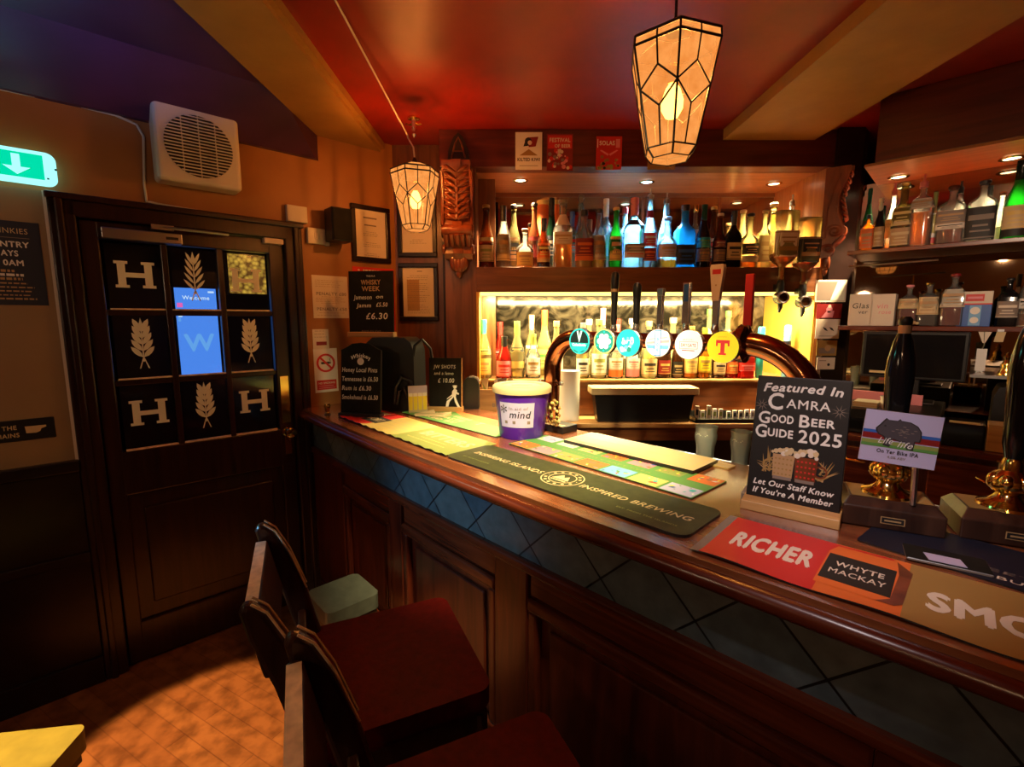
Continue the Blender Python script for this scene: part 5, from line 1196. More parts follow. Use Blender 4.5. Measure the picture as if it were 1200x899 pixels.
# navy runner behind
a, rot, _ = mat_frame((1003, 634), (1197, 694)); L = .85; wd = .20
t = thing('bar_runner', 'navy runner lettered EDINBURGH under the hand pumps', 'bar mat', a + Vector((0, 0, .0005)), rot, 'bar runners')
b = MB(); b.slab(rounded(0, L, 0, wd, .01), 0, .003, 'navy', 'black'); b.build('runner', t)
b = MB(); b.X = Matrix.Translation((0, 0, .0036)) @ FLATX; q = a + Vector((0, 0, 0)); fr = Frame(a.x, a.y, rot); l0 = fr.loc(at_z(1107, 664, BT)); l1 = fr.loc(at_z(1197, 690, BT))
b.text('EDINBURGH', l0.x, .018, 0, .015, 'paper', 'L', .0, width=(l1.x - l0.x) * 1.62); b.text('MEET IN', l0.x + .02, .05, 0, .013, 'greyink', 'L', 0, width=.15); b.build('lettering', t)
a, rot, L = mat_frame((1072, 656), (1140, 660))
p = at_z(1085, 644, BT + .004); t = thing('card_pouch', 'dark see through pouch with white card on the navy runner', 'pouch', at_z(1062, 655, BT + .0045), -.60)
b = MB(); b.slab(rounded(0, .125, 0, .075, .006), 0, .003, 'slate', 'greyink'); b.tube([(.002, .002, .003), (.123, .002, .003)], .0012, 'steel', 5); b.build('pouch', t)
b = MB(); b.slab([(.035, .012), (.09, .012), (.085, .045), (.03, .045)], .003, .0042, 'lilac'); b.build('card', t)

# ------------------------------------------------------------------ things standing at the far end of the bar
def chalkboard(name, label, pxL, pxR, base_z, pxtop, basem, arch, draw, lean=.10, dep=.05, thick=.012, baseh=.022, rot=None):
    a, c = at_z(*pxL, base_z), at_z(*pxR, base_z); d = c - a; w = d.length
    rot = math.atan2(d.y, d.x) if rot is None else rot
    t = thing(name, label, 'chalkboard', a + d * .5, rot, 'chalkboards on the bar')
    fr = Frame((a.x + c.x) / 2, (a.y + c.y) / 2, rot); _, zt = fr.on(pxtop[0], pxtop[1], dep * .5); h = zt - base_z - baseh * .3
    b = MB(); b.box(-w / 2, w / 2, 0, dep, 0, baseh, basem); b.build('base', t, bevel=.003)
    X = Matrix.Translation((0, dep * .42, baseh * .35)) @ Matrix.Rotation(-lean, 4, 'X'); w2 = w * .94
    if arch: out = [(-w2 / 2, 0), (w2 / 2, 0), (w2 / 2, h * .9), (w2 * .38, h * .93), (w2 * .22, h * .985), (0, h), (-w2 * .22, h * .985), (-w2 * .38, h * .93), (-w2 / 2, h * .9)]
    else: out = [(-w2 / 2, 0), (w2 / 2, 0), (w2 / 2, h), (-w2 / 2, h)]
    b = MB(); b.X = X; b.prism(out, -thick / 2, thick / 2, 'slate'); b.build('board', t)
    b = MB(); b.X = X; e = [(x, -.0, z) for x, z in out[1:] ]; b.tube([(out[1][0] + .001, 0, z) for z in (0, h * .5, h * (.9 if arch else 1))], .0035, basem, 6); b.build('edge_strip', t)
    b = MB(); b.X = X; draw(b, w2, h, -thick / 2 - .0008); b.build('chalk_lettering', t)
    return t
def ch1(b, w, h, y):
    b.text('Whiskey', 0, h * .80, y, h * .055, 'chalk', bold=.03, width=w * .5, arc=h * .04); b.disc(0, h * .745, w * .085, y, 'chalk', 16)
    for i, (s, k) in enumerate((('Honey Local Pints', .96), ('Tennessee is £6.50', .98), ('Rum is £6.30', .8), ('Smokehead is £6.50', .98))): b.text(s, -w * .47, h * (.60 - .125 * i), y, h * .062, 'chalk', 'L', .02, .12, width=w * .93 * k)
chalkboard('arched_chalkboard', 'arch topped chalkboard with four chalk price lines by the door', (394, 490), (447, 490), BT, (420, 402), 'black', True, ch1, rot=-.18)
def ch3(b, w, h, y):
    b.text('JW SHOTS', -w * .36, h * .80, y, h * .07, 'chalk', 'L', 0, .1, width=w * .68); b.text('and a lemo', -w * .34, h * .68, y, h * .06, 'chalk', 'L', 0, .1, width=w * .6); b.text('£ 10.00', -w * .22, h * .53, y, h * .085, 'chalk', 'L', 0, .1, width=w * .5)
    k = h * .38; ox, oz = w * .28, h * .06
    P_ = lambda pts: b.poly([(ox + x * k, y, oz + z * k) for x, z in pts], 'chalk')
    P_([(-.12, .52), (.08, .52), (.16, .86), (.02, .95), (-.1, .8)]); b.disc(ox + .04 * k, oz + 1.02 * k, .09 * k, y - .0002, 'chalk', 12); P_([(-.1, 1.06), (.16, 1.06), (.14, 1.1), (-.06, 1.1)])
    P_([(-.12, .52), (-.02, .52), (-.24, .26), (-.3, 0), (-.44, .0), (-.38, .3)]); P_([(-.02, .52), (.08, .52), (.16, .3), (.3, .02), (.18, 0), (.04, .26)]); P_([(-.1, .58), (-.04, .7), (-.36, .44), (-.38, .38)]); P_([(.1, .8), (.26, .7), (.22, .62), (.08, .7)])
chalkboard('small_chalkboard', 'small chalkboard with white walking figure on pine base', (501, 483), (541, 484), BT, (520, 420), 'pale', False, ch3, lean=.06, dep=.05, baseh=.028, rot=-.12)

# black rounded case with the tall chalkboard on it
p = at_z(462, 483, BT)
fr = Frame(p.x - .02, p.y + .10, -.15); cx0, _ = fr.on(428, 440, -.07); cx1, ztop = fr.on(484, 396, -.07)
hw = (cx1 - cx0) / 2; xc = (cx0 + cx1) / 2; hh = ztop - BT
t = thing('equipment_case', 'black rounded equipment case behind the arched chalkboard', 'case', fr.w(xc, 0, BT), -.15)
b = MB(); out = [(-hw, 0), (hw, 0), (hw, hh * .8), (hw * .9, hh * .93), (hw * .65, hh), (-hw * .65, hh), (-hw * .9, hh * .93), (-hw, hh * .8)]; b.prism(out, -.07, .11, 'black', True); b.build('shell', t, bevel=.008)
b = MB(); b.tube([(hw * .95, -.06, hh * .75), (hw * 1.05, -.065, hh * .9), (hw * 1.3, -.05, hh * .98), (hw * 1.55, -.02, hh * .85), (hw * 1.6, 0, hh * .6)], .008, 'black', 8); b.build('carry_strap', t)
b = MB(); b.tube([(hw * .2, -.075, hh * .12), (hw * .3, -.085, hh * .35), (hw * .55, -.085, hh * .48), (hw * .85, -.08, hh * .42), (hw * .9, -.075, hh * .2)], .014, 'navy', 8); b.tube([(hw * .3, -.08, hh * .1), (hw * .45, -.092, hh * .3), (hw * .65, -.092, hh * .34), (hw * .8, -.085, hh * .2)], .010, 'black', 8); b.build('coiled_lead', t)
ca = fr.w(xc, 0, 0)
def ch2(b, w, h, y):
    b.text('TEQUILA', 0, h * .91, y, h * .025, 'chalk', width=w * .2); b.text('WHISKY', 0, h * .79, y, h * .075, 'tan', bold=.03, width=w * .45); b.text('WEEK', 0, h * .69, y, h * .075, 'tan', bold=.03, width=w * .42)
    b.text('Jameson', -w * .40, h * .56, y, h * .07, 'chalk', 'L', .01, .15, width=w * .42); b.text('on', w * .12, h * .575, y, h * .055, 'chalk', 'L', .01, .15, width=w * .16); b.text('Jamm', -w * .34, h * .435, y, h * .065, 'chalk', 'L', .01, .15, width=w * .34); b.text('£5.50', w * .12, h * .445, y, h * .065, 'chalk', 'L', .01, .15, width=w * .26)
    b.text('£6.30', -w * .12, h * .25, y, h * .10, 'chalk', 'L', .01, .1, width=w * .5); b.text('PLEASE ASK STAFF', 0, h * .05, y, h * .025, 'greyink', width=w * .44)
zc = BT + hh
d2 = fr.loc(Vector((ca.x, ca.y, 0)))
xl, _ = fr.on(407, 392, -.02); xr_, _ = fr.on(461, 392, -.02); wL, wR = fr.w(xl, -.02, 0), fr.w(xr_, -.02, 0)
t = thing('tall_chalkboard', 'tall chalkboard with large price on pine base atop the black case', 'chalkboard', Vector(((wL.x + wR.x) / 2, (wL.y + wR.y) / 2, zc + .001)), -.15, 'chalkboards on the bar'); w = (wR - wL).length
_, zt = fr.on(434, 317, 0); h = zt - zc - .012
b = MB(); b.box(-w / 2, w / 2, 0, .05, 0, .026, 'pale'); b.build('base', t, bevel=.003)
X = Matrix.Translation((0, .022, .01)) @ Matrix.Rotation(-.05, 4, 'X')
b = MB(); b.X = X; b.prism([(-w * .48, 0), (w * .48, 0), (w * .48, h), (-w * .48, h)], -.006, .006, 'slate'); b.build('board', t)
b = MB(); b.X = X; ch2(b, w * .94, h, -.0068); b.build('chalk_lettering', t)

# leaflet stand, dark speaker shape, wooden box, knob
p = at_z(490, 484, BT); t = thing('leaflet_stand', 'clear leaflet stand showing a row of beer glasses', 'leaflet stand', p, .35)
fr = Frame(p.x, p.y, .35); _, zt = fr.on(488, 452, 0); h = zt - BT; w = .095
b = MB(); b.box(-w / 2, w / 2, -.004, .0, 0, h, 'cream'); b.build('leaflet', t)
b = MB(); b.flat(-w / 2, w / 2, h * .7, h, -.0046, 'lilac')
for i in range(4):
    x = -w * .38 + i * w * .25; b.poly([(x - .008, -.005, h * .12), (x + .008, -.005, h * .12), (x + .0105, -.005, h * .62), (x - .0105, -.005, h * .62)], 'yellow'); b.flat(x - .0105, x + .0105, h * .62, h * .74, -.0052, 'purewhite')
b.build('print', t)
b = MB(); b.box(-w / 2, w / 2, -.03, .05, 0, .004, 'black'); b.build('foot', t)
p = at_z(551, 482, BT) + Vector((0, .09, 0)); fr = Frame(p.x, p.y, 0); _, zt = fr.on(548, 443, -.03); h = zt - BT
t = thing('card_reader', 'black rounded card reader standing behind the small chalkboard', 'card reader', p, 0)
b = MB(); w = .085; out = [(-w / 2, 0), (w / 2, 0), (w / 2, h * .8), (w * .38, h * .95), (w * .2, h), (-w * .2, h), (-w * .38, h * .95), (-w / 2, h * .8)]; b.prism(out, -.03, .03, 'black', True); b.build('body', t, bevel=.004)
b = MB(); b.tube([(-w * .1, 0, h), (w * .1, 0, h + .006), (w * .38, 0, h * .99), (w * .55, 0, h * .85)], .004, 'white', 6); b.build('cable', t)
p = at_z(384, 486, BT); t = thing('bar_hook_knob', 'small dark turned knob on the bar end by the door', 'knob', p, 0); b = MB(); b.lathe([(.012, 0), (.012, .01), (.008, .014), (.012, .03), (.016, .045), (.012, .058), (0, .06)], 'brass', seg=16); b.build('knob_body', t); b = MB(); b.lathe([(.016, 0), (.016, .004)], 'black', seg=16); b.build('rose', t)
x, _ = BB.on(585, 465, -.04); x0, zt = BB.on(560, 455, -.04); x1, _ = BB.on(612, 455, -.04)
t = thing('wooden_caddy', 'plain wooden caddy box on the back counter holding folded papers', 'box', ((x0 + x1) / 2, 2.60, 1.011), 0); w = x1 - x0; h = zt - 1.011
b = MB(); b.box(-w / 2, w / 2, 0, .01, 0, h, 'plywood'); b.box(-w / 2, w / 2, .09, .1, 0, h, 'plywood'); b.box(-w / 2, -w / 2 + .01, .01, .09, 0, h, 'plywood'); b.box(w / 2 - .01, w / 2, .01, .09, 0, h, 'plywood'); b.box(-w / 2, w / 2, 0, .1, 0, .01, 'plywood'); b.text('BREW', 0, h * .45, -.0006, h * .12, 'greyink', bold=.03); b.build('box_body', t)
b = MB(); r_ = random.Random(2)
for i in range(5):
    x = -w * .4 + i * w * .16; b.add([(x, .03, h * .3), (x + .02, .03 + .01, h * .3), (x + .02 + r_.uniform(-.05, .02), .05, h * 1.35), (x + r_.uniform(-.05, .0), .045, h * 1.3)], [(0, 1, 2, 3), (3, 2, 1, 0)], ['cream', 'olive', 'paper', 'greyink', 'cream'][i])
b.build('folded_papers', t)

# charity bucket
p = at_z(612, 512, BT); p = at_z(612, 516, BT) + Vector((.0, .085, 0)); t = thing('charity_bucket', 'purple charity bucket with cream lid and white sticker', 'bucket', p, math.atan2(-p.x, p.y) + .05)
fr = Frame(p.x, p.y, 0); _, zt = fr.on(612, 449, 0); h = zt - BT; x0, _ = fr.on(578, 460, 0); x1, _ = fr.on(647, 460, 0); R1 = (x1 - x0) / 2
b = MB(); b.lathe([(R1 * .74, 0), (R1 * .76, .004), (R1 * .93, h * .86), (R1 * .93, h * .88)], 'purple', seg=36); b.build('bucket_body', t)
b = MB(); b.lathe([(R1 * .95, h * .84), (R1, h * .85), (R1 * 1.01, h * .92), (R1 * .99, h * .96), (R1 * .92, h * .985), (R1 * .70, h * .985), (R1 * .66, h * .955), (R1 * .3, h * .965), (0.001, h * .965)], 'cream', seg=36); b.build('lid', t)
b = MB(); b.box(-R1 * .35, R1 * .35, -.004, .004, h * .964, h * .968, 'ink'); b.build('coin_slot', t)
def bk(a, f): r = (R1 * .76 + (R1 * .93 - R1 * .76) * f / .86) * 1.012; return (r * math.sin(a), -r * math.cos(a), h * f)
b = MB(); n = 10; A0, A1 = -.98, .42; vs = []
for i in range(n + 1): a = A0 + (A1 - A0) * i / n; vs += [bk(a, .24), bk(a, .70)]
b.add(vs, [(2 * i, 2 * i + 2, 2 * i + 3, 2 * i + 1) for i in range(n)], 'lilac', True)
def wrap_text(s, a_c, f, hh, m, width, shear=0, bold=0):
    vs, fs = text_polys(s, bold, shear); x0 = min(v[0] for v in vs); x1 = max(v[0] for v in vs); out = []
    for x, y, ly in vs:
        q = bk(a_c + ((x - x0) / (x1 - x0) - .5) * width, f + y * hh); out.append((q[0] * (1.008 - ly * 8), q[1] * (1.008 - ly * 8), q[2]))
    b.add(out, fs, m)
wrap_text('In aid of', -.18, .57, .08, 'greyink', .72); wrap_text('mind', -.12, .42, .19, 'navy', .84, .2, .01)
wrap_text('*', -.78, .40, .36, 'navy', .3); wrap_text('♦', -.72, .32, .08, 'ink', .1) if False else None
for a_ in (-.7, -.36, .22):
    vs = [bk(a_ - .06, .31), bk(a_ + .06, .31), bk(a_ + .06, .365), bk(a_ - .06, .365)]; b.add([(x * 1.008, y * 1.008, z) for x, y, z in vs], [(0, 1, 2, 3)], 'greyink')
b.build('sticker', t)

# ------------------------------------------------------------------ beer font with six taps
YF = .61
s0, _ = BAR.on(647, 470, YF); s1, _ = BAR.on(958, 450, YF); _, zp = BAR.on(700, 397, YF); zp = 1.50 if not 1.4 < zp < 1.56 else zp
sl, _ = BAR.on(672, 400, YF); sr, _ = BAR.on(884, 405, YF)
t = thing('beer_font', 'polished copper bridge pipe arching over the bar carrying six taps', 'beer font', BAR.w(s0, YF, BT), BAR.rot)
Zp = zp - BT; D = s1 - s0; rp = .036
def arc_path(x0, sgn, R, n=12):
    return [(x0 + sgn * (R - R * math.cos(a * PI / 2 / n)), 0, Zp - R + R * math.sin(a * PI / 2 / n)) for a in range(n + 1)]
R_ = .13
b = MB(); b.tube([(0, 0, Zp - R_ - .06)] + arc_path(0, 1, R_), rp, 'copper', 18); b.build('left_elbow', t)
b = MB(); b.tube([(D, 0, Zp - .40), (D, 0, Zp - .25)] + [(D - .20 + .20 * math.cos(PI / 2 * i / 12), 0, Zp - .20 + .20 * math.sin(PI / 2 * i / 12)) for i in range(13)], rp * 1.0, 'copper', 18); b.build('right_elbow', t)
b = MB(); b.tube([(R_, 0, Zp), (D * .5, 0, Zp), (D - .20, 0, Zp)], rp * .78, 'copper', 16); b.build('cross_pipe', t)
b = MB(); b.lathe([(rp * 1.25, 0), (rp * 1.25, .012)], 'copper', c=(0, 0, Zp - R_ - .072), seg=20); b.lathe([(.027, 0), (.027, Zp - R_ - .06)], 'copper', seg=18); b.tube([(-.055, -.01, Zp - R_ - .06), (.055, -.01, Zp - R_ - .06)], .006, 'copper', 8); b.ball((.06, -.01, Zp - R_ - .06), .01, 'steel'); b.ball((-.06, -.01, Zp - R_ - .06), .01, 'steel'); b.build('left_leg', t)
b = MB(); b.lathe([(.045, 0), (.03, .02), (.027, Zp - .39)], 'copper', c=(D, 0, 0), seg=18); b.build('right_leg', t)
for xx, nm in ((D - .205, 'flange'),):
    b = MB(); b.X = Matrix.Translation((xx, 0, Zp)) @ Matrix.Rotation(PI / 2, 4, 'Y'); b.lathe([(rp * 1.55, -.012), (rp * 1.6, -.004), (rp * 1.6, .01), (rp * 1.1, .02)], 'copper', seg=22)
    for i in range(6): b.ball((rp * 1.5 * math.cos(i), rp * 1.5 * math.sin(i), -.012), .006, 'copper', 8, 5)
    b.build(nm, t)
b = MB(); b.box(-.06, .10, -.045, .05, 0, .03, 'black'); b.box(-.055, .095, -.048, -.02, .03, .034, 'cream'); b.build('base_tray', t, bevel=.004)
# dried sprig at the foot of the font
t = thing('dried_sprig', 'small dried hop sprig at the foot of the copper pipe', 'sprig', BAR.w(s0 + .03, YF - .05, BT + .035), BAR.rot)
b = MB(); r_ = random.Random(8)
for i in range(5): b.tube([(0.01, 0, 0), (r_.uniform(-.02, .05), r_.uniform(-.02, .01), .05), (r_.uniform(-.03, .06), r_.uniform(-.03, .01), .10 - i * .008)], .0018, 'gold', 5)
b.build('stem', t)
b = MB()
for i in range(26):
    k = r_.random(); b.ball((r_.uniform(-.02, .05) + (1 - k) * .02, r_.uniform(-.03, .01), .005 + k * .10), (r_.uniform(.006, .011), .005, r_.uniform(.006, .01)), r_.choice(['straw', 'gold', 'olive', 'cream']), 8, 5)
b.build('dried_leaves', t)

def lens_art(i, b, r, y):
    if i == 0:
        b.disc(0, 0, r * .97, y, 'B_teal'); b.disc(0, 0, r * .85, y - .0003, 'B_ink'); b.poly([(-r * .25, y - .0006, r * .75), (0, y - .0006, -.1 * r), (r * .3, y - .0006, r * .78), (r * .12, y - .0006, r * .8), (0, y - .0006, r * .3), (-r * .08, y - .0006, r * .8)], 'B_etched'); b.poly([(-r * .84, y - .0006, -r * .12), (-r * .6, y - .0006, -r * .6), (0, y - .0006, -r * .86), (r * .6, y - .0006, -r * .6), (r * .84, y - .0006, -r * .12)], 'B_teal'); b.text('Caledonia', 0, -r * .35, y - .0009, r * .2, 'B_purewhite', bold=.02, width=r * 1.3)
    elif i == 1:
        b.disc(0, 0, r * .97, y, 'B_straw'); b.disc(0, 0, r * .88, y - .0003, 'B_tealgl'); 
        for k in range(6): b.disc(r * .42 * math.cos(k * PI / 3), r * .42 * math.sin(k * PI / 3), r * .24, y - .0006 - k * 3e-5, 'B_etched', 12)
        b.disc(0, 0, r * .36, y - .001, 'B_purewhite', 14)
        for k in range(6): b.disc(r * .72 * math.cos(k * PI / 3 + .5), r * .72 * math.sin(k * PI / 3 + .5), r * .09, y - .0009, 'B_teal', 8)
    elif i == 2:
        b.disc(0, 0, r * .97, y, 'B_teal'); rr = random.Random(6)
        for k in range(14): b.disc(rr.uniform(-.55, .55) * r, rr.uniform(-.55, .5) * r, rr.uniform(.08, .2) * r, y - .0003 - k * 3e-5, rr.choice(['B_skyblue', 'B_tealgl', 'B_etched', 'B_teal']), 9)
        b.text('bru', 0, -.05 * r, y - .001, r * .42, 'B_purewhite', bold=.02, shear=.2, width=r * 1.0)
    elif i == 3:
        b.disc(0, 0, r * .97, y, 'B_purewhite'); b.poly([(-r * .9, y - .0003, -r * .15), (r * .9, y - .0003, -r * .15), (r * .8, y - .0003, -r * .42), (-r * .8, y - .0003, -r * .42)], 'B_skyblue'); b.poly([(-r * .9, y - .0003, r * .05), (r * .9, y - .0003, r * .25), (r * .88, y - .0003, r * .05), (-r * .9, y - .0003, -r * .1)], 'B_pink'); b.poly([(-r * .75, y - .0003, r * .3), (r * .75, y - .0003, r * .45), (r * .7, y - .0003, r * .36), (-r * .8, y - .0003, r * .2)], 'B_pink'); b.flat(-r * .26, r * .26, -r * .92, r * .92, y - .0006, 'B_blue'); b.flat(-r * .2, r * .2, -r * .86, r * .86, y - .0009, 'B_etched')
        for k, c in enumerate('1906'): b.text(c, 0, r * (.5 - .36 * k), y - .0012, r * .22, 'B_blue', bold=.02)
    elif i == 4:
        b.disc(0, 0, r * .97, y, 'B_purewhite'); b.flat(-r * .66, r * .66, -r * .3, r * .22, y - .0003, 'B_pink'); b.flat(-r * .6, r * .6, -r * .24, r * .16, y - .0006, 'B_purewhite'); b.text('DRYGATE', 0, -.14 * r, y - .0009, r * .22, 'B_red', bold=.03, width=r * 1.05); b.text('BREWERY', 0, .28 * r, y - .0006, r * .11, 'B_red', width=r * .8); b.flat(-r * .45, r * .45, -r * .42, -r * .36, y - .0006, 'B_red')
    else:
        b.disc(0, 0, r * .97, y, 'B_yellow'); b.flat(-r * .13, r * .13, -r * .42, r * .4, y - .0003, 'B_red'); b.flat(-r * .42, r * .42, r * .24, r * .44, y - .0004, 'B_red'); b.flat(-r * .42, -r * .3, r * .06, r * .3, y - .0005, 'B_red'); b.flat(r * .3, r * .42, r * .06, r * .3, y - .0005, 'B_red'); b.flat(-r * .24, r * .24, -r * .48, -r * .36, y - .0005, 'B_red'); b.text("TENNENT'S", 0, r * .6, y - .0004, r * .1, 'B_gold', bold=.01, width=r * .7, arc=r * .06)
TAPS = [(679, 400, 15.5, 721, 318, 'black', 'tap with teal and black oval badge, nearest the left pipe elbow'), (708, 400, 15, 747, 331, 'black', 'tap with pale flower badge on yellow rim, second along'), (736, 402, 16.5, 775, 338, 'chrome', 'tap with solid turquoise badge and chrome handle'), (771, 402, 16.5, 806, 331, 'blue', 'tap with white badge crossed by a blue upright banner'), (807, 404, 17.5, 842, 310, 'white', 'tap with white badge, red lettering and tapering pink white handle'), (847, 407, 19, 880, 321, 'red', 'tap with yellow badge bearing a red T')]
for i, (px, py, rpx, hx, hy, hm, lab) in enumerate(TAPS):
    yl = YF - .07; s, z = BAR.on(px, py, yl); sa, _ = BAR.on(px - rpx, py, yl); sb, _ = BAR.on(px + rpx, py, yl); _, za = BAR.on(px, py + rpx, yl); r = (z - za)
    t = thing('beer_tap', lab, 'beer tap', BAR.w(s, YF, z), BAR.rot, 'beer taps on the copper font')
    b = MB(); b.X = Matrix.Translation((0, -.07, 0)) @ Matrix.Rotation(PI / 2, 4, 'X'); b.lathe([(r * .9, -.022), (r, -.018), (r, -.002), (r * .95, 0)], 'chrome', seg=30); b.build('badge_housing', t)
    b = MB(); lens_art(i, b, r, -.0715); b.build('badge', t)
    b = MB(); b.tube([(0, -.045, 0), (0, .0, 0), (0, .08, 0)], .013, 'chrome', 10); b.build('tap_body', t)
    yh = .09; hs, hz = BAR.on(hx, hy, YF + yh); hb, _ = BAR.on(hx, 388, YF + yh); dx = hs - s; hz -= z; dx2 = hb - s
    base = [(0, .08, 0), (dx2 * .6, yh, .02), (dx, yh, .05)]
    b = MB(); b.tube(base, .010, 'chrome', 8); b.lathe([(.012, 0), (.014, .01), (.010, .03)], 'chrome', c=(dx, yh, .035), seg=12); b.build('tap_neck', t)
    b = MB(); c = (dx, yh, .06); Hh = hz - .06
    if hm == 'black': b.lathe([(.011, 0), (.013, Hh * .1), (.012, Hh * .3), (.0145, Hh * .62), (.0135, Hh * .66), (.016, Hh * .70), (.0165, Hh * .92), (.012, Hh * .98), (0.0005, Hh)], 'black', c=c, seg=14); 
    elif hm == 'chrome': b.box(c[0] - .011, c[0] + .011, c[1] - .008, c[1] + .008, c[2], c[2] + Hh * .98, 'chrome'); b.box(c[0] - .013, c[0] + .013, c[1] - .009, c[1] + .009, c[2] + Hh * .8, c[2] + Hh, 'steel')
    elif hm == 'blue': b.box(c[0] - .014, c[0] + .014, c[1] - .008, c[1] + .008, c[2], c[2] + Hh, 'chrome'); b.flat(c[0] - .008, c[0] + .008, c[2] + Hh * .55, c[2] + Hh * .95, c[1] - .0086, 'blue')
    elif hm == 'white':
        b.prism([(c[0] - .008, c[2]), (c[0] + .008, c[2]), (c[0] + .012, c[2] + Hh * .45), (c[0] - .012, c[2] + Hh * .45)], c[1] - .008, c[1] + .008, 'chrome')
        b.prism([(c[0] - .011, c[2] + Hh * .4), (c[0] + .011, c[2] + Hh * .4), (c[0] + .023, c[2] + Hh * .94), (c[0] + .02, c[2] + Hh), (c[0] - .02, c[2] + Hh), (c[0] - .023, c[2] + Hh * .94)], c[1] - .01, c[1] + .01, 'paper'); b.flat(c[0] - .014, c[0] + .014, c[2] + Hh * .84, c[2] + Hh * .92, c[1] - .0108, 'red'); b.disc(c[0], c[2] + Hh * .66, .003, c[1] - .0108, 'tan', 10)
    else: b.box(c[0] - .013, c[0] + .013, c[1] - .009, c[1] + .009, c[2], c[2] + Hh, 'red')
    b.build('handle', t, bevel=.003)
    if i == 0: b = MB(); b.lathe([(.0145, 0), (.0145, .016)], 'tan', c=(dx, yh, .06 + Hh * .62), seg=14); b.build('handle_band', t)

# items on the back counter
x0, z0 = BB.on(655, 478, -.05); x1, z1 = BB.on(679, 434, -.05)
t = thing('paper_roll', 'tall white kitchen roll standing on the back counter', 'paper roll', ((x0 + x1) / 2, 2.63, 1.0105), 0); r = (x1 - x0) / 2; h = z1 - 1.01
b = MB(); b.lathe([(r, 0), (r, h), (r * .35, h), (r * .35, h - .02)], 'purewhite', seg=26); b.build('roll', t)
b = MB(); b.lathe([(r * .34, h - .03), (r * .34, h + .001), (r * .28, h + .001)], 'tan', seg=18); b.build('core', t)
x0, zt = BB.on(690, 452, -.06); x1, _ = BB.on(812, 452, -.06); w = x1 - x0
t = thing('serving_tub', 'long black tub with white lid on the back counter', 'tub', ((x0 + x1) / 2, 2.60, 1.0105), 0); h = zt - 1.0105
b = MB(); b.add([(sx * w * k / 2, y, z) for z, k, y0, y1 in ((0, .86, -.035, .06), (h * .8, .93, -.045, .07)) for sx, y in ((-1, y0), (1, y0), (1, y1), (-1, y1))], [(3, 2, 1, 0), (4, 5, 6, 7), (0, 1, 5, 4), (1, 2, 6, 5), (2, 3, 7, 6), (3, 0, 4, 7)], 'black'); b.build('tub_body', t, bevel=.004)
b = MB(); b.box(-w / 2, w / 2, -.06, .08, h * .8, h, 'cream'); b.build('lid', t, bevel=.005)
x0, zt = BB.on(808, 470, -.06); x1, _ = BB.on(880, 470, -.06); w = x1 - x0
t = thing('sachet_tray', 'low black tray of upright sachets on the back counter', 'tray', ((x0 + x1) / 2, 2.60, 1.0105), 0)
b = MB(); b.box(-w / 2, w / 2, -.06, .06, 0, .008, 'black'); b.box(-w / 2, w / 2, -.06, -.052, 0, .022, 'black'); b.box(-w / 2, w / 2, .052, .06, 0, .05, 'black'); b.box(-w / 2, -w / 2 + .008, -.06, .06, 0, .03, 'black'); b.box(w / 2 - .008, w / 2, -.06, .06, 0, .03, 'black'); b.build('tray_body', t, bevel=.002)
for i in range(10):
    x = -w * .44 + i * w * .095 + (.012 if i > 4 else 0); hh = random.uniform(.05, .085) if i < 5 else random.uniform(.045, .06)
    tt = thing('sachet', 'small upright sachet in the black tray', 'sachet', ((x0 + x1) / 2 + x, 2.575, 1.0195), random.uniform(-.1, .1), 'sachets in the tray')
    b = MB(); b.box(-.011, .011, 0, .012, 0, hh, random.choice(['cream', 'paper', 'purewhite'])); b.build('packet', tt, bevel=.002)
    b = MB(); b.flat(-.007, .007, hh * .35, hh * .75, -.0006, random.choice(['olive', 'greyink', 'green', 'ink'])); b.build('print', tt)

# pint glasses
for px, py, top, w, lab in ((826, 536, 499, 27, 'empty pint glass, left one, behind the bar by the tray'), (866, 550, 505, 26, 'empty pint glass partly hidden by the guide board')):
    yo = .78; s, z0 = BAR.on(px, py, yo); _, zt = BAR.on(px, top, yo); xa, _ = BAR.on(px - w / 2, top + 3, yo); xb, _ = BAR.on(px + w / 2, top + 3, yo); zb = 1.026; h = zt - zb; r = (xb - xa) / 2 * .92
    t = thing('pint_glass', lab, 'glass', BAR.w(s, yo, zb), BAR.rot, 'pint glasses')
    b = MB(); b.lathe([(r * .66, 0), (r * .70, .004), (r * .84, h * .55), (r * 1.0, h * .74), (r * .98, h * .82), (r * .93, h * .87), (r, h), (r * .95, h), (r * .88, h * .87), (r * .93, h * .78), (r * .78, h * .55), (r * .62, .012), (0.001, .012)], 'pint', seg=26); b.build('glass_body', t)
    b = MB(); b.lathe([(r * 1.005, h - .002), (r * 1.0, h + .001), (r * .95, h - .002)], 'pint', seg=26, cap=False); b.build('rim', t)
    b = MB(); 
    for k in range(8):
        a = -.6 + .15 * k; b.add([((r * .98) * math.sin(a + d_), -(r * .98) * math.cos(a + d_), h * (.8 + .03 * math.sin(k) + e_)) for d_, e_ in ((0, 0), (.12, 0), (.12, .025), (0, .025))], [(0, 1, 2, 3)], 'etched')
    b.build('etched_mark', t)

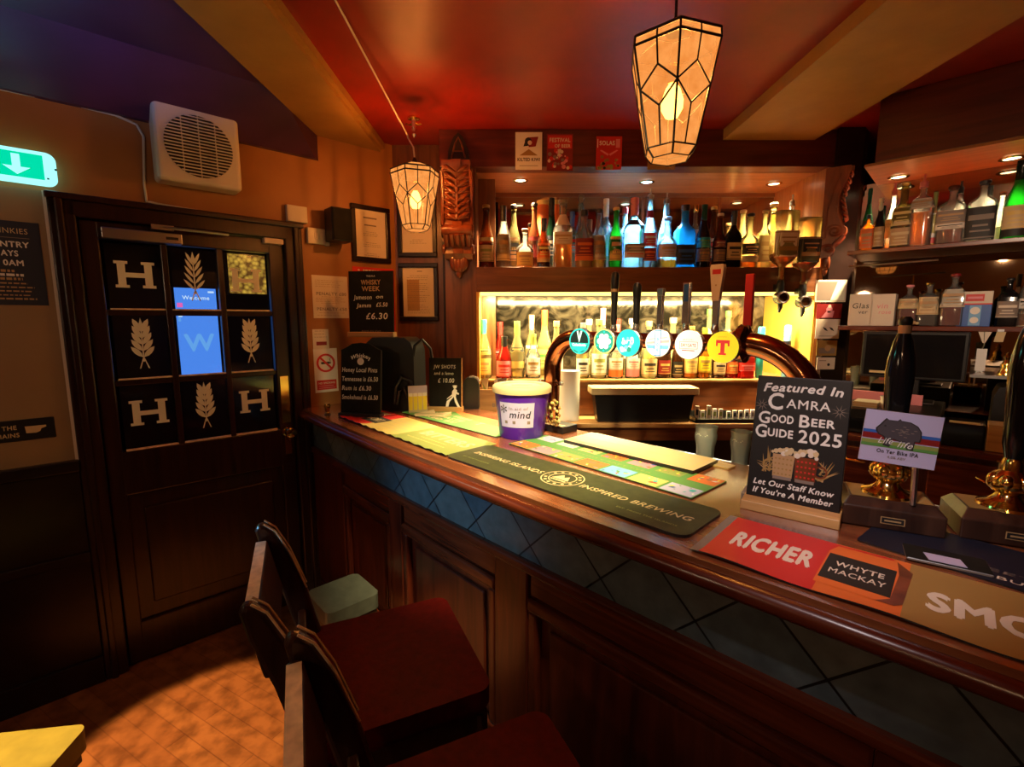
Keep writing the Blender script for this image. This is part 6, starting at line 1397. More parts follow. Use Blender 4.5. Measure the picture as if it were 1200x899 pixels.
# ------------------------------------------------------------------ guide board, coasters
a, c = at_z(874, 578, BT + .03), at_z(984, 601, BT + .03); d = c - a; rot = math.atan2(d.y, d.x); w = d.length
t = thing('guide_board', 'black white-lettered sign board with two beer tankards on pine base', 'sign board', Vector(((a.x + c.x) / 2, (a.y + c.y) / 2, BT)), rot)
gf = Frame((a.x + c.x) / 2, (a.y + c.y) / 2, rot); _, zt = gf.on(945, 444, .045); h = zt - BT - .02
b = MB(); bw = w * 1.04; b.add([(-bw / 2, -.035, 0), (bw / 2, -.035, 0), (bw / 2, .055, 0), (-bw / 2, .055, 0), (-bw / 2, -.03, .022), (bw / 2, -.03, .022), (bw / 2, .055, .036), (-bw / 2, .055, .036)], [(3, 2, 1, 0), (4, 5, 6, 7), (0, 1, 5, 4), (1, 2, 6, 5), (2, 3, 7, 6), (3, 0, 4, 7)], 'pale'); b.build('base', t, bevel=.002)
X = Matrix.Translation((0, .006, .024)) @ Matrix.Rotation(-.16, 4, 'X')
b = MB(); b.X = X; b.box(-w / 2, w / 2, -.005, .005, 0, h, 'black'); b.build('board', t, bevel=.002)
b = MB(); b.X = X; y = -.0058
def T(s, z, hh, wd, sh=0, bo=.02, x=0, arc=0): b.text(s, x * w, z * h, y, hh * h, 'purewhite', bold=bo, shear=sh, width=wd * w, arc=arc * h)
T('Featured In', .885, .068, .84, .22, .03, 0, .012); T('C', .735, .135, .17, 0, .02, -.27); T('AMRA', .755, .072, .46, 0, .01, .08)
T('G', .615, .098, .13, 0, .02, -.38); T('OOD', .63, .062, .25, 0, .03, -.18); T('B', .615, .098, .11, 0, .02, .06); T('EER', .63, .062, .24, 0, .03, .25)
T('G', .50, .105, .13, 0, .02, -.40); T('UIDE', .515, .064, .28, 0, .03, -.185); T('2025', .495, .10, .44, 0, .02, .23)
T('Let Our Staff Know', .115, .045, .86, .22, .03); T("If You're A Member", .045, .045, .86, .22, .03)
for s, cx in ((-1, -.42), (1, .40)):
    for k in range(9):
        q = 2 * PI * k / 9; r = .055 * w * 1.6; b.poly([(cx * w + .2 * r * math.cos(q - .3), y - 1e-5 * k, .76 * h + .2 * r * math.sin(q - .3)), (cx * w + r * math.cos(q), y - 1e-5 * k, .76 * h + r * math.sin(q)), (cx * w + .2 * r * math.cos(q + .3), y - 1e-5 * k, .76 * h + .2 * r * math.sin(q + .3))], 'greyink')
b.build('lettering', t)
b = MB(); b.X = X; rr = random.Random(12)
for s, cx in ((-1, -.29), (1, .31)):                                 # grain sheaves
    for k in range(16):
        q = rr.uniform(.2, PI - .2) if True else 0; L_ = rr.uniform(.05, .13) * h; x0 = cx * w + rr.uniform(-.05, .05) * w; z0 = .22 * h + rr.uniform(0, .10) * h; dx, dz = math.cos(q) * L_, math.sin(q) * L_
        b.poly([(x0 - dz * .07, y - 2e-5 * k, z0 + dx * .07), (x0 + dz * .07, y - 2e-5 * k, z0 - dx * .07), (x0 + dx, y - 2e-5 * k, z0 + dz)], rr.choice(['gold', 'tan', 'gold']))
for cx, m, hd in ((-.12, 'tan', -.08), (.12, 'carved', .08)):        # two clinking tankards
    b.poly([(cx * w - .105 * w, y - .0006, .20 * h), (cx * w + .105 * w, y - .0006, .20 * h), (cx * w + .12 * w, y - .0006, .38 * h), (cx * w - .12 * w, y - .0006, .38 * h)], m)
    for k in range(5):
        for j in range(4): b.disc(cx * w + (k - 2) * .042 * w, .225 * h + j * .04 * h, .012 * w, y - .0009, 'gold' if m == 'tan' else 'red', 8)
    b.ring(cx * w + (-.15 if cx < 0 else .15) * w, .285 * h, .055 * w, .075 * w, y - .0005, 'gold' if cx < 0 else 'carved', 18)
    b.flat(cx * w - .1 * w, cx * w + .1 * w, .18 * h, .205 * h, y - .0007, 'greyink')
for k in range(34):
    b.disc(rr.uniform(-.25, .25) * w, .385 * h + rr.uniform(0, .055) * h, rr.uniform(.015, .035) * w, y - .0011 - 2e-5 * k, rr.choice(['cream', 'paper', 'cream']), 8)
b.build('tankard_picture', t)
p0, p1 = at_z(868, 586, BT), at_z(918, 596, BT); d = p1 - p0
t = thing('coaster_stack', 'neat stack of grey square coasters before the guide board', 'coasters', p0 + Vector((0, 0, .0005)), math.atan2(d.y, d.x)); L = d.length
b = MB()
for k in range(6): b.box(0, L, 0, .075, k * .0032, k * .0032 + .0028, 'greyink')
b.build('coasters', t)
b = MB(); b.X = Matrix.Translation((0, 0, .0192)) @ FLATX; b.flat(L * .1, L * .9, .008, .067, 0, 'steel' if False else 'greyink'); b.text('BEER', L * .5, .035, -.0003, .012, 'cream', bold=.02); b.flat(L * .2, L * .8, .02, .023, -.0003, 'cream'); b.build('print', t)
p0, p1 = at_z(926, 597, BT), at_z(974, 606, BT); d = p1 - p0
t = thing('dark_card', 'flat black printed card lying beside the grey coasters', 'card', p0 + Vector((0, 0, .0005)), math.atan2(d.y, d.x)); L = d.length
b = MB(); b.box(0, L, 0, .06, 0, .002, 'black'); b.build('card', t)
b = MB(); b.X = Matrix.Translation((0, 0, .0026)) @ FLATX; lines(b, L * .1, L * .9, .048, .036, 3, 0, 'cream', .002); b.build('print', t)

# ------------------------------------------------------------------ hand pumps
def pump(label, pos, rot, w, dep, h, clip, handle_top_px):
    t = thing('hand_pump', label, 'hand pump', pos, rot, 'hand pumps')
    fr = Frame(pos.x, pos.y, rot)
    b = MB(); k = .012
    b.add([(-w / 2, 0, 0), (w / 2, 0, 0), (w / 2, dep, 0), (-w / 2, dep, 0), (-w / 2, 0, h * .72), (w / 2, 0, h * .72), (w / 2, dep, h * .72), (-w / 2, dep, h * .72), (-w * .42, dep * .16, h), (w * .42, dep * .16, h), (w * .42, dep * .9, h), (-w * .42, dep * .9, h)],
          [(3, 2, 1, 0), (0, 1, 5, 4), (1, 2, 6, 5), (2, 3, 7, 6), (3, 0, 4, 7), (4, 5, 9, 8), (5, 6, 10, 9), (6, 7, 11, 10), (7, 4, 8, 11), (8, 9, 10, 11)], 'stoolwood'); b.build('base_box', t, bevel=.003)
    b = MB(); b.flat(-w * .42, w * .42, 0, 0, 0, 'brass') if False else None
    b.add([(-w * .40, dep * .18, h + .0008), (w * .40, dep * .18, h + .0008), (w * .40, dep * .88, h + .0008), (-w * .40, dep * .88, h + .0008)], [(0, 1, 2, 3)], 'gold'); b.build('top_plate', t)
    b = MB(); b.flat(-.022, .022, h * .22, h * .48, -.001, 'tan'); b.flat(-.020, .020, h * .25, h * .45, -.0015, 'ink'); b.flat(-.015, .015, h * .32, h * .38, -.002, 'tan'); b.build('maker_plate', t)
    c = (0, dep * .52, h)
    b = MB(); b.lathe([(.052, 0), (.050, .006), (.034, .012), (.024, .022), (.020, .03), (.030, .036), (.036, .048), (.034, .064), (.024, .076), (.018, .082), (.018, .10), (.014, .11)], 'brass', c=c, seg=26)
    for k in range(6):
        q = 2 * PI * k / 6; b.ball((c[0] + .026 * math.cos(q), c[1] + .026 * math.sin(q), h + .056), (.014, .014, .019), 'brass', 10, 7)
    b.build('brass_pedestal', t)
    _, zt = fr.on(*handle_top_px, dep * .52); Z0 = h + .10; Z1 = zt - pos.z; Hh = Z1 - Z0
    b = MB(); b.lathe([(.013, 0), (.021, Hh * .12), (.023, Hh * .30), (.0265, Hh * .52), (.0275, Hh * .60), (.025, Hh * .70), (.018, Hh * .82), (.012, Hh * .88)], 'blackgl', c=(0, c[1], Z0), seg=24); b.build('handle', t)
    b = MB(); b.lathe([(.012, Hh * .875), (.0125, Hh * .93), (.010, Hh * .94)], 'tan', c=(0, c[1], Z0), seg=18); b.lathe([(.010, Hh * .935), (.013, Hh * .95), (.013, Hh * .98), (.008, Hh), (.0005, Hh)], 'black', c=(0, c[1], Z0), seg=18); b.build('handle_cap', t)
    if clip:
        yo = dep * .05
        q = [fr.on(px, py, yo) for px, py in clip]; q = [(x, z - pos.z) for x, z in q]
        tl, tr, br, bl = q
        ux = Vector((tr[0] - tl[0], tr[1] - tl[1])) + Vector((br[0] - bl[0], br[1] - bl[1])); cw = ux.length / 2; ang = math.atan2(ux.y, ux.x); ch = ((tl[1] - bl[1]) + (tr[1] - br[1])) / 2
        cxm = sum(p[0] for p in q) / 4; czm = sum(p[1] for p in q) / 4
        X = Matrix.Translation((cxm, yo, czm)) @ Matrix.Rotation(-ang, 4, 'Y')
        b = MB(); b.X = X; b.box(-cw / 2, cw / 2, -.002, .002, -ch / 2, ch / 2, 'lilac'); b.build('pump_clip', t)
        b = MB(); b.X = X; y = -.0028; w_, h_ = cw, ch
        b.flat(-w_ * .5, w_ * .5, h_ * .06, h_ * .12, y, 'blue'); b.flat(-w_ * .5, w_ * .5, -h_ * .05, h_ * .06, y, 'darkred'); b.flat(-w_ * .5, w_ * .5, -h_ * .14, -h_ * .07, y, 'olive'); b.flat(-w_ * .5, w_ * .5, -h_ * .2, -h_ * .14, y, 'green')
        bear = [(-.34, .16), (-.33, .10), (-.29, .04), (-.24, .02), (-.20, -.02), (-.21, -.16), (-.12, -.18), (-.10, -.02), (.02, -.06), (.08, -.05), (.10, -.18), (.19, -.19), (.20, -.02), (.26, -.02), (.27, .06), (.26, .18), (.20, .28), (.10, .34), (-.02, .35), (-.04, .38), (-.07, .34), (-.18, .34), (-.22, .37), (-.25, .32), (-.29, .24)]
        pts = [(x * w_, y - .0005, z * h_) for x, z in bear]; b.poly(pts, 'ink')
        b.poly([(x * w_ * .93, y - .0008, (z - .08) * h_ * .93 + .085 * h_) for x, z in bear], 'bear')
        for k in range(16): q = k * 1.7; cx_, cz_ = .03 * w_ + .17 * w_ * math.cos(q) * (k / 16), .14 * h_ + .12 * h_ * math.sin(q) * (k / 16); b.flat(cx_ - .02 * w_, cx_ + .02 * w_, cz_, cz_ + .012 * h_, y - .00095, 'greyink')
        b.disc(-.22 * w_, .22 * h_, .015 * w_, y - .001, 'ink', 8)
        b.text('Life', -.18 * w_, -.12 * h_, y - .0012, h_ * .12, 'purewhite', shear=.35, width=.2 * w_); b.text('life', .08 * w_, -.16 * h_, y - .0012, h_ * .12, 'purewhite', shear=.35, width=.2 * w_)
        b.text('On Yer Bike IPA', 0, -.31 * h_, y, h_ * .075, 'ink', bold=.03, width=w_ * .55); b.text('4.0% ABV', 0, -.40 * h_, y, h_ * .05, 'greyink', bold=.02, width=w_ * .24); b.build('clip_artwork', t)
        b = MB(); b.tube([(cw * .25 + cxm, yo + .006, czm - ch * .3), (cw * .28 + cxm, yo + .01, h * .98)], .006, 'steel', 8); b.build('clip_stem', t)
    return t
a, c = at_z(986, 614, BT), at_z(1108, 634, BT); d = c - a; rp_ = math.atan2(d.y, d.x); pw = d.length
pump('left hand pump with lilac badge showing a dark bear', Vector(((a.x + c.x) / 2, (a.y + c.y) / 2, BT + .0035)), rp_, pw, .14, .062, [(1013, 479), (1104, 489), (1097, 552), (1008, 537)], (1067, 371))
p2 = at_z(1124, 632, BT); u2 = Vector((math.cos(rp_ ), math.sin(rp_), 0))
pump('right hand pump cut by the picture edge, without a badge', Vector((p2.x, p2.y, BT + .0035)) + u2 * (pw / 2), rp_, pw, .14, .062, None, (1196, 360))

# ------------------------------------------------------------------ till counter under the angled shelves
TC = 1.08
t = thing('till_counter', 'dark counter with mahogany drawers under the angled shelves', 'counter', RW.o, RW.rot)
b = MB(); b.box(-.10, 1.6, -.42, .2, TC - .025, TC, 'mahog_h'); b.build('worktop', t, bevel=.004)
b = MB(); b.box(-.10, 1.6, -.39, .2, 0, TC - .025, 'mahog'); b.build('carcass', t)
for i in range(4):
    x = -.08 + i * .42; b = MB(); b.box(x, x + .38, -.405, -.39, TC - .30, TC - .05, 'mahog_h'); dr = b.build('drawer', t, bevel=.006)
    b = MB(); b.tube([(x + .14, -.405, TC - .10), (x + .16, -.43, TC - .105), (x + .22, -.43, TC - .105), (x + .24, -.405, TC - .10)], .005, 'brass', 6); b.build('drawer_pull', dr)
TB = TC + .001
t = thing('cash_till', 'black cash till body with pink front strip', 'till', RW.w(.18, -.36, TB), RW.rot); w = .36; h = .112
b = MB(); b.box(-w / 2, w / 2, 0, .46, 0, h, 'black'); b.build('till_body', t, bevel=.006)
b = MB(); b.flat(-w * .44, w * .44, h * .15, h * .6, -.0008, 'blackgl'); b.box(-w * .44, w * .30, .24, .26, h, h + .045, 'pink'); b.build('front_panel', t)
cx_, cz_, w, h = rect_on(RW, 1012, 388, 1131, 449, -.06)
t = thing('till_screen', 'dark flat till screen below the lower angled shelf', 'screen', RW.w(cx_, -.06, cz_ - h / 2), RW.rot); sb_ = cz_ - h / 2 - (TB + .1125)
b = MB(); b.box(-w / 2, w / 2, 0, .04, 0, h, 'black'); b.build('casing', t, bevel=.006)
b = MB(); b.flat(-w * .46, w * .46, h * .06, h * .94, -.001, 'blackgl'); b.flat(-w * .40, -w * .06, h * .10, h * .15, -.0016, 'cream'); b.build('display', t)
b = MB(); b.box(-w * .1, w * .1, .01, .03, -sb_, 0, 'black'); b.box(-w * .25, w * .25, -.03, .10, -sb_, -sb_ + .01, 'black'); b.build('stand', t, bevel=.004)
x0, zt = RW.on(1105, 494, -.38); x1, _ = RW.on(1157, 494, -.38); x0 = max(x0, .365); h = max(.05, zt - TB); w = x1 - x0
t = thing('receipt_printer', 'black glossy receipt printer right of the till body', 'printer', RW.w((x0 + x1) / 2, -.38, TB), RW.rot)
b = MB(); b.box(-w / 2, w / 2, 0, .14, 0, h, 'blackgl'); b.build('body', t, bevel=.006)
b = MB(); b.box(-w * .35, w * .35, -.001, .03, h, h + .004, 'cream'); b.build('paper_slot', t)
x0 = x1 + .004; x1, zt = RW.on(1193, 503, -.38); w = x1 - x0; h = max(.06, zt - TB)
t = thing('wooden_box', 'orange brown wooden box beside the receipt printer', 'box', RW.w((x0 + x1) / 2, -.38, TB), RW.rot)
b = MB(); b.box(-w / 2, w / 2, 0, .1, 0, h, 'pale'); b.build('box_body', t, bevel=.003); b = MB(); b.box(-w * .5, w * .5, -.004, .104, h, h + .006, 'pale'); b.build('lid', t, bevel=.002)
x0, zt = RW.on(1154, 452, -.2); x1, _ = RW.on(1192, 452, -.2); w = x1 - x0; h = zt - TB
t = thing('coffee_machine', 'black rounded machine right of the till', 'machine', RW.w((x0 + x1) / 2 + .03, -.06, TB), RW.rot)
b = MB(); out = [(-w / 2, 0), (w / 2, 0), (w / 2, h * .8), (w * .36, h * .97), (0, h), (-w * .36, h * .97), (-w / 2, h * .8)]; b.prism(out, -.12, .1, 'black', True); b.build('body', t, bevel=.006)
b = MB(); b.disc(-w * .3, h * .35, .006, -.1208, 'blue', 12); b.flat(-w * .1, w * .35, h * .3, h * .34, -.1208, 'greyink'); b.build('controls', t)
x, zt = RW.on(1040, 465, -.30); zb = TB + .1125
t = thing('white_cup', 'small white cup near the guide board top edge', 'cup', RW.w(x, -.30, zb), RW.rot); h = max(.04, zt - zb)
b = MB(); b.lathe([(.018, 0), (.024, h), (.022, h), (.017, .006), (.001, .006)], 'purewhite', seg=20); b.build('cup_body', t); b = MB(); b.lathe([(.0245, h - .002), (.025, h + .002), (.022, h)], 'purewhite', seg=20, cap=False); b.build('rim', t)
x, zt = RW.on(1017, 471, -.33)
t = thing('paper_pile', 'pile of cream papers left of the white cup', 'papers', RW.w(x, -.34, zb), RW.rot); h = max(.02, zt - zb)
b = MB()
for k in range(7): dx = random.uniform(-.003, .003); b.box(-.05 + dx, .035 + dx, 0, .1, k * h / 7, (k + .92) * h / 7, 'cream' if k % 3 else 'paper')
b.build('sheets', t)
# keys and tags hung below the shelf
for i, (px, py, px1, py1, lab) in enumerate(((1144, 388, 1158, 432, 'bunch of white tagged keys hung below the shelf'), (1166, 387, 1178, 401, 'cream ticket clipped under the angled shelf'))):
    cx_, cz_, w, h = rect_on(RW, px, py, px1, py1, .0)
    t = thing(('key_bunch', 'paper_ticket')[i], lab, ('keys', 'ticket')[i], RW.w(cx_, -.004, cz_ + h / 2), RW.rot)
    b = MB()
    if i == 0:
        b.tube([(0, 0, .0), (.004, 0, -.06), (-.004, 0, -.09)], .002, 'steel', 5); b.poly([(-.02, -.001, 0), (.024, -.001, 0), (.006, -.001, -.05), (-.002, -.001, -.05)], 'paper'); b.build('strap', t)
        b = MB(); b.box(-.016, .016, -.004, -.001, -.17, -.075, 'purewhite'); b.build('tag', t); b = MB(); b.ring(0, -.185, .012, .015, -.002, 'steel', 16); b.box(-.03, -.024, -.003, 0, -.24, -.18, 'brass'); b.box(-.014, -.009, -.003, 0, -.235, -.19, 'steel'); b.build('keys', t)
    else: b.add([(-w / 2, 0, -h), (w * .3, 0, -h), (w / 2, -.004, 0), (-w * .3, -.004, 0)], [(0, 1, 2, 3)], 'cream'); b.build('slip', t); b = MB(); b.box(-.01, .01, -.008, 0, -.006, .004, 'steel'); b.build('clip', t)
x, zb = RW.on(1178, 440, -.1); _, zt = RW.on(1178, 413, -.1)
t = thing('brass_bell', 'small brass bell figure on the machine by the right edge', 'bell', RW.w(x, -.1, zb), RW.rot); h = zt - zb
b = MB(); b.lathe([(.026, 0), (.024, h * .15), (.016, h * .3), (.019, h * .45), (.012, h * .6), (.008, h * .7)], 'brass', seg=20); b.build('bell_body', t); b = MB(); b.lathe([(.008, h * .68), (.013, h * .8), (.008, h * .93), (.0005, h)], 'brass', seg=16); b.build('knob', t)
cx_, cz_, w, h = rect_on(RW, 1142, 437, 1196, 446, -.02)
t = thing('wire_shelf', 'narrow glass ledge on small brackets below the brass bell', 'shelf', RW.w(cx_, .03, zb - .0135), RW.rot)
b = MB(); b.box(-w * .6, w * .7, -.16, .3, 0, .012, 'steel'); b.build('ledge', t); b = MB(); b.box(-w * .5, -w * .46, .1, .3, -.05, 0, 'brass'); b.box(w * .46, w * .5, .1, .3, -.05, 0, 'brass'); b.build('brackets', t)
# pale appliance below the drawers at the right edge
x0, zt = RW.on(1171, 541, -.44); x1, zb = RW.on(1192, 592, -.44)
t = thing('hanging_cloth', 'pale green cloth hanging before the drawers at the right edge', 'cloth', RW.w((x0 + x1) / 2, -.437, zb), RW.rot); w = x1 - x0; h = zt - zb
b = MB(); n = 8
vs = [(-w / 2 + w * i / n, .006 * math.sin(i * 1.9) * (1 - j * .6), h * j) for j in (0, 1) for i in range(n + 1)]
b.add(vs, [(i, i + 1, n + 2 + i, n + 1 + i) for i in range(n)], 'etched', True); b.build('cloth', t)
b = MB(); b.tube([(-w * .6, .0, h), (w * .6, .0, h)], .004, 'brass', 6); b.tube([(-w * .55, 0, h), (-w * .55, .035, h)], .003, 'brass', 6); b.tube([(w * .55, 0, h), (w * .55, .035, h)], .003, 'brass', 6); b.build('rail', t)
x, z = RW.on(1066, 374, .015)
t = thing('rosebud_ornament', 'small dried rosebud ornament on the lower angled shelf edge', 'ornament', RW.w(x, .012, RZ2 + .0005), RW.rot)
b = MB(); b.lathe([(.014, 0), (.018, .006), (.01, .012)], 'brown', seg=14); b.build('dish', t)
b = MB()
for dx, dz, r, m in ((-.016, .016, .011, 'pink'), (.016, .015, .010, 'tan'), (0, .026, .013, 'darkred'), (.028, .012, .008, 'cream')): b.ball((dx, 0, dz), (r, r * .8, r * .85), m, 10, 7)
b.build('rosebuds', t)

# ------------------------------------------------------------------ hanging stained glass lanterns
def lantern(label, px, py0, py1, Y, cord):
    def pos(py):
        r = ray(px, py); k = Y / r.y; return r * k + Vector((0, 0, EYE))
    top, bot = pos(py0), pos(py1); H = top.z - bot.z; x = (top.x + bot.x) / 2
    t = thing('hanging_lantern', label, 'lantern', (x, Y, bot.z), .32, 'hanging stained glass lanterns')
    R1, R0 = .113, .063; zt, zb_, z1, z2 = H, .0, H * .905, H * .835; zl = H * .07
    rings = [(.045, zt), (R1 * .985, z1), (R1, z2), (R0 + (R1 - R0) * .06, zl), (R0 * .78, 0)]
    P6 = lambda r, z, k: Vector((r * math.cos(k * PI / 3), r * math.sin(k * PI / 3), z))
    b = MB()
    for j in range(4):
        for k in range(6):
            b.add([P6(rings[j][0], rings[j][1], k), P6(rings[j + 1][0], rings[j + 1][1], k), P6(rings[j + 1][0], rings[j + 1][1], k + 1), P6(rings[j][0], rings[j][1], k + 1)], [(0, 1, 2, 3)], 'shade')
    b.add([P6(*rings[0], k) for k in range(6)], [tuple(range(6))], 'shade')
    b.add([P6(*rings[4], k) for k in range(6)], [tuple(reversed(range(6)))], 'shade'); b.build('lamp_shade', t)
    b = MB(); q = .0024
    def line(p, s, r=q): b.tube([p, s], r, 'lead', 5)
    for k in range(6):
        for j in range(4): line(P6(*rings[j], k), P6(*rings[j + 1], k), q * 1.2)
        for j in (1, 2, 3): line(P6(*rings[j], k), P6(*rings[j], k + 1), q * (1.5 if j < 3 else 1))
        line(P6(*rings[0], k), P6(*rings[0], k + 1)); line(P6(*rings[4], k), P6(*rings[4], k + 1), q * .7)
        m0 = (P6(*rings[1], k) + P6(*rings[1], k + 1)) / 2; m1 = (P6(*rings[2], k) + P6(*rings[2], k + 1)) / 2; line(m0, m1)
        A, B, C_, D_ = P6(*rings[2], k), P6(*rings[2], k + 1), P6(*rings[3], k + 1), P6(*rings[3], k)
        F = lambda s, u: (A.lerp(D_, u)).lerp(B.lerp(C_, u), s)
        line(F(.5, 0), F(.5, .24)); line(F(.5, .24), F(1, .43)); line(F(.5, .24), F(0, .43)); line(F(0, .43), F(.5, .62)); line(F(1, .43), F(.5, .62)); line(F(.5, .62), F(.5, 1))
    b.build('lead_strips', t)
    b = MB(); b.lathe([(.016, H * .34), (.026, H * .40), (.027, H * .47), (.018, H * .56), (.006, H * .62)], 'bulb', seg=14); b.build('bulb', t)
    b = MB(); b.lathe([(.014, H * .6), (.014, H * .72), (.02, H * .74)], 'brass', seg=14); b.build('lamp_holder', t)
    b = MB(); b.lathe([(.022, 0), (.02, .008), (.012, .02), (.006, .035)], 'lead', c=(0, 0, H - .004), seg=18); b.build('cap', t)
    b = MB(); M4 = Matrix.Rotation(-.32, 4, 'Z'); o = Vector((x, Y, bot.z)); pts = [M4 @ (Vector(p) - o) for p in cord(Vector((x, Y, top.z + .03)))]
    b.tube(pts, .0038, 'lead' if Y < 2 else 'paper', 6); b.build('cord', t)
    l = lamp('lantern_light', 'POINT', (0, 0, H * .66), 1, WARM, shadow_soft_size=.02); l.parent = t
    return t, l
def cordA(p): return [p, p + Vector((0, 0, .1)), Vector((p.x, p.y, CEIL))]
def cordB(p):
    s = at_z(393, 0, CEIL - .004); e = at_z(462, 128, 2.50) 
    pts = [p, p + Vector((-.006, .01, .05))]
    k = p + Vector((-.035, .02, .11)); f = Vector((s.x, s.y, s.z)); g = f + (f - k) * .6; g.z = CEIL - .004
    return pts + [k.lerp(p, .25) + Vector((-.005, 0, .012)), k] + [k.lerp(f, i / 6) for i in range(1, 7)] + [g]
_, la = lantern('large near hanging lantern of leaded amber glass above the taps', 788, 38, 187, 1.27, cordA); la.data.energy = 100
_, lb = lantern('far hanging lantern before the framed notices, on a white cord', 487, 193, 270, 2.34, cordB); lb.data.energy = 110
p = at_z(485, 150, CEIL - .05); t = thing('ceiling_fitting', 'small brass ceiling fitting above the far lantern', 'fitting', (p.x, min(p.y, 2.6), CEIL), 0)
b = MB(); b.lathe([(.03, 0), (.03, -.008), (.012, -.014)], 'brass', seg=18); b.build('rose', t); b = MB(); b.lathe([(.011, -.01), (.011, -.06), (.008, -.07), (.012, -.08), (.004, -.095)], 'chrome', seg=14); b.tube([(-.04, 0, -.03), (-.02, 0, -.036), (0, 0, -.02), (.02, 0, -.036), (.04, 0, -.03)], .004, 'brass', 6); b.build('stem', t)

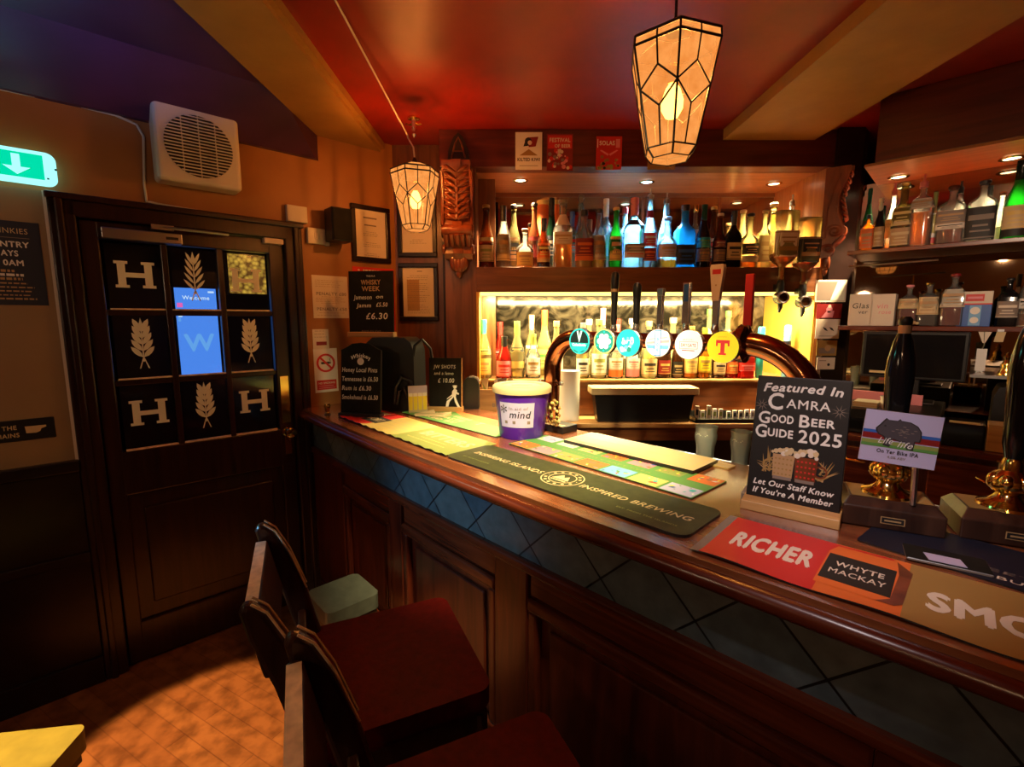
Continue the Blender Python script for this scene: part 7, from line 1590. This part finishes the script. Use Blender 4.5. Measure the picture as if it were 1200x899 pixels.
# ------------------------------------------------------------------ seats
def bar_stool(label, c, rot):
    """Local -y faces the bar; the back is at +y."""
    t = thing('bar_stool', label, 'bar stool', (c[0], c[1], 0), rot, 'high backed bar stools')
    s, z = .19, .72
    b = MB(); out = rounded(-s, s, -s, s, .03); b.slab([(x * .98, y * .98) for x, y in out], z, z + .012, 'leather'); b.slab(out, z + .012, z + .055, 'leather'); o = b.build('seat', t, bevel=.014, seg=4)
    b = MB(); 
    for x0, x1, y0, y1 in ((-s * .95, s * .95, -s * .95, -s * .82), (-s * .95, s * .95, s * .82, s * .95), (-s * .95, -s * .82, -s * .82, s * .82), (s * .82, s * .95, -s * .82, s * .82)): b.box(x0, x1, y0, y1, z - .06, z - .001, 'stoolwood')
    b.build('seat_frame', t, bevel=.003)
    for sx in (-1, 1):
        b = MB(); b.tube([(sx * s * .86, -s * .86, z - .01), (sx * s * .95, -s * .97, .3), (sx * s * 1.04, -s * 1.06, 0)], [.02, .018, .016], 'stoolwood', 8); b.build('leg', t)
        # rear leg runs up into a flat rounded back post
        b = MB(); b.tube([(sx * s * 1.04, s * 1.08, 0), (sx * s * .92, s * .94, z - .05)], [.017, .021], 'stoolwood', 8); b.build('leg', t)
        b = MB(); pth = [(0, s * .86, z - .07), (0, s * .90, z + .06), (0, s * 1.06, z + .19), (0, s * 1.24, z + .29), (0, s * 1.34, z + .345), (0, s * 1.38, z + .365)]
        hw = [.026, .028, .030, .030, .022, .008]; vs = []; n = len(pth)
        for (x, y, zz), k in zip(pth, hw):
            for dx, dy in ((-.014, -k), (.014, -k), (.014, k), (-.014, k)): vs.append((sx * (s * .93) + dx, y + dy, zz + dy * .25))
        fs = [(3, 2, 1, 0), tuple(4 * (n - 1) + q for q in range(4))]
        for i in range(n - 1):
            for q in range(4): fs.append((4 * i + q, 4 * i + (q + 1) % 4, 4 * i + 4 + (q + 1) % 4, 4 * i + 4 + q))
        b.add(vs, fs, 'stoolwood'); b.build('back_post', t, bevel=.010, seg=3)
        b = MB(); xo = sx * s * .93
        for dx in (-.0125, .0125): b.tube([(xo + dx, s * 1.06 - .030, z + .185), (xo + dx, s * 1.24 - .031, z + .287), (xo + dx, s * 1.34 - .022, z + .345), (xo + dx, s * 1.38 - .006, z + .366)], .0024, 'pale_lit_wood', 5)
        b.build('painted_lit_edge', t)  # pale lines paint the lamplight catching the post edges
    b = MB(); y0, zz = s * 1.26, z + .30
    b.add([(-s * .86, y0 - .016, zz - .10), (s * .86, y0 - .016, zz - .10), (s * .86, y0 + .008, zz - .10), (-s * .86, y0 + .008, zz - .10), (-s * .86, y0 + .012, zz + .028), (s * .86, y0 + .012, zz + .028), (s * .86, y0 + .036, zz + .028), (-s * .86, y0 + .036, zz + .028)], [(3, 2, 1, 0), (4, 5, 6, 7), (0, 1, 5, 4), (1, 2, 6, 5), (2, 3, 7, 6), (3, 0, 4, 7)], 'stoolwood'); b.build('back_rail', t, bevel=.006)
    b = MB(); b.add([(-s * .8, y0 + .013, zz + .0295), (s * .8, y0 + .013, zz + .0295), (s * .8, y0 + .035, zz + .0295), (-s * .8, y0 + .035, zz + .0295)], [(0, 1, 2, 3)], 'pale_lit_wood'); b.build('painted_lit_rail_top', t)  # pale strip paints the lamplight along the top of the rail
    b = MB(); b.box(-s * .86, s * .86, s * .93, s * .93 + .018, z + .085, z + .13, 'stoolwood'); b.build('lower_rail', t, bevel=.004)
    for k, (p, q) in enumerate((((-s, -s, .25), (s, -s, .25)), ((-s, -s, .33), (-s, s, .33)), ((s, -s, .33), (s, s, .33)), ((-s, s, .36), (s, s, .36)))):
        b = MB(); b.tube([p, q], .011, 'stoolwood', 8); b.build('stretcher', t)
bar_stool('bar stool with dark red leather seat nearest the door', (-.292, 1.032), math.radians(114.3))
bar_stool('nearer bar stool cut by the bottom edge of the photo', (-.031, .631), math.radians(114.3))
p = at_z(402, 694, .48); t = thing('low_stool', 'low square stool with grey green vinyl seat against the bar front', 'stool', (p.x, p.y, 0), BAR.rot)
s = .108
b = MB(); b.slab(rounded(-s, s, -s, s, .03), .42, .48, 'greyvinyl'); b.build('seat', t, bevel=.015, seg=4)
b = MB(); b.slab(rounded(-s * .94, s * .94, -s * .94, s * .94, .02), .37, .42, 'stoolwood'); b.build('seat_frame', t, bevel=.003)
for sx in (-1, 1):
    for sy in (-1, 1): b = MB(); b.tube([(sx * s * .82, sy * s * .82, .38), (sx * s * .95, sy * s * .95, 0)], [.018, .013], 'stoolwood', 8); b.build('leg', t)
p = at_z(104, 848, .46); rot = math.radians(8)
t = thing('bench_seat', 'yellow green vinyl bench seat in the bottom left corner', 'bench', (p.x, p.y, 0), rot)
b = MB(); b.slab(rounded(-.75, 0, -.95, 0, .025), .40, .46, 'limevinyl'); b.build('cushion', t, bevel=.016, seg=4)
b = MB(); b.box(-.74, -.015, -.93, -.015, .36, .40, 'dark'); b.build('rail', t, bevel=.003)
b = MB(); b.box(-.72, -.05, -.90, -.05, 0.02, .36, 'dark'); b.build('base', t)
